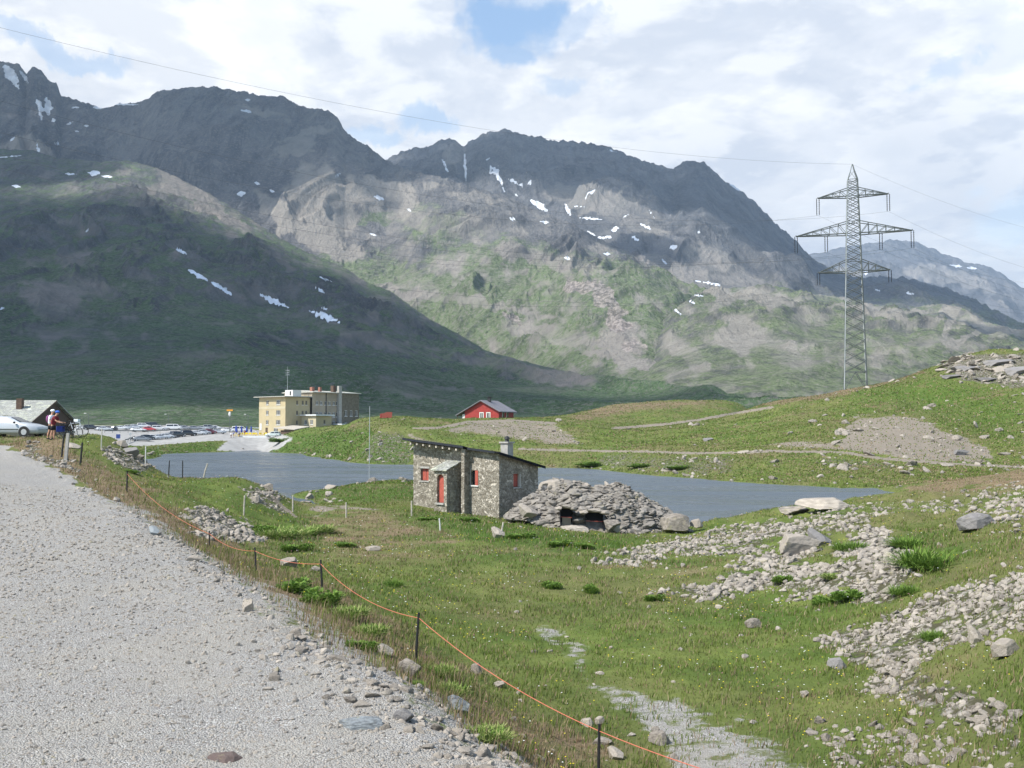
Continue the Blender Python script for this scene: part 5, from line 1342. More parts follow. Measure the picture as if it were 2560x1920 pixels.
LOTCARS = [  # px, py of the foot, distance, heading, kind, colour, label
 (207, 1071, 331, 8, 'hatch', 'white', 'small white car at the left end of the far row, beside the cyclists\' bicycles'),
 (228, 1072, 331, 10, 'suv', 'black', 'black off-road car under the lamp post at the left of the far row'),
 (262, 1074, 329, 8, 'saloon', 'silver', 'silver saloon next to the black off-road car under the lamp post'),
 (277, 1073, 335, 170, 'hatch', 'black', 'dark hatchback touching the silver saloon in the far row'),
 (304, 1069, 343, 12, 'saloon', 'white', 'white saloon right of the dark hatchback in the far row'),
 (323, 1068, 347, 30, 'hatch', 'white', 'white hatchback, first of two angled white cars in the far row'),
 (338, 1067, 351, 32, 'hatch', 'white', 'white hatchback, second of two angled white cars in the far row'),
 (360, 1065, 353, 14, 'suv', 'white', 'white off-road car left of the dark van in the far row'),
 (381, 1064, 357, 10, 'van', 'black', 'dark van in the far row behind the red car'),
 (347, 1078, 331, 6, 'saloon', 'white', 'white saloon alone by the guard rail left of the red car'),
 (374, 1077, 334, 8, 'hatch', 'red', 'bright red hatchback in the middle row'),
 (398, 1074, 337, 10, 'suv', 'white', 'white estate car right of the bright red hatchback'),
 (436, 1073, 340, 4, 'van', 'white', 'large white van in the middle row with side windows'),
 (462, 1073, 347, 8, 'hatch', 'grey', 'grey hatchback close behind the large white van'),
 (487, 1074, 353, 12, 'saloon', 'grey', 'grey saloon right of the large white van, far row'),
 (507, 1074, 357, 12, 'saloon', 'silver', 'silver saloon in the middle of the right far row'),
 (524, 1073, 361, 10, 'suv', 'grey', 'grey off-road car third in the right far row'),
 (540, 1073, 364, 8, 'hatch', 'white', 'white hatchback at the right end of the far row'),
 (356, 1101, 284, 18, 'saloon', 'grey', 'grey saloon at the left end of the front row, beside the motorcycles'),
 (368, 1101, 289, 60, 'hatch', 'black', 'dark green hatchback nose out in the front row'),
 (382, 1100, 291, 24, 'hatch', 'white', 'white hatchback third in the front row'),
 (402, 1098, 293, 22, 'saloon', 'silver', 'bright silver saloon fourth in the front row'),
 (417, 1096, 297, 26, 'hatch', 'white', 'white hatchback left of the black cars in the front row'),
 (428, 1095, 299, 30, 'hatch', 'grey', 'dark grey hatchback tucked beside the first black off-road car'),
 (443, 1093, 300, 62, 'suv', 'black', 'black off-road car seen from behind in the front row'),
 (471, 1091, 303, 40, 'suv', 'black', 'second black off-road car, right of the gap in the front row'),
 (495, 1088, 307, 20, 'saloon', 'white', 'white saloon right of the second black off-road car'),
 (510, 1087, 310, 20, 'hatch', 'silver', 'silver hatchback left of the dark red car'),
 (524, 1087, 312, 40, 'hatch', 'darkred', 'dark red hatchback in the front row'),
 (545, 1087, 314, 10, 'saloon', 'silver', 'silver saloon between the dark red car and the parasols'),
 (572, 1082, 331, 8, 'saloon', 'white', 'white car partly behind the blue parasols'),
 (600, 1080, 339, 8, 'van', 'white', 'white van behind the blue parasols by the hotel'),
]
for px, py, Y, hd, kind, colr, lb in LOTCARS:
    x = at(px, py, Y).x
    car(kind, colr, (x, Y, hgt(x, Y)), R(hd), lb, 'cars parked in the car park', scale=1.08)
x = at(683, 1090, 303).x
car('suv', 'palegreen', (x, 303, hgt(x, 303)), R(176), 'pale green grey estate car at the hotel corner', name='estate_car')

# red trailer on the rise
p = at(965, 1045, 256)
o = thing('red_trailer', 'red covered trailer on the grassy rise between hotel and cabin', 'trailer', (p.x, 256, hgt(p.x, 256) - .25), R(12))
o.scale = (.62, .62, .62)
mb = MB(); mb.prism([(-1.9, .5), (2.3, .5), (2.5, 2.9), (.2, 2.9), (-.6, 2.5), (-1.9, 2.3)], 'y', -1.0, 1.0); mb.build('body', M['red_paint'], o)
MB().box(-2.4, -1.92, -.9, .9, .5, 2.2).build('front_panel', M['darkr'] if 'darkr' in M else M['red_wood'], o)
for y in (-1.08, .88):
    MB().tube([(0.5, y, .35), (.5, y + .2, .35)], .35, 14).build('wheel', M['tyre'], o)
MB().tube([(-1.9, 0, .5), (-3.2, 0, .35)], .06, 6).build('drawbar', M['dark_metal'], o)

# ------------------------------------------------------------------ guard rails, lamp posts, masts and signs round the car park
def guard_rail(pts, label, h=0.75):
    P_ = [Vector((at(px, 1080, Y).x, Y, 0)) for px, Y in pts]
    for q in P_: q.z = hgt(q.x, q.y)
    o = thing('guard_rail', label, 'guard rail', P_[0])
    mb = MB()
    W2 = []
    for a, b in zip(P_[:-1], P_[1:]):
        n = max(1, int((b - a).length / 3))
        for i in range(n): W2.append(a.lerp(b, i / n))
    W2.append(P_[-1])
    for q in W2: q.z = hgt(q.x, q.y)
    mb.tube([q - P_[0] + Vector((0, 0, h)) for q in W2], .16, 6); mb.build('rail', M['steel'], o)
    for q in W2[::1]:
        r = q - P_[0]; MB().tube([r + Vector((0, 0, -.2)), r + Vector((0, 0, h))], .06, 5).build('post', M['steel'], o)
guard_rail([(262, 312), (300, 318), (340, 324), (400, 327), (440, 330), (500, 333), (560, 336)], 'long grey guard rail curving between the middle and front rows of cars')
guard_rail([(200, 350), (330, 366), (470, 372), (560, 374), (630, 374)], 'straight grey guard rail along the far edge of the car park')
guard_rail([(314, 272), (326, 279), (336, 286)], 'short dark guard rail beside the motorcycles', 1.0)
def pole(name, px, Y, h, r, m, label, cat, top=None, lean=0.0, zoff=0.0):
    p = stand(px, Y)
    o = thing(name, label, cat, p)
    MB().tube([(0, 0, -.3), (lean, 0, h)], [r, r * .8], 8).build('pole', M[m], o)
    if top: top(o, h)
    return o
def lamp_top(o, h):
    MB().tube([(0, 0, h), (-.9, 0, h + .15)], .05, 5).build('arm', M['steel'], o)
    MB().box(-1.5, -.8, -.2, .2, h + .05, h + .25).build('lamp_head', M['white_paint'], o)
for px, Y, h, lb in [(221, 330, 5.4, 'street lamp at the left end of the car park'), (421, 372, 4.6, 'street lamp behind the large white van'), (620, 372, 6.0, 'thin street lamp left of the hotel front')]:
    pole('street_lamp', px, Y, h, .10, 'steel', lb, 'street lamp', lamp_top)['group'] = 'car park lamps'
def blue_top(o, h): MB().box(-.55, .55, -.06, -.01, h - 1.1, h).build('sign_panel', mat('blue_sign', (.03, .06, .22), .5, .05), o)
pole('road_sign', 296, 262, 2.7, .05, 'steel_lt', 'square blue road sign on a thin post by the car park entrance', 'road sign', blue_top)
def round_top(o, h): MB().tube([(0, -.04, h), (0, .0, h)], .38, 14).build('sign_panel', M['steel_lt'], o)
pole('round_sign', 326, 276, 2.4, .05, 'steel_lt', 'round pale sign on a post beside the motorcycles', 'road sign', round_top)
def ski_top(o, h):
    MB().box(-1.0, 1.0, -.1, -.02, h - .5, h).build('arrow_panel', mat('orange_sign', (.70, .30, .03), .5, .05), o)
    mb = MB(); mb.blob((0, -.05, h - 1.5), (.45, .2, .8), 10, 7); mb.build('white_panel', M['white_paint'], o, True)
pole('signpost', 574, 330, 7.6, .10, 'steel', 'tall thin signpost with an orange board and a white panel', 'signpost', ski_top)
pole('flagpole', 924, 112, 8.6, .04, 'steel_lt', 'tall thin white pole standing on the lake shore', 'pole')
for k, (px, Y, h) in enumerate([(396, 262, 1.0), (413, 268, 1.2), (255, 215, 3.4)]):
    pole('marker_post', px, Y, h, .07, 'steel_lt', ['short marker post on the grass edge below the car park', 'taller marker post on the grass edge below the car park', 'thin marker pole left of the curving guard rail'][k], 'marker post')

# motorcycles
def moto(px, Y, label):
    p = stand(px, Y); o = thing('motorcycle', label, 'motorcycle', p, R(20), 'motorcycles at the end of the front row')
    for x in (-.7, .7):
        m_ = MB(); 
        pts = [(x + .31 * math.cos(a), 0, .31 + .31 * math.sin(a)) for a in np.linspace(0, 2 * math.pi, 15)]
        m_.tube(pts, .06, 6, False); m_.build('wheel', M['tyre'], o)
    mb = MB(); mb.blob((.1, 0, .85), (.38, .18, .2), 10, 6); mb.blob((0, 0, .5), (.3, .16, .24), 8, 6); mb.build('body', PAINT['black'], o, True)
    MB().blob((-.42, 0, .82), (.38, .15, .09), 8, 5).build('saddle', M['tyre'], o, True)
    mb = MB(); mb.tube([(.7, 0, .31), (.42, 0, 1.0)], .04, 6); mb.tube([(.42, -.35, 1.05), (.42, .35, 1.05)], .025, 6); mb.build('handlebar', M['steel'], o)
for k, (px, Y) in enumerate([(331, 284), (337, 285), (343, 286)]):
    moto(px, Y, ['dark motorcycle nearest the short guard rail', 'middle one of the three dark motorcycles', 'dark motorcycle nearest the grey saloon'][k])

# closed parasols, tables, chairs and guests in front of the hotel
M['cloth_blue'] = mat('blue_cloth', (.035, .06, .28), .9, .15, 3)
M['plastic_y'] = mat('yellow_plastic', (.78, .56, .03), .5, .08, 3)
for k, (px, Y) in enumerate([(592, 309), (604, 311), (617, 312), (628, 313), (590, 315)]):
    p = stand(px, Y)
    o = thing('parasol', ['closed blue parasol at the left end of the terrace', 'closed blue parasol second along the terrace', 'closed blue parasol third along the terrace', 'closed blue parasol nearest the hotel wall', 'closed blue parasol behind the leftmost one'][k], 'parasol', p, 0, 'closed blue parasols')
    MB().tube([(0, 0, -.1), (0, 0, 3.0)], .035, 6).build('pole', M['white_paint'], o)
    MB().tube([(0, 0, 1.0), (0, 0, 1.4), (0, 0, 2.6), (0, 0, 2.95)], [.22, .34, .18, .04], 8).build('canopy', M['cloth_blue'], o)
# terrace platform
mb = MB(); mb.box(-4.5, 10.0, -2.0, 3, -.9, .10); o = mb.build('terrace', M['roof_white']); o.location = (at(640, 1090, 308).x, 308, CZ - 2.50); o.rotation_euler = (0, 0, R(-6))
tag(o, 'pale terrace slab in front of the cream hotel wall', 'terrace', kind='structure')
def chair_mesh():
    b = MB(); b.box(-.25, .25, -.25, .25, .42, .47); s = b.mesh('seat', M['plastic_y'])
    k = MB(); k.hexa([(-.25, .22, .47), (.25, .22, .47), (.25, .27, .47), (-.25, .27, .47), (-.22, .32, .95), (.22, .32, .95), (.22, .36, .95), (-.22, .36, .95)]); bk = k.mesh('backrest', M['plastic_y'])
    l = MB(); l.tube([(0, 0, 0), (0, 0, .42)], .025, 5); lg = l.mesh('leg', M['plastic_y'])
    return s, bk, lg
cs_, cb_, cl_ = chair_mesh()
first = None
kk = 0
for i in range(9):
    for j in range(2):
        px = 588 + i * 9 + j * 4; Y = 306.5 + j * 3.0
        x = at(px, 1085, Y).x; zz_ = max(hgt(x, Y), CZ - 2.38 if px > 603 else -99)
        o = thing('yellow_chair', 'yellow plastic terrace chair in front of the blue parasols and cream wall', 'chair', (x, Y, zz_), R(random.uniform(0, 360)), 'yellow terrace chairs')
        for nm, me, l in [('seat', cs_, (0, 0, 0)), ('backrest', cb_, (0, 0, 0)), ('leg', cl_, (.2, .2, 0)), ('leg', cl_, (-.2, .2, 0)), ('leg', cl_, (.2, -.2, 0)), ('leg', cl_, (-.2, -.2, 0))]:
            c = link(bpy.data.objects.new(nm, me), o); c.location = l
for i in range(5):
    px = 596 + i * 16; Y = 308; x = at(px, 1085, Y).x
    o = thing('terrace_table', 'round yellow terrace table among the yellow chairs', 'table', (x, Y, max(hgt(x, Y), CZ - 2.38 if px > 603 else -99)), 0, 'yellow terrace tables')
    MB().tube([(0, 0, .72), (0, 0, .76)], .5, 16).build('tabletop', M['plastic_y'], o)
    MB().tube([(0, 0, 0), (0, 0, .72)], .05, 8).build('leg', M['plastic_y'], o)

# ------------------------------------------------------------------ people
def skin_body(name, J, E, m, parent, lv=1, root=0):
    me = bpy.data.meshes.new(name)
    me.from_pydata([j[0] for j in J], E, [])
    me.materials.append(m)
    o = bpy.data.objects.new(name, me); link(o, parent)
    md = o.modifiers.new('skin', 'SKIN'); md.use_smooth_shade = True
    for i, j in enumerate(J):
        r = j[1] if isinstance(j[1], tuple) else (j[1], j[1])
        me.skin_vertices[0].data[i].radius = r
        me.skin_vertices[0].data[i].use_root = (i == root)
    s = o.modifiers.new('sub', 'SUBSURF'); s.levels = lv; s.render_levels = lv
    return o
M['skin'] = mat('skin', (.48, .27, .18), .6, .08, 6)
M['hair'] = mat('hair', (.05, .03, .02), .8, .2, 20)
def person(label, loc, rz, shirt, shorts, helmet, pose='stand', pack=None, lean=0.0, arms=((.30, -.05), (.30, .05)), stance=.12, hs=1.0, group=None, name='person', sleeves=True):
    """faces +x; lean bends the trunk forward; arms give hand targets (x, z above hip)"""
    o = thing(name, label, 'person', loc, rz, group); o.scale = (hs,) * 3
    HZ = .92
    def tr(dx, dz):    # trunk points rotate about the hip
        return (dx * math.cos(lean) + dz * math.sin(lean), HZ + dz * math.cos(lean) - dx * math.sin(lean))
    def T(dx, y, dz): a = tr(dx, dz); return (a[0], y, a[1])
    J = [(T(0, 0, 0), (.15, .11)), (T(0, 0, .22), (.13, .10)), (T(0, 0, .45), (.16, .11)), (T(0, 0, .56), (.055, .055)), (T(.02, 0, .64), .055), (T(.04, 0, .74), (.078, .10)), (T(.03, 0, .83), (.06, .08))]
    E = [(0, 1), (1, 2), (2, 3), (3, 4), (4, 5), (5, 6)]
    J.append((T(.135, 0, .71), .014)); E.append((5, 7))                       # nose
    hands = []
    for s, a in ((-1, arms[0]), (1, arms[1])):
        sh = T(0, s * .19, .47); b = len(J)
        hand = Vector((a[0], s * .22, HZ + a[1])); S_ = Vector(sh); mid = (S_ + hand) / 2
        dl = max(.0, .29 ** 2 - ((hand - S_).length / 2) ** 2) ** .5
        el = mid + Vector((-.6, s * .3, -.7)).normalized() * dl
        J += [(sh, .055), (tuple(el), .040), (tuple(hand), .027)]
        E += [(2, b), (b, b + 1), (b + 1, b + 2)]
        d = (hand - el).normalized()
        palm = hand + d * .07; pb = len(J); J.append((tuple(palm), (.036, .018))); E.append((b + 2, pb))
        for f in range(4):
            q = palm + Vector((0, (f - 1.5) * .02, 0)) + d * .035; q2 = q + (d + Vector((0, 0, -.6))).normalized() * (.032 if f in (0, 3) else .042)
            k = len(J); J += [(tuple(q), .009), (tuple(q2), .008)]; E += [(pb, k), (k, k + 1)]
        k = len(J); th_ = hand + d * .02 + Vector((.03, -s * .035, 0)); J += [(tuple(th_), .010), (tuple(th_ + d * .035), .009)]; E += [(b + 2, k), (k, k + 1)]
        hands.append((S_, el, hand))
    legs = []
    for s in (-1, 1):
        st_ = s * stance; b = len(J)
        hip = (0, s * .09, HZ - .05); kn = (st_ * .5 + .03, s * .10, .48); an = (st_ - .02, s * .10, .085); toe = (st_ + .14, s * .11, .035)
        J += [(hip, .085), (kn, .055), ((st_ * .8 - .02, s * .10, .30), .054), (an, .036), (toe, (.04, .03))]
        E += [(0, b), (b, b + 1), (b + 1, b + 2), (b + 2, b + 3), (b + 3, b + 4)]
        legs.append((hip, kn, an, toe))
    skin_body('body', J, E, M['skin'], o, 1)
    Js = [(T(0, 0, -.02), (.19, .15)), (T(0, 0, .22), (.185, .15)), (T(0, 0, .45), (.20, .16)), (T(0, 0, .54), (.10, .09))]; Es = [(0, 1), (1, 2), (2, 3)]
    for S_, el, hand in hands:
        b = len(Js); Js += [(tuple(S_), .088), (tuple(S_.lerp(el, .75)), .066)]; Es += [(2, b), (b, b + 1)]
    skin_body('shirt', Js, Es, shirt, o, 1, 1)
    Jp = [(T(0, 0, .04), (.20, .155)), (T(0, 0, -.05), (.20, .155))]; Ep = [(0, 1)]
    for hip, kn, an, toe in legs:
        b = len(Jp); h_ = Vector(hip); k_ = Vector(kn); Jp += [(tuple(h_ - Vector((0, 0, .03))), .12), (tuple(h_.lerp(k_, .8)), .09)]; Ep += [(1, b), (b, b + 1)]
    skin_body('shorts', Jp, Ep, shorts, o, 1, 0)
    for hip, kn, an, toe in legs:
        mb = MB(); mb.blob((an[0] + .06, an[1], .05), (.14, .05, .05), 8, 6); mb.build('shoe', M['tyre'], o, True)
    hc = T(.035, 0, .80)
    if helmet:
        mb = MB(); n0 = 0
        mb.blob((hc[0] - .01, 0, hc[2] + .02), (.145, .105, .085), 12, 8); mb.build('helmet', helmet, o, True)
    else:
        MB().blob((hc[0] - .02, 0, hc[2]), (.105, .085, .085), 10, 7).build('hair', M['hair'], o, True)
    if pack:
        mb = MB(); mb.blob(T(-.20, 0, .28), (.12, .16, .24), 10, 8); mb.build('backpack', pack, o, True)
    return o
cl = lambda n, c: mat(n, c, .85, .12, 6)
M['white_cloth'] = cl('white_cloth', (.72, .76, .80)); M['black_cloth_and_shade'] = cl('black_cloth_and_shade', (.015, .015, .018)); M['purple'] = cl('purple_cloth', (.20, .06, .16)); M['bluehelm'] = cl('blue_plastic', (.04, .12, .45)); M['dkred'] = cl('dark_red_cloth', (.16, .02, .03))
ya = 60.5
xa_ = at(126, 1090, ya).x
person('cyclist in a white helmet and white shirt with a purple backpack, standing behind the bicycle', (xa_, ya, hgt(xa_, ya)), R(-8), M['white_cloth'], M['black_cloth_and_shade'], M['white_cloth'], pack=M['purple'], lean=.12, arms=((.38, .12), (.34, .10)), stance=.10, name='cyclist', group='cyclists')
xb_ = at(144, 1090, ya).x
person('cyclist in a blue helmet and dark shirt, leaning with one hand on the bicycle', (xb_ - .05, ya - .55, hgt(xb_, ya - .55)), R(-4), M['dkred'], M['black_cloth_and_shade'], M['bluehelm'], lean=.32, arms=((.60, .14), (.56, .14)), stance=.06, name='cyclist', group='cyclists')
GUEST = [(584, 304, 'blue', 'black', 'person in a blue shirt at the left end of the terrace'), (640, 308, 'white_cloth', 'black_cloth_and_shade', 'person in a white shirt beside the hotel door'), (612, 310, 'dkred', 'black_cloth_and_shade', 'person in a dark red shirt among the yellow chairs'),
         (598, 306, 'bluehelm', 'black_cloth_and_shade', 'person in a bright blue shirt left of the yellow chairs'), (578, 302, 'white_cloth', 'black_cloth_and_shade', 'person in a white shirt near the silver saloon')]
for px, Y, a, b_, lb in GUEST:
    x = at(px, 1085, Y).x
    person(lb, (x, Y, max(hgt(x, Y), CZ - 2.38 if px > 603 else -99)), R(random.uniform(150, 260)), M.get(a, M['bluehelm']), M['black_cloth_and_shade'], None, stance=.04, arms=((.06, -.12), (.06, -.12)), group='guests on the terrace')

# ------------------------------------------------------------------ bicycles
def bicycle(loc, rz, label, bags):
    o = thing('bicycle', label, 'bicycle', loc, rz, 'touring bicycles')
    for x in (-.52, .53):
        w = MB(); w.tube([(x + .34 * math.cos(a), 0, .34 + .34 * math.sin(a)) for a in np.linspace(0, 2 * math.pi, 25)], .022, 6, False)
        wo = w.build('wheel', M['tyre'], o)
        s = MB()
        for a in np.linspace(0, math.pi, 10)[:-1]: s.tube([(x + .33 * math.cos(a), 0, .34 + .33 * math.sin(a)), (x - .33 * math.cos(a), 0, .34 - .33 * math.sin(a))], .004, 4)
        s.build('spokes', M['steel_lt'], wo)
    f = MB(); bb = (0, 0, .30); st = (-.17, 0, .82); hd = (.36, 0, .86); hl = (.40, 0, .70)
    for a, b, r in [(bb, st, .02), (st, hd, .018), (hl, bb, .022), (bb, (-.52, 0, .34), .012), (st, (-.52, 0, .34), .010), (hd, hl, .022), (hl, (.53, 0, .34), .015), ((-.17, 0, .82), (-.19, 0, .95), .014), (hd, (.34, 0, 1.0), .016)]: f.tube([a, b], r, 6)
    f.build('frame', M['white_cloth'] if bags == 0 else M['black_cloth_and_shade'], o)
    MB().blob((-.20, 0, .97), (.14, .07, .035), 8, 6).build('saddle', M['tyre'], o, True)
    h = MB(); h.tube([(.36, -.28, 1.0), (.34, 0, 1.02), (.36, .28, 1.0)], .014, 6); h.tube([(.36, -.28, 1.0), (.48, -.28, .98), (.46, -.28, .88)], .014, 6); h.tube([(.36, .28, 1.0), (.48, .28, .98), (.46, .28, .88)], .014, 6); h.build('handlebar', M['tyre'], o)
    c = MB(); c.tube([(0, -.05, .30), (0, .05, .30)], .09, 12); c.tube([(.02, .06, .30), (.12, .1, .18)], .012, 5); c.tube([(-.02, -.06, .30), (-.12, -.1, .42)], .012, 5); c.build('crank', M['steel'], o)
    for s in (-1, 1):
        MB().box(-.72, -.38, s * .10 - .07, s * .10 + .07, .38, .72).build('pannier', M['cloth_blue'] if bags else M['black_cloth_and_shade'], o)
    if bags: MB().box(.36, .62, -.14, .14, .98, 1.14).build('handlebar_bag', M['white_cloth'], o)
    mb = MB(); mb.box(-.75, -.3, -.05, .05, .74, .80); mb.build('rack', M['dark_metal'], o)
x = at(167, 1090, 60).x
bicycle((x, 60.3, hgt(x, 60.3)), R(-6), 'loaded touring bicycle with blue panniers in front of the cyclists', 1)
x = at(180, 1090, 60.6).x
bicycle((x, 60.8, hgt(x, 60.8)), R(5), 'pale framed bicycle with black panniers standing behind the loaded one', 0)

# ------------------------------------------------------------------ power line tower
def pylon():
    Y = 228.0
    c = at(2139, 970, Y); zb = hgt(c.x, c.y) - .4
    o = thing('power_pylon', 'tall steel lattice power pylon with three crossarms on the right hill', 'pylon', (c.x, Y, zb), R(-17))
    zt = CZ + 61.0 - zb; z = lambda v: CZ + v - zb
    prof = [(0, 2.5), (z(12.8), 2.35), (z(35.9), 1.72), (z(44.7), 1.50), (z(53.4), 1.22), (z(57.3), 1.10), (z(59.4), .45), (zt, .06)]
    def hw(h): return float(np.interp(h, [p[0] for p in prof], [p[1] for p in prof]))
    def cn(h, k): w = hw(h); return Vector(((-w, w, w, -w)[k], (-w, -w, w, w)[k], h))
    for k in range(4):
        mb = MB(); mb.tube([cn(h, k) for h, _ in prof], .115, 4); mb.build('leg', M['steel'] if k % 2 else M['steel_lt'], o)
    lv = [0, z(12.8)]
    h = z(12.8)
    while h < z(57.3) - .5:
        h = min(h + hw(h) * 1.05, z(57.3)); lv.append(h)
    br = MB()
    for i, (a, b) in enumerate(zip(lv[:-1], lv[1:])):
        for k in range(4):
            k2 = (k + 1) % 4
            if i == 0:
                m_ = (cn(b, k) + cn(b, k2)) / 2
                br.tube([cn(0, k), m_], .07, 4); br.tube([cn(0, k2), m_], .07, 4); br.tube([cn(b, k), cn(b, k2)], .075, 4)
                br.tube([cn(b * .5, k), (cn(0, k) + m_) / 2], .05, 4); br.tube([cn(b * .5, k2), (cn(0, k2) + m_) / 2], .05, 4)
            else:
                br.tube([cn(a, k), cn(b, k2)], .085, 4)
                if k % 2 == 0: br.tube([cn(a, k2), cn(b, k)], .06, 4)
    for hh in (z(35.9), z(38.6), z(44.7), z(47.5), z(53.4), z(55.3), z(57.3)):
        for k in range(4): br.tube([cn(hh, k), cn(hh, (k + 1) % 4)], .07, 4)
    for k in range(4): br.tube([cn(z(57.3), k), cn(z(59.4), (k + 1) % 4)], .04, 4)
    br.build('bracing', M['steel'], o)
    tips = {}
    for nm, lo, hi, L, ins, li in [('top', z(53.4), z(55.3), 7.7, (1.0,), 3.9), ('middle', z(44.7), z(47.5), 12.7, (1.0, .47), 3.9), ('lower', z(35.9), z(38.6), 7.8, (1.0,), 2.8)]:
        for sg in (-1, 1):
            mb = MB(); w = hw(lo); tip = Vector((sg * L, 0, lo + .15))
            for sy in (-1, 1):
                a = Vector((sg * w, sy * w, lo)); b = Vector((sg * hw(hi), sy * hw(hi), hi)); tp = tip + Vector((0, sy * .12, 0))
                mb.tube([a, tp], .13, 4); mb.tube([b, tp], .10, 4)
                n = 5 if L > 10 else 3
                for i in range(1, n + 1):
                    t0 = i / (n + 1); t1 = (i - .5) / (n + 1)
                    mb.tube([b.lerp(tp, t0), a.lerp(tp, t0)], .06, 4); mb.tube([b.lerp(tp, t0), a.lerp(tp, (i - 1) / (n + 1))], .06, 4)
            for i in range(0, 6):
                t0 = i / 6; q = Vector((sg * w, -w, lo)).lerp(tip, t0); r = Vector((sg * w, w, lo)).lerp(tip, t0)
                mb.tube([q, r], .035, 4)
            mb.tube([tip + Vector((0, 0, -.05)), tip + Vector((0, 0, .25))], .12, 5)
            ar = mb.build('crossarm', M['steel'], o)
            for f in ins:
                bx = sg * L * f
                for dx in (-.28, .28):
                    i_ = MB(); top_ = lo + (.1 if f == 1 else 0)
                    zs_ = np.linspace(top_, top_ - li, 17)
                    i_.tube([(bx + dx, 0, v) for v in zs_], [.06 if k % 2 else .13 for k in range(17)], 6)
                    i_.build('insulator', M['fascia'], ar)
                tips[(nm, sg, f)] = Vector((bx, 0, lo - li))
    Mx = Matrix.Translation((c.x, Y, zb)) @ Matrix.Rotation(R(-17), 4, 'Z')
    return {k: Mx @ v for k, v in tips.items()}, Mx @ Vector((0, 0, zt)), o
TIPS, PTOP, PYL = pylon()
def power_wire(a, b, sag, label, group='power line wires'):
    n = 40; base = a
    pts = [a.lerp(b, i / n) - Vector((0, 0, sag * 4 * (i / n) * (1 - i / n))) - base for i in range(n + 1)]
    mb = MB(); mb.tube(pts, .018, 4); o = mb.build('power_line', M['wire']); o.location = base
    tag(o, label, 'power line', group)
LEFT_T = at(-420, -40, 128); RIGHT_T = at(3000, 600, 380)
power_wire(PTOP, LEFT_T, 5.5, 'thin earth wire running left from the very top of the pylon')
power_wire(PTOP, RIGHT_T, 8.0, 'thin earth wire running right from the very top of the pylon')
SIDE = {-1: 'left', 1: 'right'}
for (nm, sg, f), tp in TIPS.items():
    off = tp - PTOP
    offl = Vector((off.x * .95, off.y, off.z))
    lb = f'{"inner" if f < 1 else "outer"} {SIDE[sg]} insulator of the {nm} pylon arm' if nm == 'middle' else f'{SIDE[sg]} insulator of the {nm} pylon arm'
    power_wire(tp, LEFT_T + offl, 9.0, f'wire running left from the {lb}')
    power_wire(tp, RIGHT_T + offl, 11.0, f'wire running right from the {lb}')

# ------------------------------------------------------------------ fence posts and orange rope
def post(px, Y, h, r, m, label, group, lean=(0, 0), kind='round'):
    p = stand(px, Y)
    mb = MB(); mb.tube([(0, 0, -.25), (lean[0] * .5, lean[1] * .5, h * .5), (lean[0], lean[1], h)], [r, r, r * .92], 7)
    o = mb.build('fence_post', M[m]); o.location = p
    tag(o, label, 'fence post', group)
    return Vector((p.x + lean[0], p.y + lean[1], p.z + h))
G1 = 'black posts of the rope fence'
FP = [(155, 54, 1.25, .05, 'black fence post in front of the loaded bicycle', (.12, 0)), (202, 52, 1.18, .05, 'black fence post right of the white marker post', (.1, 0)), (320, 44, .9, .035, 'black fence post on the bank above the rocky gully', (0, 0)),
      (527, 33, .62, .022, 'thin dark fence post half hidden in dry grass', (0, 0)), (645, 28.5, .72, .026, 'black fence post left of the pale boulder on the bank', (-.05, 0)), (810, 25.5, .78, .028, 'black fence post above the leafy clump on the bank', (-.06, 0)),
      (1041, 18.5, .86, .024, 'tallest black fence post standing by the rubble at the road shoulder', (.06, 0)), (1492, 14.2, .84, .022, 'black fence post at the bottom edge of the photo', (.02, 0)), (1800, 10.5, .8, .02, 'black fence post below the bottom edge', (0, 0))]
tops = []
for px, Y, h, r, lb, ln in FP:
    if px == 1800: continue
    tops.append(post(px, Y, h, r, 'black_post', lb, G1, ln))
G2 = 'posts of the meadow fence'
for px, Y, h, m_, lb, ln in [(254, 58, 1.2, 'roof_sheet', 'pale post on the rocky knoll left of the lake', (.02, 0)), (365, 61, 1.25, 'white_paint', 'white post at the lake corner of the knoll', (0, 0)), (423, 62, 1.12, 'black_post', 'dark post against the lake, left of a pair', (.05, 0)),
                        (458, 62, 1.12, 'black_post', 'dark post against the lake, right of a pair', (0, 0)), (508, 61, .95, 'grey_wood', 'leaning grey wooden post against the lake', (.3, 0)), (612, 50, 1.0, 'grey_wood', 'grey wooden post on the grassy knoll side', (.04, 0)),
                        (734, 56, .92, 'grey_wood', 'wooden post at the foot of the knoll', (0, 0)), (867, 56, .86, 'grey_wood', 'wooden post in the brownish meadow', (0, 0)), (1030, 57, .9, 'grey_wood', 'dark wooden post left of the hut door slab', (0, 0)),
                        (1102, 50, .62, 'white_paint', 'short pale post below the hut', (-.06, 0)), (1252, 47, .72, 'grey_wood', 'pale leaning post beside the white boulder below the hut', (.12, 0))]:
    post(px, Y, h, .035 if m_ != 'grey_wood' else .045, m_, lb, G2, ln)
p = stand(164, 53)
mk = MB(); mk.hexa([(-.07, -.06, -.3), (.09, -.06, -.3), (.09, .06, -.3), (-.09, .06, -.3), (.07, -.06, 1.45), (.22, -.06, 1.45), (.22, .06, 1.45), (.07, .06, 1.45)])
o = mk.build('marker_post', M['concrete']); o.location = p
tag(o, 'thick pale leaning roadside marker post in front of the bicycles', 'marker post')
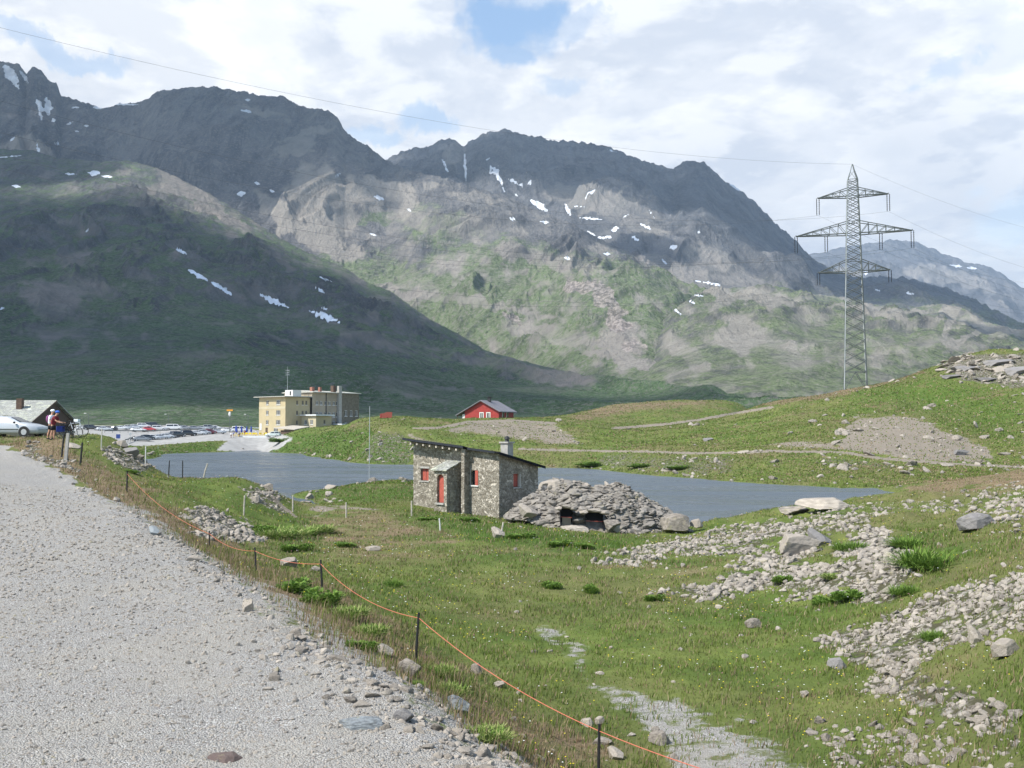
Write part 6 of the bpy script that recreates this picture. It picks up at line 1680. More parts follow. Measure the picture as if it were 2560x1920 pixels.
# the rope hangs from post to post
rp = []
for k in range(2, len(tops)):
    z_ = Vector((0, 0, -.10)); 
    if k == 2: rp.append(tops[k] + z_); continue
    a, b = rp[-1], tops[k] + z_
    d = (b - a).length; sg = min(.30, d * .03)
    for i in range(1, 13):
        q = a.lerp(b, i / 12) - Vector((0, 0, sg * 4 * (i / 12) * (1 - i / 12)))
        q.z = max(q.z, hgt(q.x, q.y) + .12); rp.append(q)
e = Vector((3.9, 8.0, hgt(3.9, 8.0) + .55)); a = rp[-1]
for i in range(1, 13): rp.append(a.lerp(e, i / 12) - Vector((0, 0, .12 * 4 * (i / 12) * (1 - i / 12))))
mb = MB(); b0 = rp[0].copy(); mb.tube([q - b0 for q in rp], .0062, 6); o = mb.build('orange_rope', M['orange']); o.location = b0
tag(o, 'orange rope strung along the black fence posts', 'rope')
# ------------------------------------------------------------------ rocks
def icosphere(n):
    t = (1 + 5 ** .5) / 2
    v = [(-1, t, 0), (1, t, 0), (-1, -t, 0), (1, -t, 0), (0, -1, t), (0, 1, t), (0, -1, -t), (0, 1, -t), (t, 0, -1), (t, 0, 1), (-t, 0, -1), (-t, 0, 1)]
    f = [(0, 11, 5), (0, 5, 1), (0, 1, 7), (0, 7, 10), (0, 10, 11), (1, 5, 9), (5, 11, 4), (11, 10, 2), (10, 7, 6), (7, 1, 8), (3, 9, 4), (3, 4, 2), (3, 2, 6), (3, 6, 8), (3, 8, 9), (4, 9, 5), (2, 4, 11), (6, 2, 10), (8, 6, 7), (9, 8, 1)]
    v = [np.array(p) / np.linalg.norm(p) for p in v]
    for _ in range(n):
        mid = {}; nf = []
        def m(a, b):
            k = (min(a, b), max(a, b))
            if k not in mid: q = v[a] + v[b]; v.append(q / np.linalg.norm(q)); mid[k] = len(v) - 1
            return mid[k]
        for a, b, c in f:
            ab, bc, ca = m(a, b), m(b, c), m(c, a); nf += [(a, ab, ca), (b, bc, ab), (c, ca, bc), (ab, bc, ca)]
        f = nf
    return np.array(v), np.array(f)
def rock_template(lv, seed, k=11, rough=.05):
    r_ = np.random.default_rng(seed); v, f = icosphere(lv)
    nr = r_.normal(size=(k, 3)); nr /= np.linalg.norm(nr, axis=1)[:, None]; hh = r_.uniform(.55, 1.0, k)
    d = v @ nr.T
    rad = np.where(d > .08, hh[None] / np.maximum(d, .08), 9).min(1); rad = np.minimum(rad, 1.25)
    rad *= 1 + rough * (perlin(v[:, 0] * 3 + seed, v[:, 1] * 3 + v[:, 2] * 2) * 2)
    return v * rad[:, None], f
T2 = [rock_template(2, 100 + i) for i in range(7)]
T1 = [rock_template(1, 200 + i, 9) for i in range(8)]
def rotm(n, tilt=.5):
    a = rng.uniform(0, 2 * math.pi, n); b = rng.normal(0, tilt, n); c = rng.normal(0, tilt, n)
    ca, sa = np.cos(a), np.sin(a); cb, sb = np.cos(b), np.sin(b); cc, sc_ = np.cos(c), np.sin(c)
    Z = np.zeros(n); O = np.ones(n)
    Rz = np.stack([np.stack([ca, -sa, Z], 1), np.stack([sa, ca, Z], 1), np.stack([Z, Z, O], 1)], 1)
    Rx = np.stack([np.stack([O, Z, Z], 1), np.stack([Z, cb, -sb], 1), np.stack([Z, sb, cb], 1)], 1)
    Ry = np.stack([np.stack([cc, Z, sc_], 1), np.stack([Z, O, Z], 1), np.stack([-sc_, Z, cc], 1)], 1)
    return Rz @ Rx @ Ry
def scatter_mesh(name, templates, pos, size, flat, m, colr, tilt=.5):
    Vs, Fs, Cs, b = [], [], [], 0
    pick = rng.integers(0, len(templates), len(pos)); RM = rotm(len(pos), tilt)
    for k, (tv, tf) in enumerate(templates):
        ix = np.where(pick == k)[0]
        if not len(ix): continue
        sc = np.stack([size[ix] * rng.uniform(.8, 1.25, len(ix)), size[ix] * rng.uniform(.65, 1.0, len(ix)), size[ix] * flat[ix]], 1)
        vv = np.einsum('nij,nvj->nvi', RM[ix], tv[None] * sc[:, None, :]) + pos[ix][:, None, :]
        Vs.append(vv.reshape(-1, 3)); Fs.append((tf[None] + (np.arange(len(ix)) * len(tv))[:, None, None] + b).reshape(-1, 3)); b += vv.shape[0] * vv.shape[1]
        Cs.append(np.repeat(colr[ix], len(tv)))
    c = np.concatenate(Cs)
    me = np_mesh(name, np.concatenate(Vs), np.concatenate(Fs), m, False, {'col': np.stack([c, c, c], 1)})
    return link(bpy.data.objects.new(name, me))

def grid_lookup(arr, X, Y):
    fu = (X / (Y + Y0) - U0) / (U1 - U0) * (NU - 1); fl = (np.log(Y + Y0) - LV0) / (LV1 - LV0) * (NV - 1)
    return arr[np.clip(fl.round().astype(int), 0, NV - 1), np.clip(fu.round().astype(int), 0, NU - 1)]
def sample(n, ya, yb, ua=-.62, ub=.66):
    Y = np.exp(rng.uniform(math.log(ya + Y0), math.log(yb + Y0), n)) - Y0; u = rng.uniform(ua, ub, n); X = u * (Y + Y0)
    return X, Y
ROCK_ALL = []      # x, y, z, size, flatness, shade
WATER = lambda X, Y: height(X, Y) < 0.02
def add_rocks(n, ya, yb, prob, smin, smax, sexp=3.0, flat=(.45, .85), sink=.25):
    X, Y = sample(n, ya, yb); p = prob(X, Y); k = (rng.uniform(0, 1, n) < p) & ~WATER(X, Y); X, Y = X[k], Y[k]
    s = smin + (smax - smin) * rng.uniform(0, 1, len(X)) ** sexp
    s = s * np.clip(Y / 32, .62, 1.1) if yb < 90 else s
    z = height(X, Y)
    fl = rng.uniform(flat[0], flat[1], len(X))
    ROCK_ALL.append(np.stack([X, Y, z + s * fl * (.5 - sink * 1.3), s, fl, rng.uniform(0, 1, len(X))], 1))
zr = lambda X, Y: grid_lookup(z_rock, X, Y)
zs = lambda X, Y: grid_lookup(sd, X, Y)
zd = lambda X, Y: grid_lookup(z_dirt, X, Y)
clump = lambda X, Y, s=3.0: np.clip(fbm(X / s, Y / s, 3, 123) * 2 + .5, 0, 1)
# dense scree and rubble on the near right slope
add_rocks(210000, 9, 75, lambda X, Y: np.clip(zr(X, Y) * 1.9 - .30, 0, 1) * (.3 + .7 * clump(X, Y, 2.0)), .03, .165, 2.8)
add_rocks(5200, 9, 75, lambda X, Y: np.clip(zr(X, Y), 0, 1) * .30 * clump(X, Y), .09, .26, 2.6)
# stray stones in the meadow
add_rocks(9000, 9, 70, lambda X, Y: .12 * (zs(X, Y) > 1.0) * (.3 + clump(X, Y, 7)) * (X / (Y + 8) > .0), .03, .15, 2.8)
# shoulder of the gravel road
add_rocks(26000, 9, 50, lambda X, Y: np.exp(-((zs(X, Y) - .15) / .55) ** 2) * (.25 + .75 * clump(X, Y, 1.5)), .018, .12, 3.2)
add_rocks(2600, 9, 50, lambda X, Y: np.exp(-((zs(X, Y) - .2) / .6) ** 2) * clump(X, Y, 2), .07, .20, 3.0)
add_rocks(2500, 10, 17, lambda X, Y: np.exp(-((zs(X, Y) + .5) / .9) ** 2) * .8, .02, .13, 2.6)
X_ = lambda X, Y: np.exp(-((zs(X, Y) + .1) / .55) ** 2) * (.3 + .7 * clump(X, Y, 1.2)) * (1 + 1.5 * (Y < 15))
add_rocks(16000, 9.5, 30, X_, .035, .15, 3.0)
add_rocks(2600, 9, 45, lambda X, Y: .30 * (zs(X, Y) < -.4) * (.4 + clump(X, Y, 1.5)), .015, .06, 4.0, (.3, .6))
# far banks, hillside and shore
add_rocks(15000, 100, 260, lambda X, Y: np.clip(zr(X, Y) * .8 + .02, 0, 1) * clump(X, Y, 6), .22, 1.0, 3.0, (.3, .7))
add_rocks(4200, 110, 250, lambda X, Y: .10 * clump(X, Y, 9) + .14 * (X / Y > .3), .25, .9, 3.0, (.3, .6))
add_rocks(4200, 75, 300, lambda X, Y: ((height(X, Y) < .45) & (height(X, Y) > .0)) * .8, .15, .75, 2.5, (.35, .7))
add_rocks(3500, 120, 215, lambda X, Y: zd(X, Y) * .35, .12, .45, 2.5)
add_rocks(9000, 190, 245, lambda X, Y: np.clip(zr(X, Y) * 1.2, 0, 1) * (X / Y > .40) * clump(X, Y, 4), .3, 1.5, 2.2, (.18, .4))
RA_ = np.concatenate(ROCK_ALL)
RPX, RPY = project(RA_[:, :3])
vis = (RPX > -150) & (RPX < 2720) & (RPY < 2050)
RA_ = RA_[vis]; RPX = RPX[vis]; RPY = RPY[vis]
scr = RA_[:, 3] / RA_[:, 1]
big = np.argsort(-scr)[:235]
isbig = np.zeros(len(RA_), bool); isbig[big] = True
rest = RA_[~isbig]
def lot_of(mask, name, label, m, tmpl):
    q = rest[mask]
    if len(q): tag(scatter_mesh(name, tmpl, q[:, :3], q[:, 3], q[:, 4], m, q[:, 5]), label, 'stones', kind='stuff')
rs = grid_lookup(sd, rest[:, 0], rest[:, 1])
nearm = rest[:, 1] < 80
sh = (np.abs(rs) < 2.0) & (rest[:, 1] < 60) & (rs < 1.6)
lot_of(sh, 'shoulder_stones', 'loose grey stones along the road shoulder', M['rock_s'], T1)
lot_of(nearm & ~sh, 'scree_stones', 'pale scree and rubble on the near slopes', M['rock_s'], T1)
lot_of(~nearm, 'far_bank_stones', 'scattered pale stones on the far bank and hillside', M['rock_s'], T1)
T2M = [np_mesh('rock', v, f, M['rock'], False) for v, f in T2]
def rock_zone(px, py, sdv, Y):
    if Y > 100: return 'far_rock', 'pale rock on the bank beyond the lake', 'rocks beyond the lake'
    if abs(sdv) < 2.2 and Y < 60: return 'shoulder_rock', 'loose grey rock on the shoulder of the gravel road', 'rocks along the road shoulder'
    if px < 1000: return 'bank_rock', 'grey rock on the grassy bank left of the meadow', 'rocks on the left bank'
    if py > 1560 and px > 1900: return 'slope_rock', 'pale rock in the scree at the lower right', 'rocks of the lower right scree'
    if py > 1560: return 'meadow_rock', 'pale stone lying in the meadow near the gravel track', 'stones near the meadow track'
    if px > 2000: return 'slope_rock', 'pale rock on the upper right slope', 'rocks of the upper right slope'
    return 'rubble_rock', 'pale rock in the rubble band between meadow and lake', 'rocks of the middle rubble band'
for i in big:
    x, y, z, s, fl, c = RA_[i]
    nm, lb, gp = rock_zone(RPX[i], RPY[i], float(grid_lookup(sd, np.array([x]), np.array([y]))[0]), y)
    o = link(bpy.data.objects.new(nm, T2M[int(c * 997) % 7])); o.location = (x, y, z)
    o.rotation_euler = (random.gauss(0, .3), random.gauss(0, .3), random.uniform(0, 6.28)); o.scale = (s * 1.15, s * .85, s * fl)
    tag(o, lb, 'rock', gp)
# boulders that stand out in the photograph
v3, f3 = rock_template(4, 900, 14, .10)
BM = []
for i in range(5):
    vv, ff = rock_template(4, 910 + i * 7, 17 + i, .02); vv = vv * (1 + .018 * perlin(vv[:, 0] * 7, vv[:, 1] * 7 + vv[:, 2] * 5))[:, None]
    BM.append(np_mesh('boulder', vv, ff, M['rock'], False))
M['rock_blue'] = rock_mat('blue_grey_slab', 'object', (.68, .80, .92)); M['rock_brown'] = rock_mat('dark_brown_stone', 'object', (.34, .27, .27)); M['rock_white'] = rock_mat('white_quartz', 'object', (1.0, .95, .88))
M['rock_grey'] = rock_mat('dark_grey_stone', 'object', (.55, .56, .60))
def boulder(px, py, w, h, label, k=0, m='rock', flat=None, sink=.25, rz=0.0, y0=6, y1=430, depth=.8, name='boulder'):
    """a boulder whose foot is seen at (px, py), w by h photo pixels"""
    p = hit(px, py, y0, y1); W_ = w / F * p.y; H = h / F * p.y
    me = BM[k % 5]
    if m != 'rock':
        me = me.copy(); me.materials.clear(); me.materials.append(M[m])
    o = link(bpy.data.objects.new(name, me)); o.location = (p.x, p.y + W_ * .2, p.z + H * (.5 - sink)); o.scale = (W_ / 1.7, W_ / 1.7 * depth, H / 1.5)
    o.rotation_euler = (0, rz, random.uniform(-.3, .3)); tag(o, label, 'boulder')
    return o
B_ = [(2080, 1272, 120, 26, 'long white boulder on the crest against the lake', 0, 'rock_white', .15), (1985, 1286, 80, 18, 'flat pinkish white boulder left of the long crest boulder', 1, 'rock_white', .1),
      (2000, 1385, 110, 60, 'large angular grey boulder in the middle of the rubble', 2, 'rock', .2), (2050, 1366, 60, 44, 'dark brown block wedged beside the large rubble boulder', 3, 'rock_grey', .2), (2450, 1322, 80, 34, 'dark grey boulder on the upper right slope', 4, 'rock_grey', .25),
      (1655, 1862, 46, 32, 'rounded grey boulder beside the meadow track, casting a shadow', 0, 'rock', .12), (1638, 1838, 24, 20, 'white round stone just above the rounded grey boulder', 1, 'rock_white', .1),
      (1507, 1862, 50, 18, 'pinkish flat stone right behind the lowest fence post', 2, 'rock', .2), (1540, 1900, 42, 26, 'white flat stone right of the lowest fence post', 3, 'rock_white', .15), (1500, 1812, 22, 16, 'small white stone at the top of the lowest fence post', 4, 'rock_white', .1), (1473, 1818, 30, 20, 'white stone left of the lowest fence post top', 0, 'rock_white', .1),
      (720, 1416, 46, 26, 'pale boulder on the bank above the orange rope', 1, 'rock', .2), (789, 1428, 26, 16, 'small pale boulder left of the fence post above the leafy clump', 2, 'rock', .2), (1245, 1345, 36, 24, 'white boulder beside the pale leaning post below the hut', 3, 'rock_white', .1),
      (933, 1377, 36, 10, 'flat lone stone in the middle of the meadow', 4, 'rock', .2), (1193, 1685, 26, 28, 'grey boulder in the grass right of the tallest fence post', 0, 'rock', .2), (1248, 1720, 30, 18, 'low grey stone below the grey boulder in the grass', 1, 'rock', .2),
      (1008, 1803, 50, 34, 'dark purple grey stone on the gravel at the shoulder', 2, 'rock_grey', .2), (1146, 1782, 60, 36, 'smooth grey boulder at the foot of the bank by the gravel', 3, 'rock_blue', .2), (905, 1822, 104, 20, 'large flat blue grey slab set in the gravel', 4, 'rock_blue', .35),
      (567, 1904, 74, 16, 'dark brown flat stone on the gravel at the bottom', 0, 'rock_brown', .2), (618, 1530, 30, 34, 'white upright stone on the road shoulder', 1, 'rock_white', .15), (485, 1403, 44, 16, 'white flat stone on the shoulder in the middle of the road edge', 2, 'rock_white', .15), (383, 1338, 30, 20, 'pale block on the far shoulder', 3, 'rock_blue', .15),
      (740, 1594, 26, 20, 'pale stone in a cluster of three at the shoulder', 4, 'rock', .2), (728, 1600, 20, 16, 'small white stone in a cluster of three at the shoulder', 0, 'rock_white', .2), (752, 1602, 26, 14, 'flat stone in a cluster of three at the shoulder', 1, 'rock', .2),
      (1022, 1690, 64, 50, 'largest pale rock on the shoulder below the tallest fence post', 2, 'rock', .2), (962, 1640, 46, 26, 'pale rock left of the tallest fence post foot', 3, 'rock', .2), (1885, 1570, 34, 20, 'square pink stone at the meadow edge', 4, 'rock', .2), (2100, 1672, 40, 26, 'grey angular stone at the left tip of the lower scree', 0, 'rock_grey', .15),
      (2012, 1742, 24, 16, 'white stone alone in the lower meadow', 1, 'rock_white', .2), (2052, 1808, 30, 20, 'pale stone left of the lower scree', 2, 'rock', .2), (2440, 1608, 36, 44, 'upright white rock in the right hand scree', 3, 'rock_white', .2), (2520, 1640, 60, 36, 'broad pale rock near the right edge', 4, 'rock', .2), (2290, 1912, 36, 28, 'white rock at the bottom of the right slope', 0, 'rock_white', .2),
      (2544, 1800, 44, 26, 'pale block cut by the right edge', 1, 'rock', .2), (2405, 1138, 40, 16, 'dark boulder at the foot of the scree hollow', 2, 'rock_grey', .1)]
for b in B_: boulder(b[0], b[1], b[2], b[3], b[4], b[5], b[6], sink=b[7])
for px, py, w, h, k, lb in [(2420, 925, 80, 16, 1, 'broad outcrop on the hilltop right of the pylon, left part'), (2500, 912, 80, 20, 1, 'broad outcrop on the hilltop right of the pylon, middle part'), (2550, 935, 70, 26, 1, 'broad outcrop on the hilltop at the right edge'), (2380, 945, 50, 12, 1, 'lower ledge of the hilltop outcrop'), (2470, 952, 70, 12, 1, 'lowest ledge of the hilltop outcrop'),
                          (300, 1115, 40, 18, 0, 'grey outcrop on the knoll left of the lake, upper part'), (320, 1135, 46, 22, 1, 'dark outcrop on the knoll left of the lake, lower part'), (345, 1145, 30, 14, 2, 'outcrop at the lake corner of the knoll'), (180, 1122, 40, 16, 3, 'dark rock behind the thick marker post'),
                          (670, 1225, 26, 16, 4, 'pale outcrop at the top of the knoll path'), (640, 1255, 30, 18, 0, 'grey outcrop beside the wooden post on the knoll'), (1770, 1090 + 12, 30, 10, 1, 'pale boulder on the far slope above the track')]:
    boulder(px, py, w, h, lb, k, 'rock' if k != 1 else 'rock_grey', sink=.3, name='outcrop')

# ------------------------------------------------------------------ the stone mound with its two openings
def mound():
    c = at(1562, 1322, 57.5); z0 = CZ - 5.85
    o = thing('stone_mound', 'mound of stacked dry stone slabs with two dark openings right of the hut', 'stone ruin', (0, 0, 0))
    prof = [(1270, 1283, 60), (1300, 1262, 60), (1330, 1240, 60), (1368, 1212, 61), (1400, 1200, 61), (1440, 1200, 61), (1480, 1224, 61), (1511, 1213, 61), (1560, 1217, 61), (1595, 1238, 61), (1640, 1262, 60.5), (1680, 1288, 60), (1712, 1304, 59.5), (1745, 1322, 59)]
    base = [(1270, 1290, 58.5), (1330, 1296, 57), (1400, 1322, 55.2), (1470, 1325, 55), (1600, 1325, 55.5), (1745, 1324, 57.5)]
    pa = np.array(prof, float); ba = np.array(base, float)
    nx, ny = 90, 46
    px = np.linspace(1270, 1745, nx)
    ty = np.interp(px, pa[:, 0], pa[:, 1]); tY = np.interp(px, pa[:, 0], pa[:, 2]); by = np.interp(px, ba[:, 0], ba[:, 1]); bY = np.interp(px, ba[:, 0], ba[:, 2])
    zt = CZ + (HY - ty) / F * tY; zb = CZ + (HY - by) / F * bY
    v = np.linspace(0, 1.75, ny)[:, None]; t = np.minimum(v, 1)
    steep = sstep(px, 1380, 1480)[None]
    rise = (1 - steep) * t ** .9 + steep * (.66 * sstep(t, 0, .28) + .34 * sstep(t, .1, 1.0))
    Y = bY + (tY - bY) * t + np.maximum(v - 1, 0) * 7; X = (px[None] - 1280) / F * (bY + (tY - bY) * t)
    Z = zb - .15 + (zt - zb + .15) * rise - np.maximum(v - 1, 0) ** 1.3 * 3.2
    Z = Z + fbm(X * 1.0, Y * 1.0, 4, 77) * .34 * sstep(t, .05, .3)
    Vv = np.stack([X.ravel(), Y.ravel(), Z.ravel()], 1); q = np.arange(nx * ny).reshape(ny, nx)
    QQ = np.stack([q[:-1, :-1], q[:-1, 1:], q[1:, 1:], q[1:, :-1]], -1).reshape(-1, 4)
    gr = np.full(len(Vv), .35)
    core = link(bpy.data.objects.new('rubble_core', np_mesh('rubble_core', Vv, QQ, M['rock_dark'], True, {'col': np.stack([gr] * 3, 1)})), o)
    # stones stacked over the surface, laid flat
    n = 3600
    fi = rng.uniform(0, nx - 1.01, n); fj = rng.uniform(0, 1, n) ** 1.15 * (ny - 1.01) * .82
    ii = fi.astype(int); jj = fj.astype(int); a = (fi - ii)[:, None]; b = (fj - jj)[:, None]
    G = np.stack([X, Y, Z], -1)
    P_ = G[jj, ii] * (1 - a) * (1 - b) + G[jj, ii + 1] * a * (1 - b) + G[jj + 1, ii] * (1 - a) * b + G[jj + 1, ii + 1] * a * b
    ppx, ppy = project(P_)
    hole = ((ppx > 1401) & (ppx < 1431) & (ppy > 1271)) | ((ppx > 1464) & (ppx < 1508) & (ppy > 1281))
    front = P_[:, 1] < np.interp(ppx, pa[:, 0], pa[:, 2]) - 1.5
    k = ~(hole & front)
    P_ = P_[k]; ppx = ppx[k]
    left = ppx < 1500
    s = np.where(left & (rng.uniform(0, 1, len(P_)) < .12), rng.uniform(.22, .42, len(P_)), rng.uniform(.07, .21, len(P_)) * (1 + .9 * (rng.uniform(0, 1, len(P_)) < .07)))
    st = scatter_mesh('dry_stones', T1, P_ + np.array([0, -.02, .02]), s, rng.uniform(.28, .55, len(P_)), M['rock_dark'], rng.uniform(0, 1, len(P_)) ** 1.3, .25)
    st.parent = o
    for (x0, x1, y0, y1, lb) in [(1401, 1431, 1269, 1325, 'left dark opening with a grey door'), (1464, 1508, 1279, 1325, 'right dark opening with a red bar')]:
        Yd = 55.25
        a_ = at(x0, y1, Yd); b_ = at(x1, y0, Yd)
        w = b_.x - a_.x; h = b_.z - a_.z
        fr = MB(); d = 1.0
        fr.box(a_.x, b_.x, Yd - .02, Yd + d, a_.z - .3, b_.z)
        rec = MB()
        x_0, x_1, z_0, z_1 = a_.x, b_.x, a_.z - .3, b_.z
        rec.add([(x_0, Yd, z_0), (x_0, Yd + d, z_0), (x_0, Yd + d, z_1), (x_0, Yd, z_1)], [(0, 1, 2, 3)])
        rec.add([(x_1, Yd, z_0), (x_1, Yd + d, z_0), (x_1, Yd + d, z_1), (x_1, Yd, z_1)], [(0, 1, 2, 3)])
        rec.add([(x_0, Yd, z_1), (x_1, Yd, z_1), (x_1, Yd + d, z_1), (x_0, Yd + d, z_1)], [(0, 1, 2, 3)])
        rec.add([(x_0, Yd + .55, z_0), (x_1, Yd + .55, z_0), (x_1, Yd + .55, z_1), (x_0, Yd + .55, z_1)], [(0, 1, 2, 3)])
        ro = rec.build('opening', M['black_cloth_and_shade'], o); ro['label'] = lb  # recess lined in black: the shade inside is put into its colour
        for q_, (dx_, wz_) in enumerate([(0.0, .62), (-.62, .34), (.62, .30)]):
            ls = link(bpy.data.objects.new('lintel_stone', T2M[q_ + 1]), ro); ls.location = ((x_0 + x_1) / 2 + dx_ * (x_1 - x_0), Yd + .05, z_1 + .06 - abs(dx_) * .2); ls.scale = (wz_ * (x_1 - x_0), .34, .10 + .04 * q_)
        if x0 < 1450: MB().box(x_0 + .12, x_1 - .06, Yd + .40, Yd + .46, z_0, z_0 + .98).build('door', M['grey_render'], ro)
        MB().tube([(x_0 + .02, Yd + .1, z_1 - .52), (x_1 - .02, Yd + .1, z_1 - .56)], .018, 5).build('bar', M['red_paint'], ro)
    return o
mound()
for px, py, w, h, k, lb, m_ in [(1390, 1232, 62, 34, 0, 'huge pale boulder on top of the mound nearest the hut', 'rock'), (1455, 1228, 40, 22, 1, 'pale boulder second on top of the mound', 'rock'), (1475, 1236, 30, 18, 2, 'rounded pale boulder on the mound beside a second one', 'rock'), (1518, 1217, 16, 12, 3, 'small white boulder on the mound crest', 'rock_white'),
                          (1690, 1330, 64, 36, 4, 'big block at the right foot of the mound', 'rock'), (1745, 1318, 26, 20, 0, 'pinkish boulder at the far right of the mound', 'rock'), (1528, 1322, 44, 24, 1, 'grey block beside the right opening of the mound', 'rock'), (1545, 1328, 24, 18, 2, 'smaller block beside the right opening', 'rock'), (1720, 1332, 26, 12, 3, 'flat pale stone in front of the big block', 'rock'),
                          (1440, 1330, 62, 12, 4, 'flat sill stone in front of the left opening', 'rock_white'), (1320, 1290, 50, 26, 3, 'rounded outcrop at the left toe of the mound', 'rock'), (1365, 1230, 30, 20, 2, 'shaded boulder between hut and mound', 'rock_grey')]:
    Yb = 57.0 if py > 1285 else 60.5
    p = at(px, py, Yb); W_ = w / F * Yb; H = h / F * Yb
    me = BM[k]
    if m_ != 'rock': me = me.copy(); me.materials.clear(); me.materials.append(M[m_])
    if py > 1300: p.y = 54.9; p = at(px, py, 54.6)
    o = link(bpy.data.objects.new('mound_boulder', me)); o.location = (p.x, p.y, p.z + H * .4); o.scale = (W_ / 1.7, W_ / 1.9, H / 1.5); o.rotation_euler = (0, random.uniform(-.1, .1), random.uniform(-.3, .3))
    tag(o, lb, 'boulder')

# ------------------------------------------------------------------ loose gravel on the road
n = 60000
X, Y = sample(n, 8.5, 42, -.60, .12)
k = (zs(X, Y) < .1); X, Y = X[k], Y[k]
s = .010 + .028 * rng.uniform(0, 1, len(X)) ** 4; s *= np.clip(Y / 16, .8, 1.6)
tet = [rock_template(0, 400 + i, 7) for i in range(6)]
tag(scatter_mesh('loose_gravel', tet, np.stack([X, Y, height(X, Y) + s * .1], 1), s, rng.uniform(.4, .8, len(X)), M['rock_s'], rng.uniform(0.1, 1, len(X)) ** .8, .4), 'crushed pale gravel lying on the road', 'gravel', kind='stuff')

# ------------------------------------------------------------------ grass
def blades(name, X, Y, h, w, colr, label, lean=.45, tip=.0, droop=True, m='blade', cat='grass'):
    n = len(X); Z = height(X, Y) - .01
    a = rng.uniform(0, 2 * math.pi, n); l = rng.normal(0, lean, n) * h; la = rng.uniform(0, 2 * math.pi, n)
    dx, dy = np.cos(a) * w / 2, np.sin(a) * w / 2
    lx, ly = np.cos(la) * l + .12 * h, np.sin(la) * l
    B0 = np.stack([X - dx, Y - dy, Z], 1); B1 = np.stack([X + dx, Y + dy, Z], 1)
    M0 = np.stack([X - dx * .7 + lx * .35, Y - dy * .7 + ly * .35, Z + h * .55], 1); M1 = np.stack([X + dx * .7 + lx * .35, Y + dy * .7 + ly * .35, Z + h * .55], 1)
    Tp = np.stack([X + lx, Y + ly, Z + h], 1)
    V = np.stack([B0, B1, M1, M0, Tp], 1).reshape(-1, 3); b = (np.arange(n) * 5)[:, None]
    q = b + np.array([[0, 1, 2, 3]]); t = b + np.array([[3, 2, 4]])
    c = np.repeat(colr, 5, axis=0)
    me = np_mesh(name, V, [q, t], M[m], False, {'col': c})
    return tag(link(bpy.data.objects.new(name, me)), label, cat, kind='stuff')
def grass_cols(X, Y, dryk):
    n = len(X); r = rng.uniform(0, 1, n)[:, None]; g = np.array([[.084, .122, .022]]) * (1 - r) + np.array([[.18, .215, .054]]) * r
    lu = grid_lookup(lush, X, Y)[:, None]; g = g * (1 - .6 * lu) + np.array([[.075, .155, .018]]) * .6 * lu
    r2 = rng.uniform(0, 1, n)[:, None]; d = np.array([[.17, .11, .065]]) * (1 - r2) + np.array([[.38, .30, .19]]) * r2
    dm = (rng.uniform(0, 1, n) < dryk)[:, None]
    return np.where(dm, d, g)
zdry = lambda X, Y: grid_lookup(z_dry, X, Y)
zlu = lambda X, Y: grid_lookup(lush, X, Y)
zg = lambda X, Y: grid_lookup(z_gravel, X, Y)
# meadow
n = 520000
X, Y = sample(n, 9.5, 118, -.60, .62)
pr = (zs(X, Y) > .25) * (1 - .72 * np.clip(zg(X, Y) * 1.7, 0, 1)) * (1 - .88 * np.clip(zr(X, Y) * 1.5 - .15, 0, 1)) * (1 - zd(X, Y)) * (~WATER(X, Y))
k = rng.uniform(0, 1, n) < pr * (.6 + .4 * clump(X, Y, .9)); X, Y = X[k], Y[k]
h = rng.uniform(.04, .10, len(X)) * (1 + .9 * zlu(X, Y)) * (.6 + .9 * clump(X, Y, 1.3)); w = .006 + .00062 * Y
blades('meadow_grass', X, Y, h, w, grass_cols(X, Y, np.clip(.12 + zdry(X, Y) * .75, 0, 1)), 'short green meadow grass below the road')
# tall dry grass on the bank beside the road
n = 150000
X, Y = sample(n, 9.5, 66, -.60, .3)
bk = np.clip(1.25 - np.abs(zs(X, Y) - 1.7) / 2.0, 0, 1) * (zs(X, Y) > .3)
k = rng.uniform(0, 1, n) < bk * (.15 + .85 * clump(X, Y, 2.2)) * (1 - .7 * np.clip(zr(X, Y), 0, 1)); X, Y = X[k], Y[k]
h = rng.uniform(.10, .34, len(X)) * (.6 + .6 * clump(X, Y, 2.0)); w = .0045 + .00042 * Y
blades('dry_bank_grass', X, Y, h, w, grass_cols(X, Y, .55 + 0 * X), 'tall straw coloured grass on the bank beside the road', .35)
# grass on the far banks, coarse tufts
n = 300000
X, Y = sample(n, 105, 345, -.60, .62)
k = (rng.uniform(0, 1, n) < (1 - .8 * zr(X, Y)) * (1 - zd(X, Y)) * (grid_lookup(z_lot, X, Y) < .5)) & ~WATER(X, Y); X, Y = X[k], Y[k]
h = rng.uniform(.06, .20, len(X)) * (1 + .6 * zlu(X, Y)); w = .0014 * Y
blades('far_grass', X, Y, h, w, grass_cols(X, Y, np.clip(.06 + zdry(X, Y) * .8, 0, 1)), 'grass on the banks and hill beyond the lake', .5)
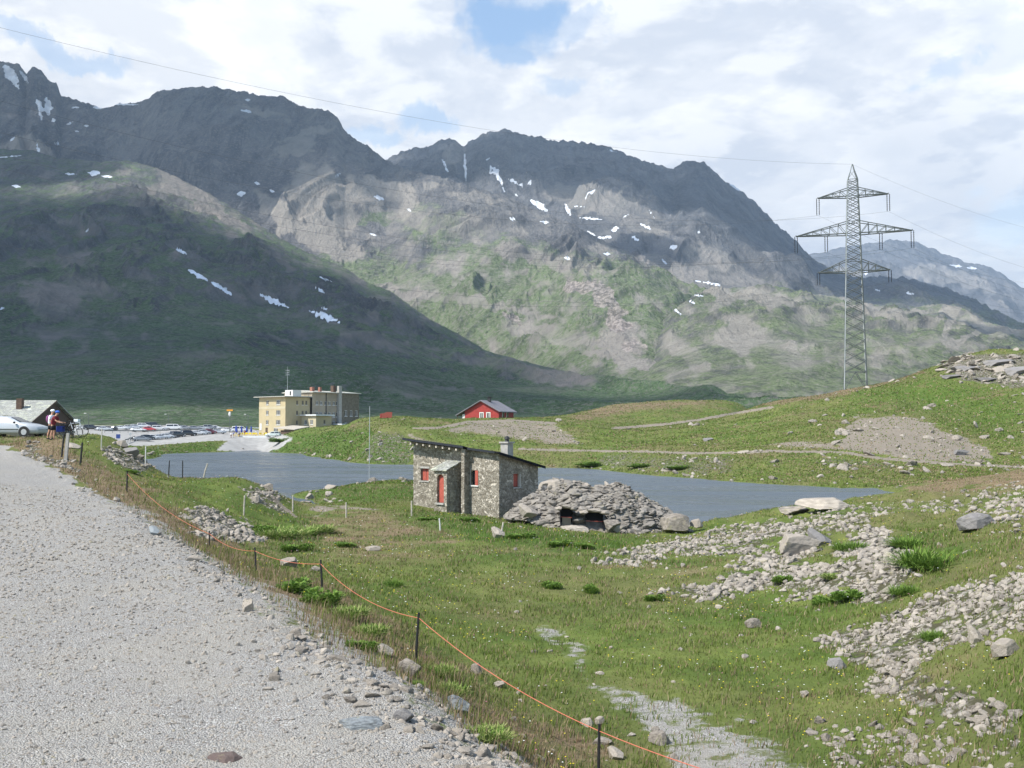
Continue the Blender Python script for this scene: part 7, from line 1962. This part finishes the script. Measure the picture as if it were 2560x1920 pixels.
# small flowers
n = 6500
X, Y = sample(n, 10, 62, -.4, .62)
k = (rng.uniform(0, 1, n) < clump(X, Y, 4) ** 2) & (zs(X, Y) > 1.2) & (zr(X, Y) < .3) & (zg(X, Y) < .3) & ~WATER(X, Y); X, Y = X[k], Y[k]
s = .008 + .0005 * Y; hh = rng.uniform(.08, .16, len(X)); Z = height(X, Y) + hh
q = np.stack([np.stack([X - s, Y, Z], 1), np.stack([X, Y - s, Z + s * .3], 1), np.stack([X + s, Y, Z], 1), np.stack([X, Y + s, Z + s * .5], 1)], 1).reshape(-1, 3)
cc = rng.uniform(0, 1, len(X)); col = np.where((cc < .55)[:, None], np.array([[.75, .60, .04]]), np.where((cc < .92)[:, None], np.array([[.8, .8, .76]]), np.array([[.55, .18, .30]])))
me = np_mesh('meadow_flowers', q, (np.arange(len(X)) * 4)[:, None] + np.array([[0, 1, 2, 3]]), M['leaf'], False, {'col': np.repeat(col, 4, axis=0)})
tag(link(bpy.data.objects.new('meadow_flowers', me)), 'tiny yellow, white and pink flowers in the meadow', 'flowers', kind='stuff')

# ------------------------------------------------------------------ leafy plants
def plant_mesh(seed, n, kind):
    r_ = np.random.default_rng(seed); V, Fq, C = [], [], []
    subs = [(r_.uniform(-.42, .42), r_.uniform(-.42, .42), r_.uniform(.45, 1.1)) for _ in range(6)]
    for i in range(n):
        sx_, sy_, sh_ = subs[r_.integers(0, 6)]; a = r_.uniform(0, 2 * math.pi); rad = r_.uniform(0, 1) ** .6 * .30; base = np.array([sx_ + math.cos(a) * rad, sy_ + math.sin(a) * rad, 0])
        L = r_.uniform(.35, .95); t = r_.uniform(.15, 1.05) if kind != 'fern' else r_.uniform(.3, 1.2)
        if kind == 'leafy':
            p = base + np.array([0, 0, r_.uniform(.05, .8) * sh_ * (1 - rad)]); L *= .24; wd = L * .5
        elif kind == 'fern': p = base * .75; L *= sh_; wd = .026; L *= .8
        else: p = base + np.array([0, 0, r_.uniform(0, .3)]); L *= .5; wd = .03
        az = a + r_.normal(0, .8); d = np.array([math.cos(az) * math.sin(t), math.sin(az) * math.sin(t), math.cos(t)])
        sdv = np.cross(d, [0, 0, 1]); sdv = sdv / (np.linalg.norm(sdv) + 1e-6) * wd / 2
        m1 = p + d * L * .5; e = p + d * L + np.array([0, 0, -.25 * L * t])
        b = len(V); V += [p, m1 + sdv, e, m1 - sdv]; Fq.append((b, b + 1, b + 2, b + 3))
        g = r_.uniform(0, 1)
        c = np.array([.07, .14, .022]) * (1 - g) + np.array([.19, .28, .055]) * g
        if kind == 'seed' and r_.uniform() < .45: c = np.array([.30, .33, .12])
        C += [c] * 4
    return np_mesh('plant', np.array(V), np.array(Fq), M['leaf'], False, {'col': np.array(C)})
PM = {k: [plant_mesh(i * 13 + j, n, k) for j in range(3)] for i, (k, n) in enumerate({'leafy': 1500, 'fern': 1100, 'seed': 1300}.items())}
PLANTS = [(985, 1465, 60, 46, 'fern', 'dark green bush alone in the meadow'), (1380, 1450 + 20, 46, 30, 'leafy', 'dark dock plant alone in the right meadow'), (1482, 1482, 44, 34, 'leafy', 'small dark bush at the meadow edge left of the rubble'), (2262, 1487, 70, 58, 'fern', 'bright yellow green fern bush below the stone pile'),
          (2120, 1378, 80, 60, 'fern', 'green fern bush at the top of the stone pile'), (2330, 1420, 150, 110, 'fern', 'largest fern patch right of the stone pile'), (2280, 1365, 110, 60, 'fern', 'fern patch above the largest one'), (2120, 1500, 70, 46, 'leafy', 'green plant below the rubble band, right one'), (2060, 1515, 60, 40, 'leafy', 'green plant below the rubble band, left one'),
          (2335, 1600, 70, 56, 'fern', 'blue green bush in the right scree'), (1635, 1502, 40, 26, 'leafy', 'dark plant at the left tip of the rubble band'), (700, 1345, 110, 50, 'seed', 'pale green leafy patch at the foot of the knoll, left part'), (760, 1335, 110, 46, 'seed', 'pale green leafy patch at the foot of the knoll, right part'), (740, 1378, 60, 30, 'leafy', 'dark plant at the foot of the pale leafy patch'),
          (660, 1330, 60, 30, 'leafy', 'green plant by the gully of stones'), (865, 1366, 50, 18, 'leafy', 'low plant right of the pale leafy patch'), (1350, 1296, 40, 22, 'leafy', 'dark bush in front of the mound toe'), (1130, 1272, 60, 20, 'leafy', 'low bush beside the door slab'), (1205, 1280, 60, 20, 'leafy', 'low bush in front of the concrete boxes'), (1175, 1305, 44, 22, 'leafy', 'round bush below the concrete boxes'),
          (1070, 1300, 50, 14, 'leafy', 'low bush left below the hut'), (1055, 1240, 40, 22, 'leafy', 'bush growing against the hut wall'), (1300, 1345, 60, 20, 'leafy', 'dark plant in the grass below the mound, left one'), (1400, 1365, 60, 22, 'leafy', 'dark plant in the grass below the mound, middle one'), (1460, 1368, 50, 18, 'leafy', 'dark plant in the grass below the mound, right one'),
          (740, 1480, 90, 50, 'leafy', 'leafy clump on the bank, far end'), (800, 1510, 100, 56, 'leafy', 'leafy clump on the bank below the fence post'), (870, 1545, 100, 60, 'seed', 'leafy clump with pale seed heads on the bank'), (925, 1590, 90, 60, 'seed', 'leafy clump with pale seed heads nearest the tallest fence post'), (905, 1625, 60, 40, 'leafy', 'dark leafy clump at the near end of the bank'),
          (1095, 1690, 70, 60, 'seed', 'tuft with pale heads right of the tallest fence post'), (1125, 1740, 80, 70, 'seed', 'shaggy dark tuft above the smooth grey boulder'), (1210, 1850, 110, 60, 'seed', 'tuft with pale heads at the lower bank'), (1040, 1715, 44, 40, 'fern', 'dry tuft growing on the largest shoulder rock'), (700, 1095 + 12, 40, 18, 'leafy', 'bush at the lake end of the hotel ramp'),
          (330, 1182, 50, 14, 'leafy', 'bright green bush under the rocky knoll'), (1360, 1180, 0, 0, None, ''), (1480, 1165, 60, 16, 'leafy', 'bush on the far shore right of the hut roof'), (1600, 1168, 50, 14, 'leafy', 'second bush on the far shore right of the hut roof'), (1700, 1172, 70, 14, 'leafy', 'third bush on the far shore right of the hut roof'), (1960, 1455, 50, 24, 'leafy', 'green cushion plant in the rubble band'), (2090, 1445, 70, 24, 'seed', 'pale cushion plant below the large rubble boulder')]
for px, py, w, h, kd, lb in PLANTS:
    if not kd: continue
    p = hit(px, py); W_ = w / F * p.y; H = h / F * p.y
    o = link(bpy.data.objects.new('fern' if kd == 'fern' else 'leafy_plant', PM[kd][random.randrange(3)])); o.location = p - Vector((0, 0, .02)); o.scale = (W_ * .9, W_ * .9, H * .85); o.rotation_euler = (0, 0, random.uniform(0, 6))
    tag(o, lb, 'plant')
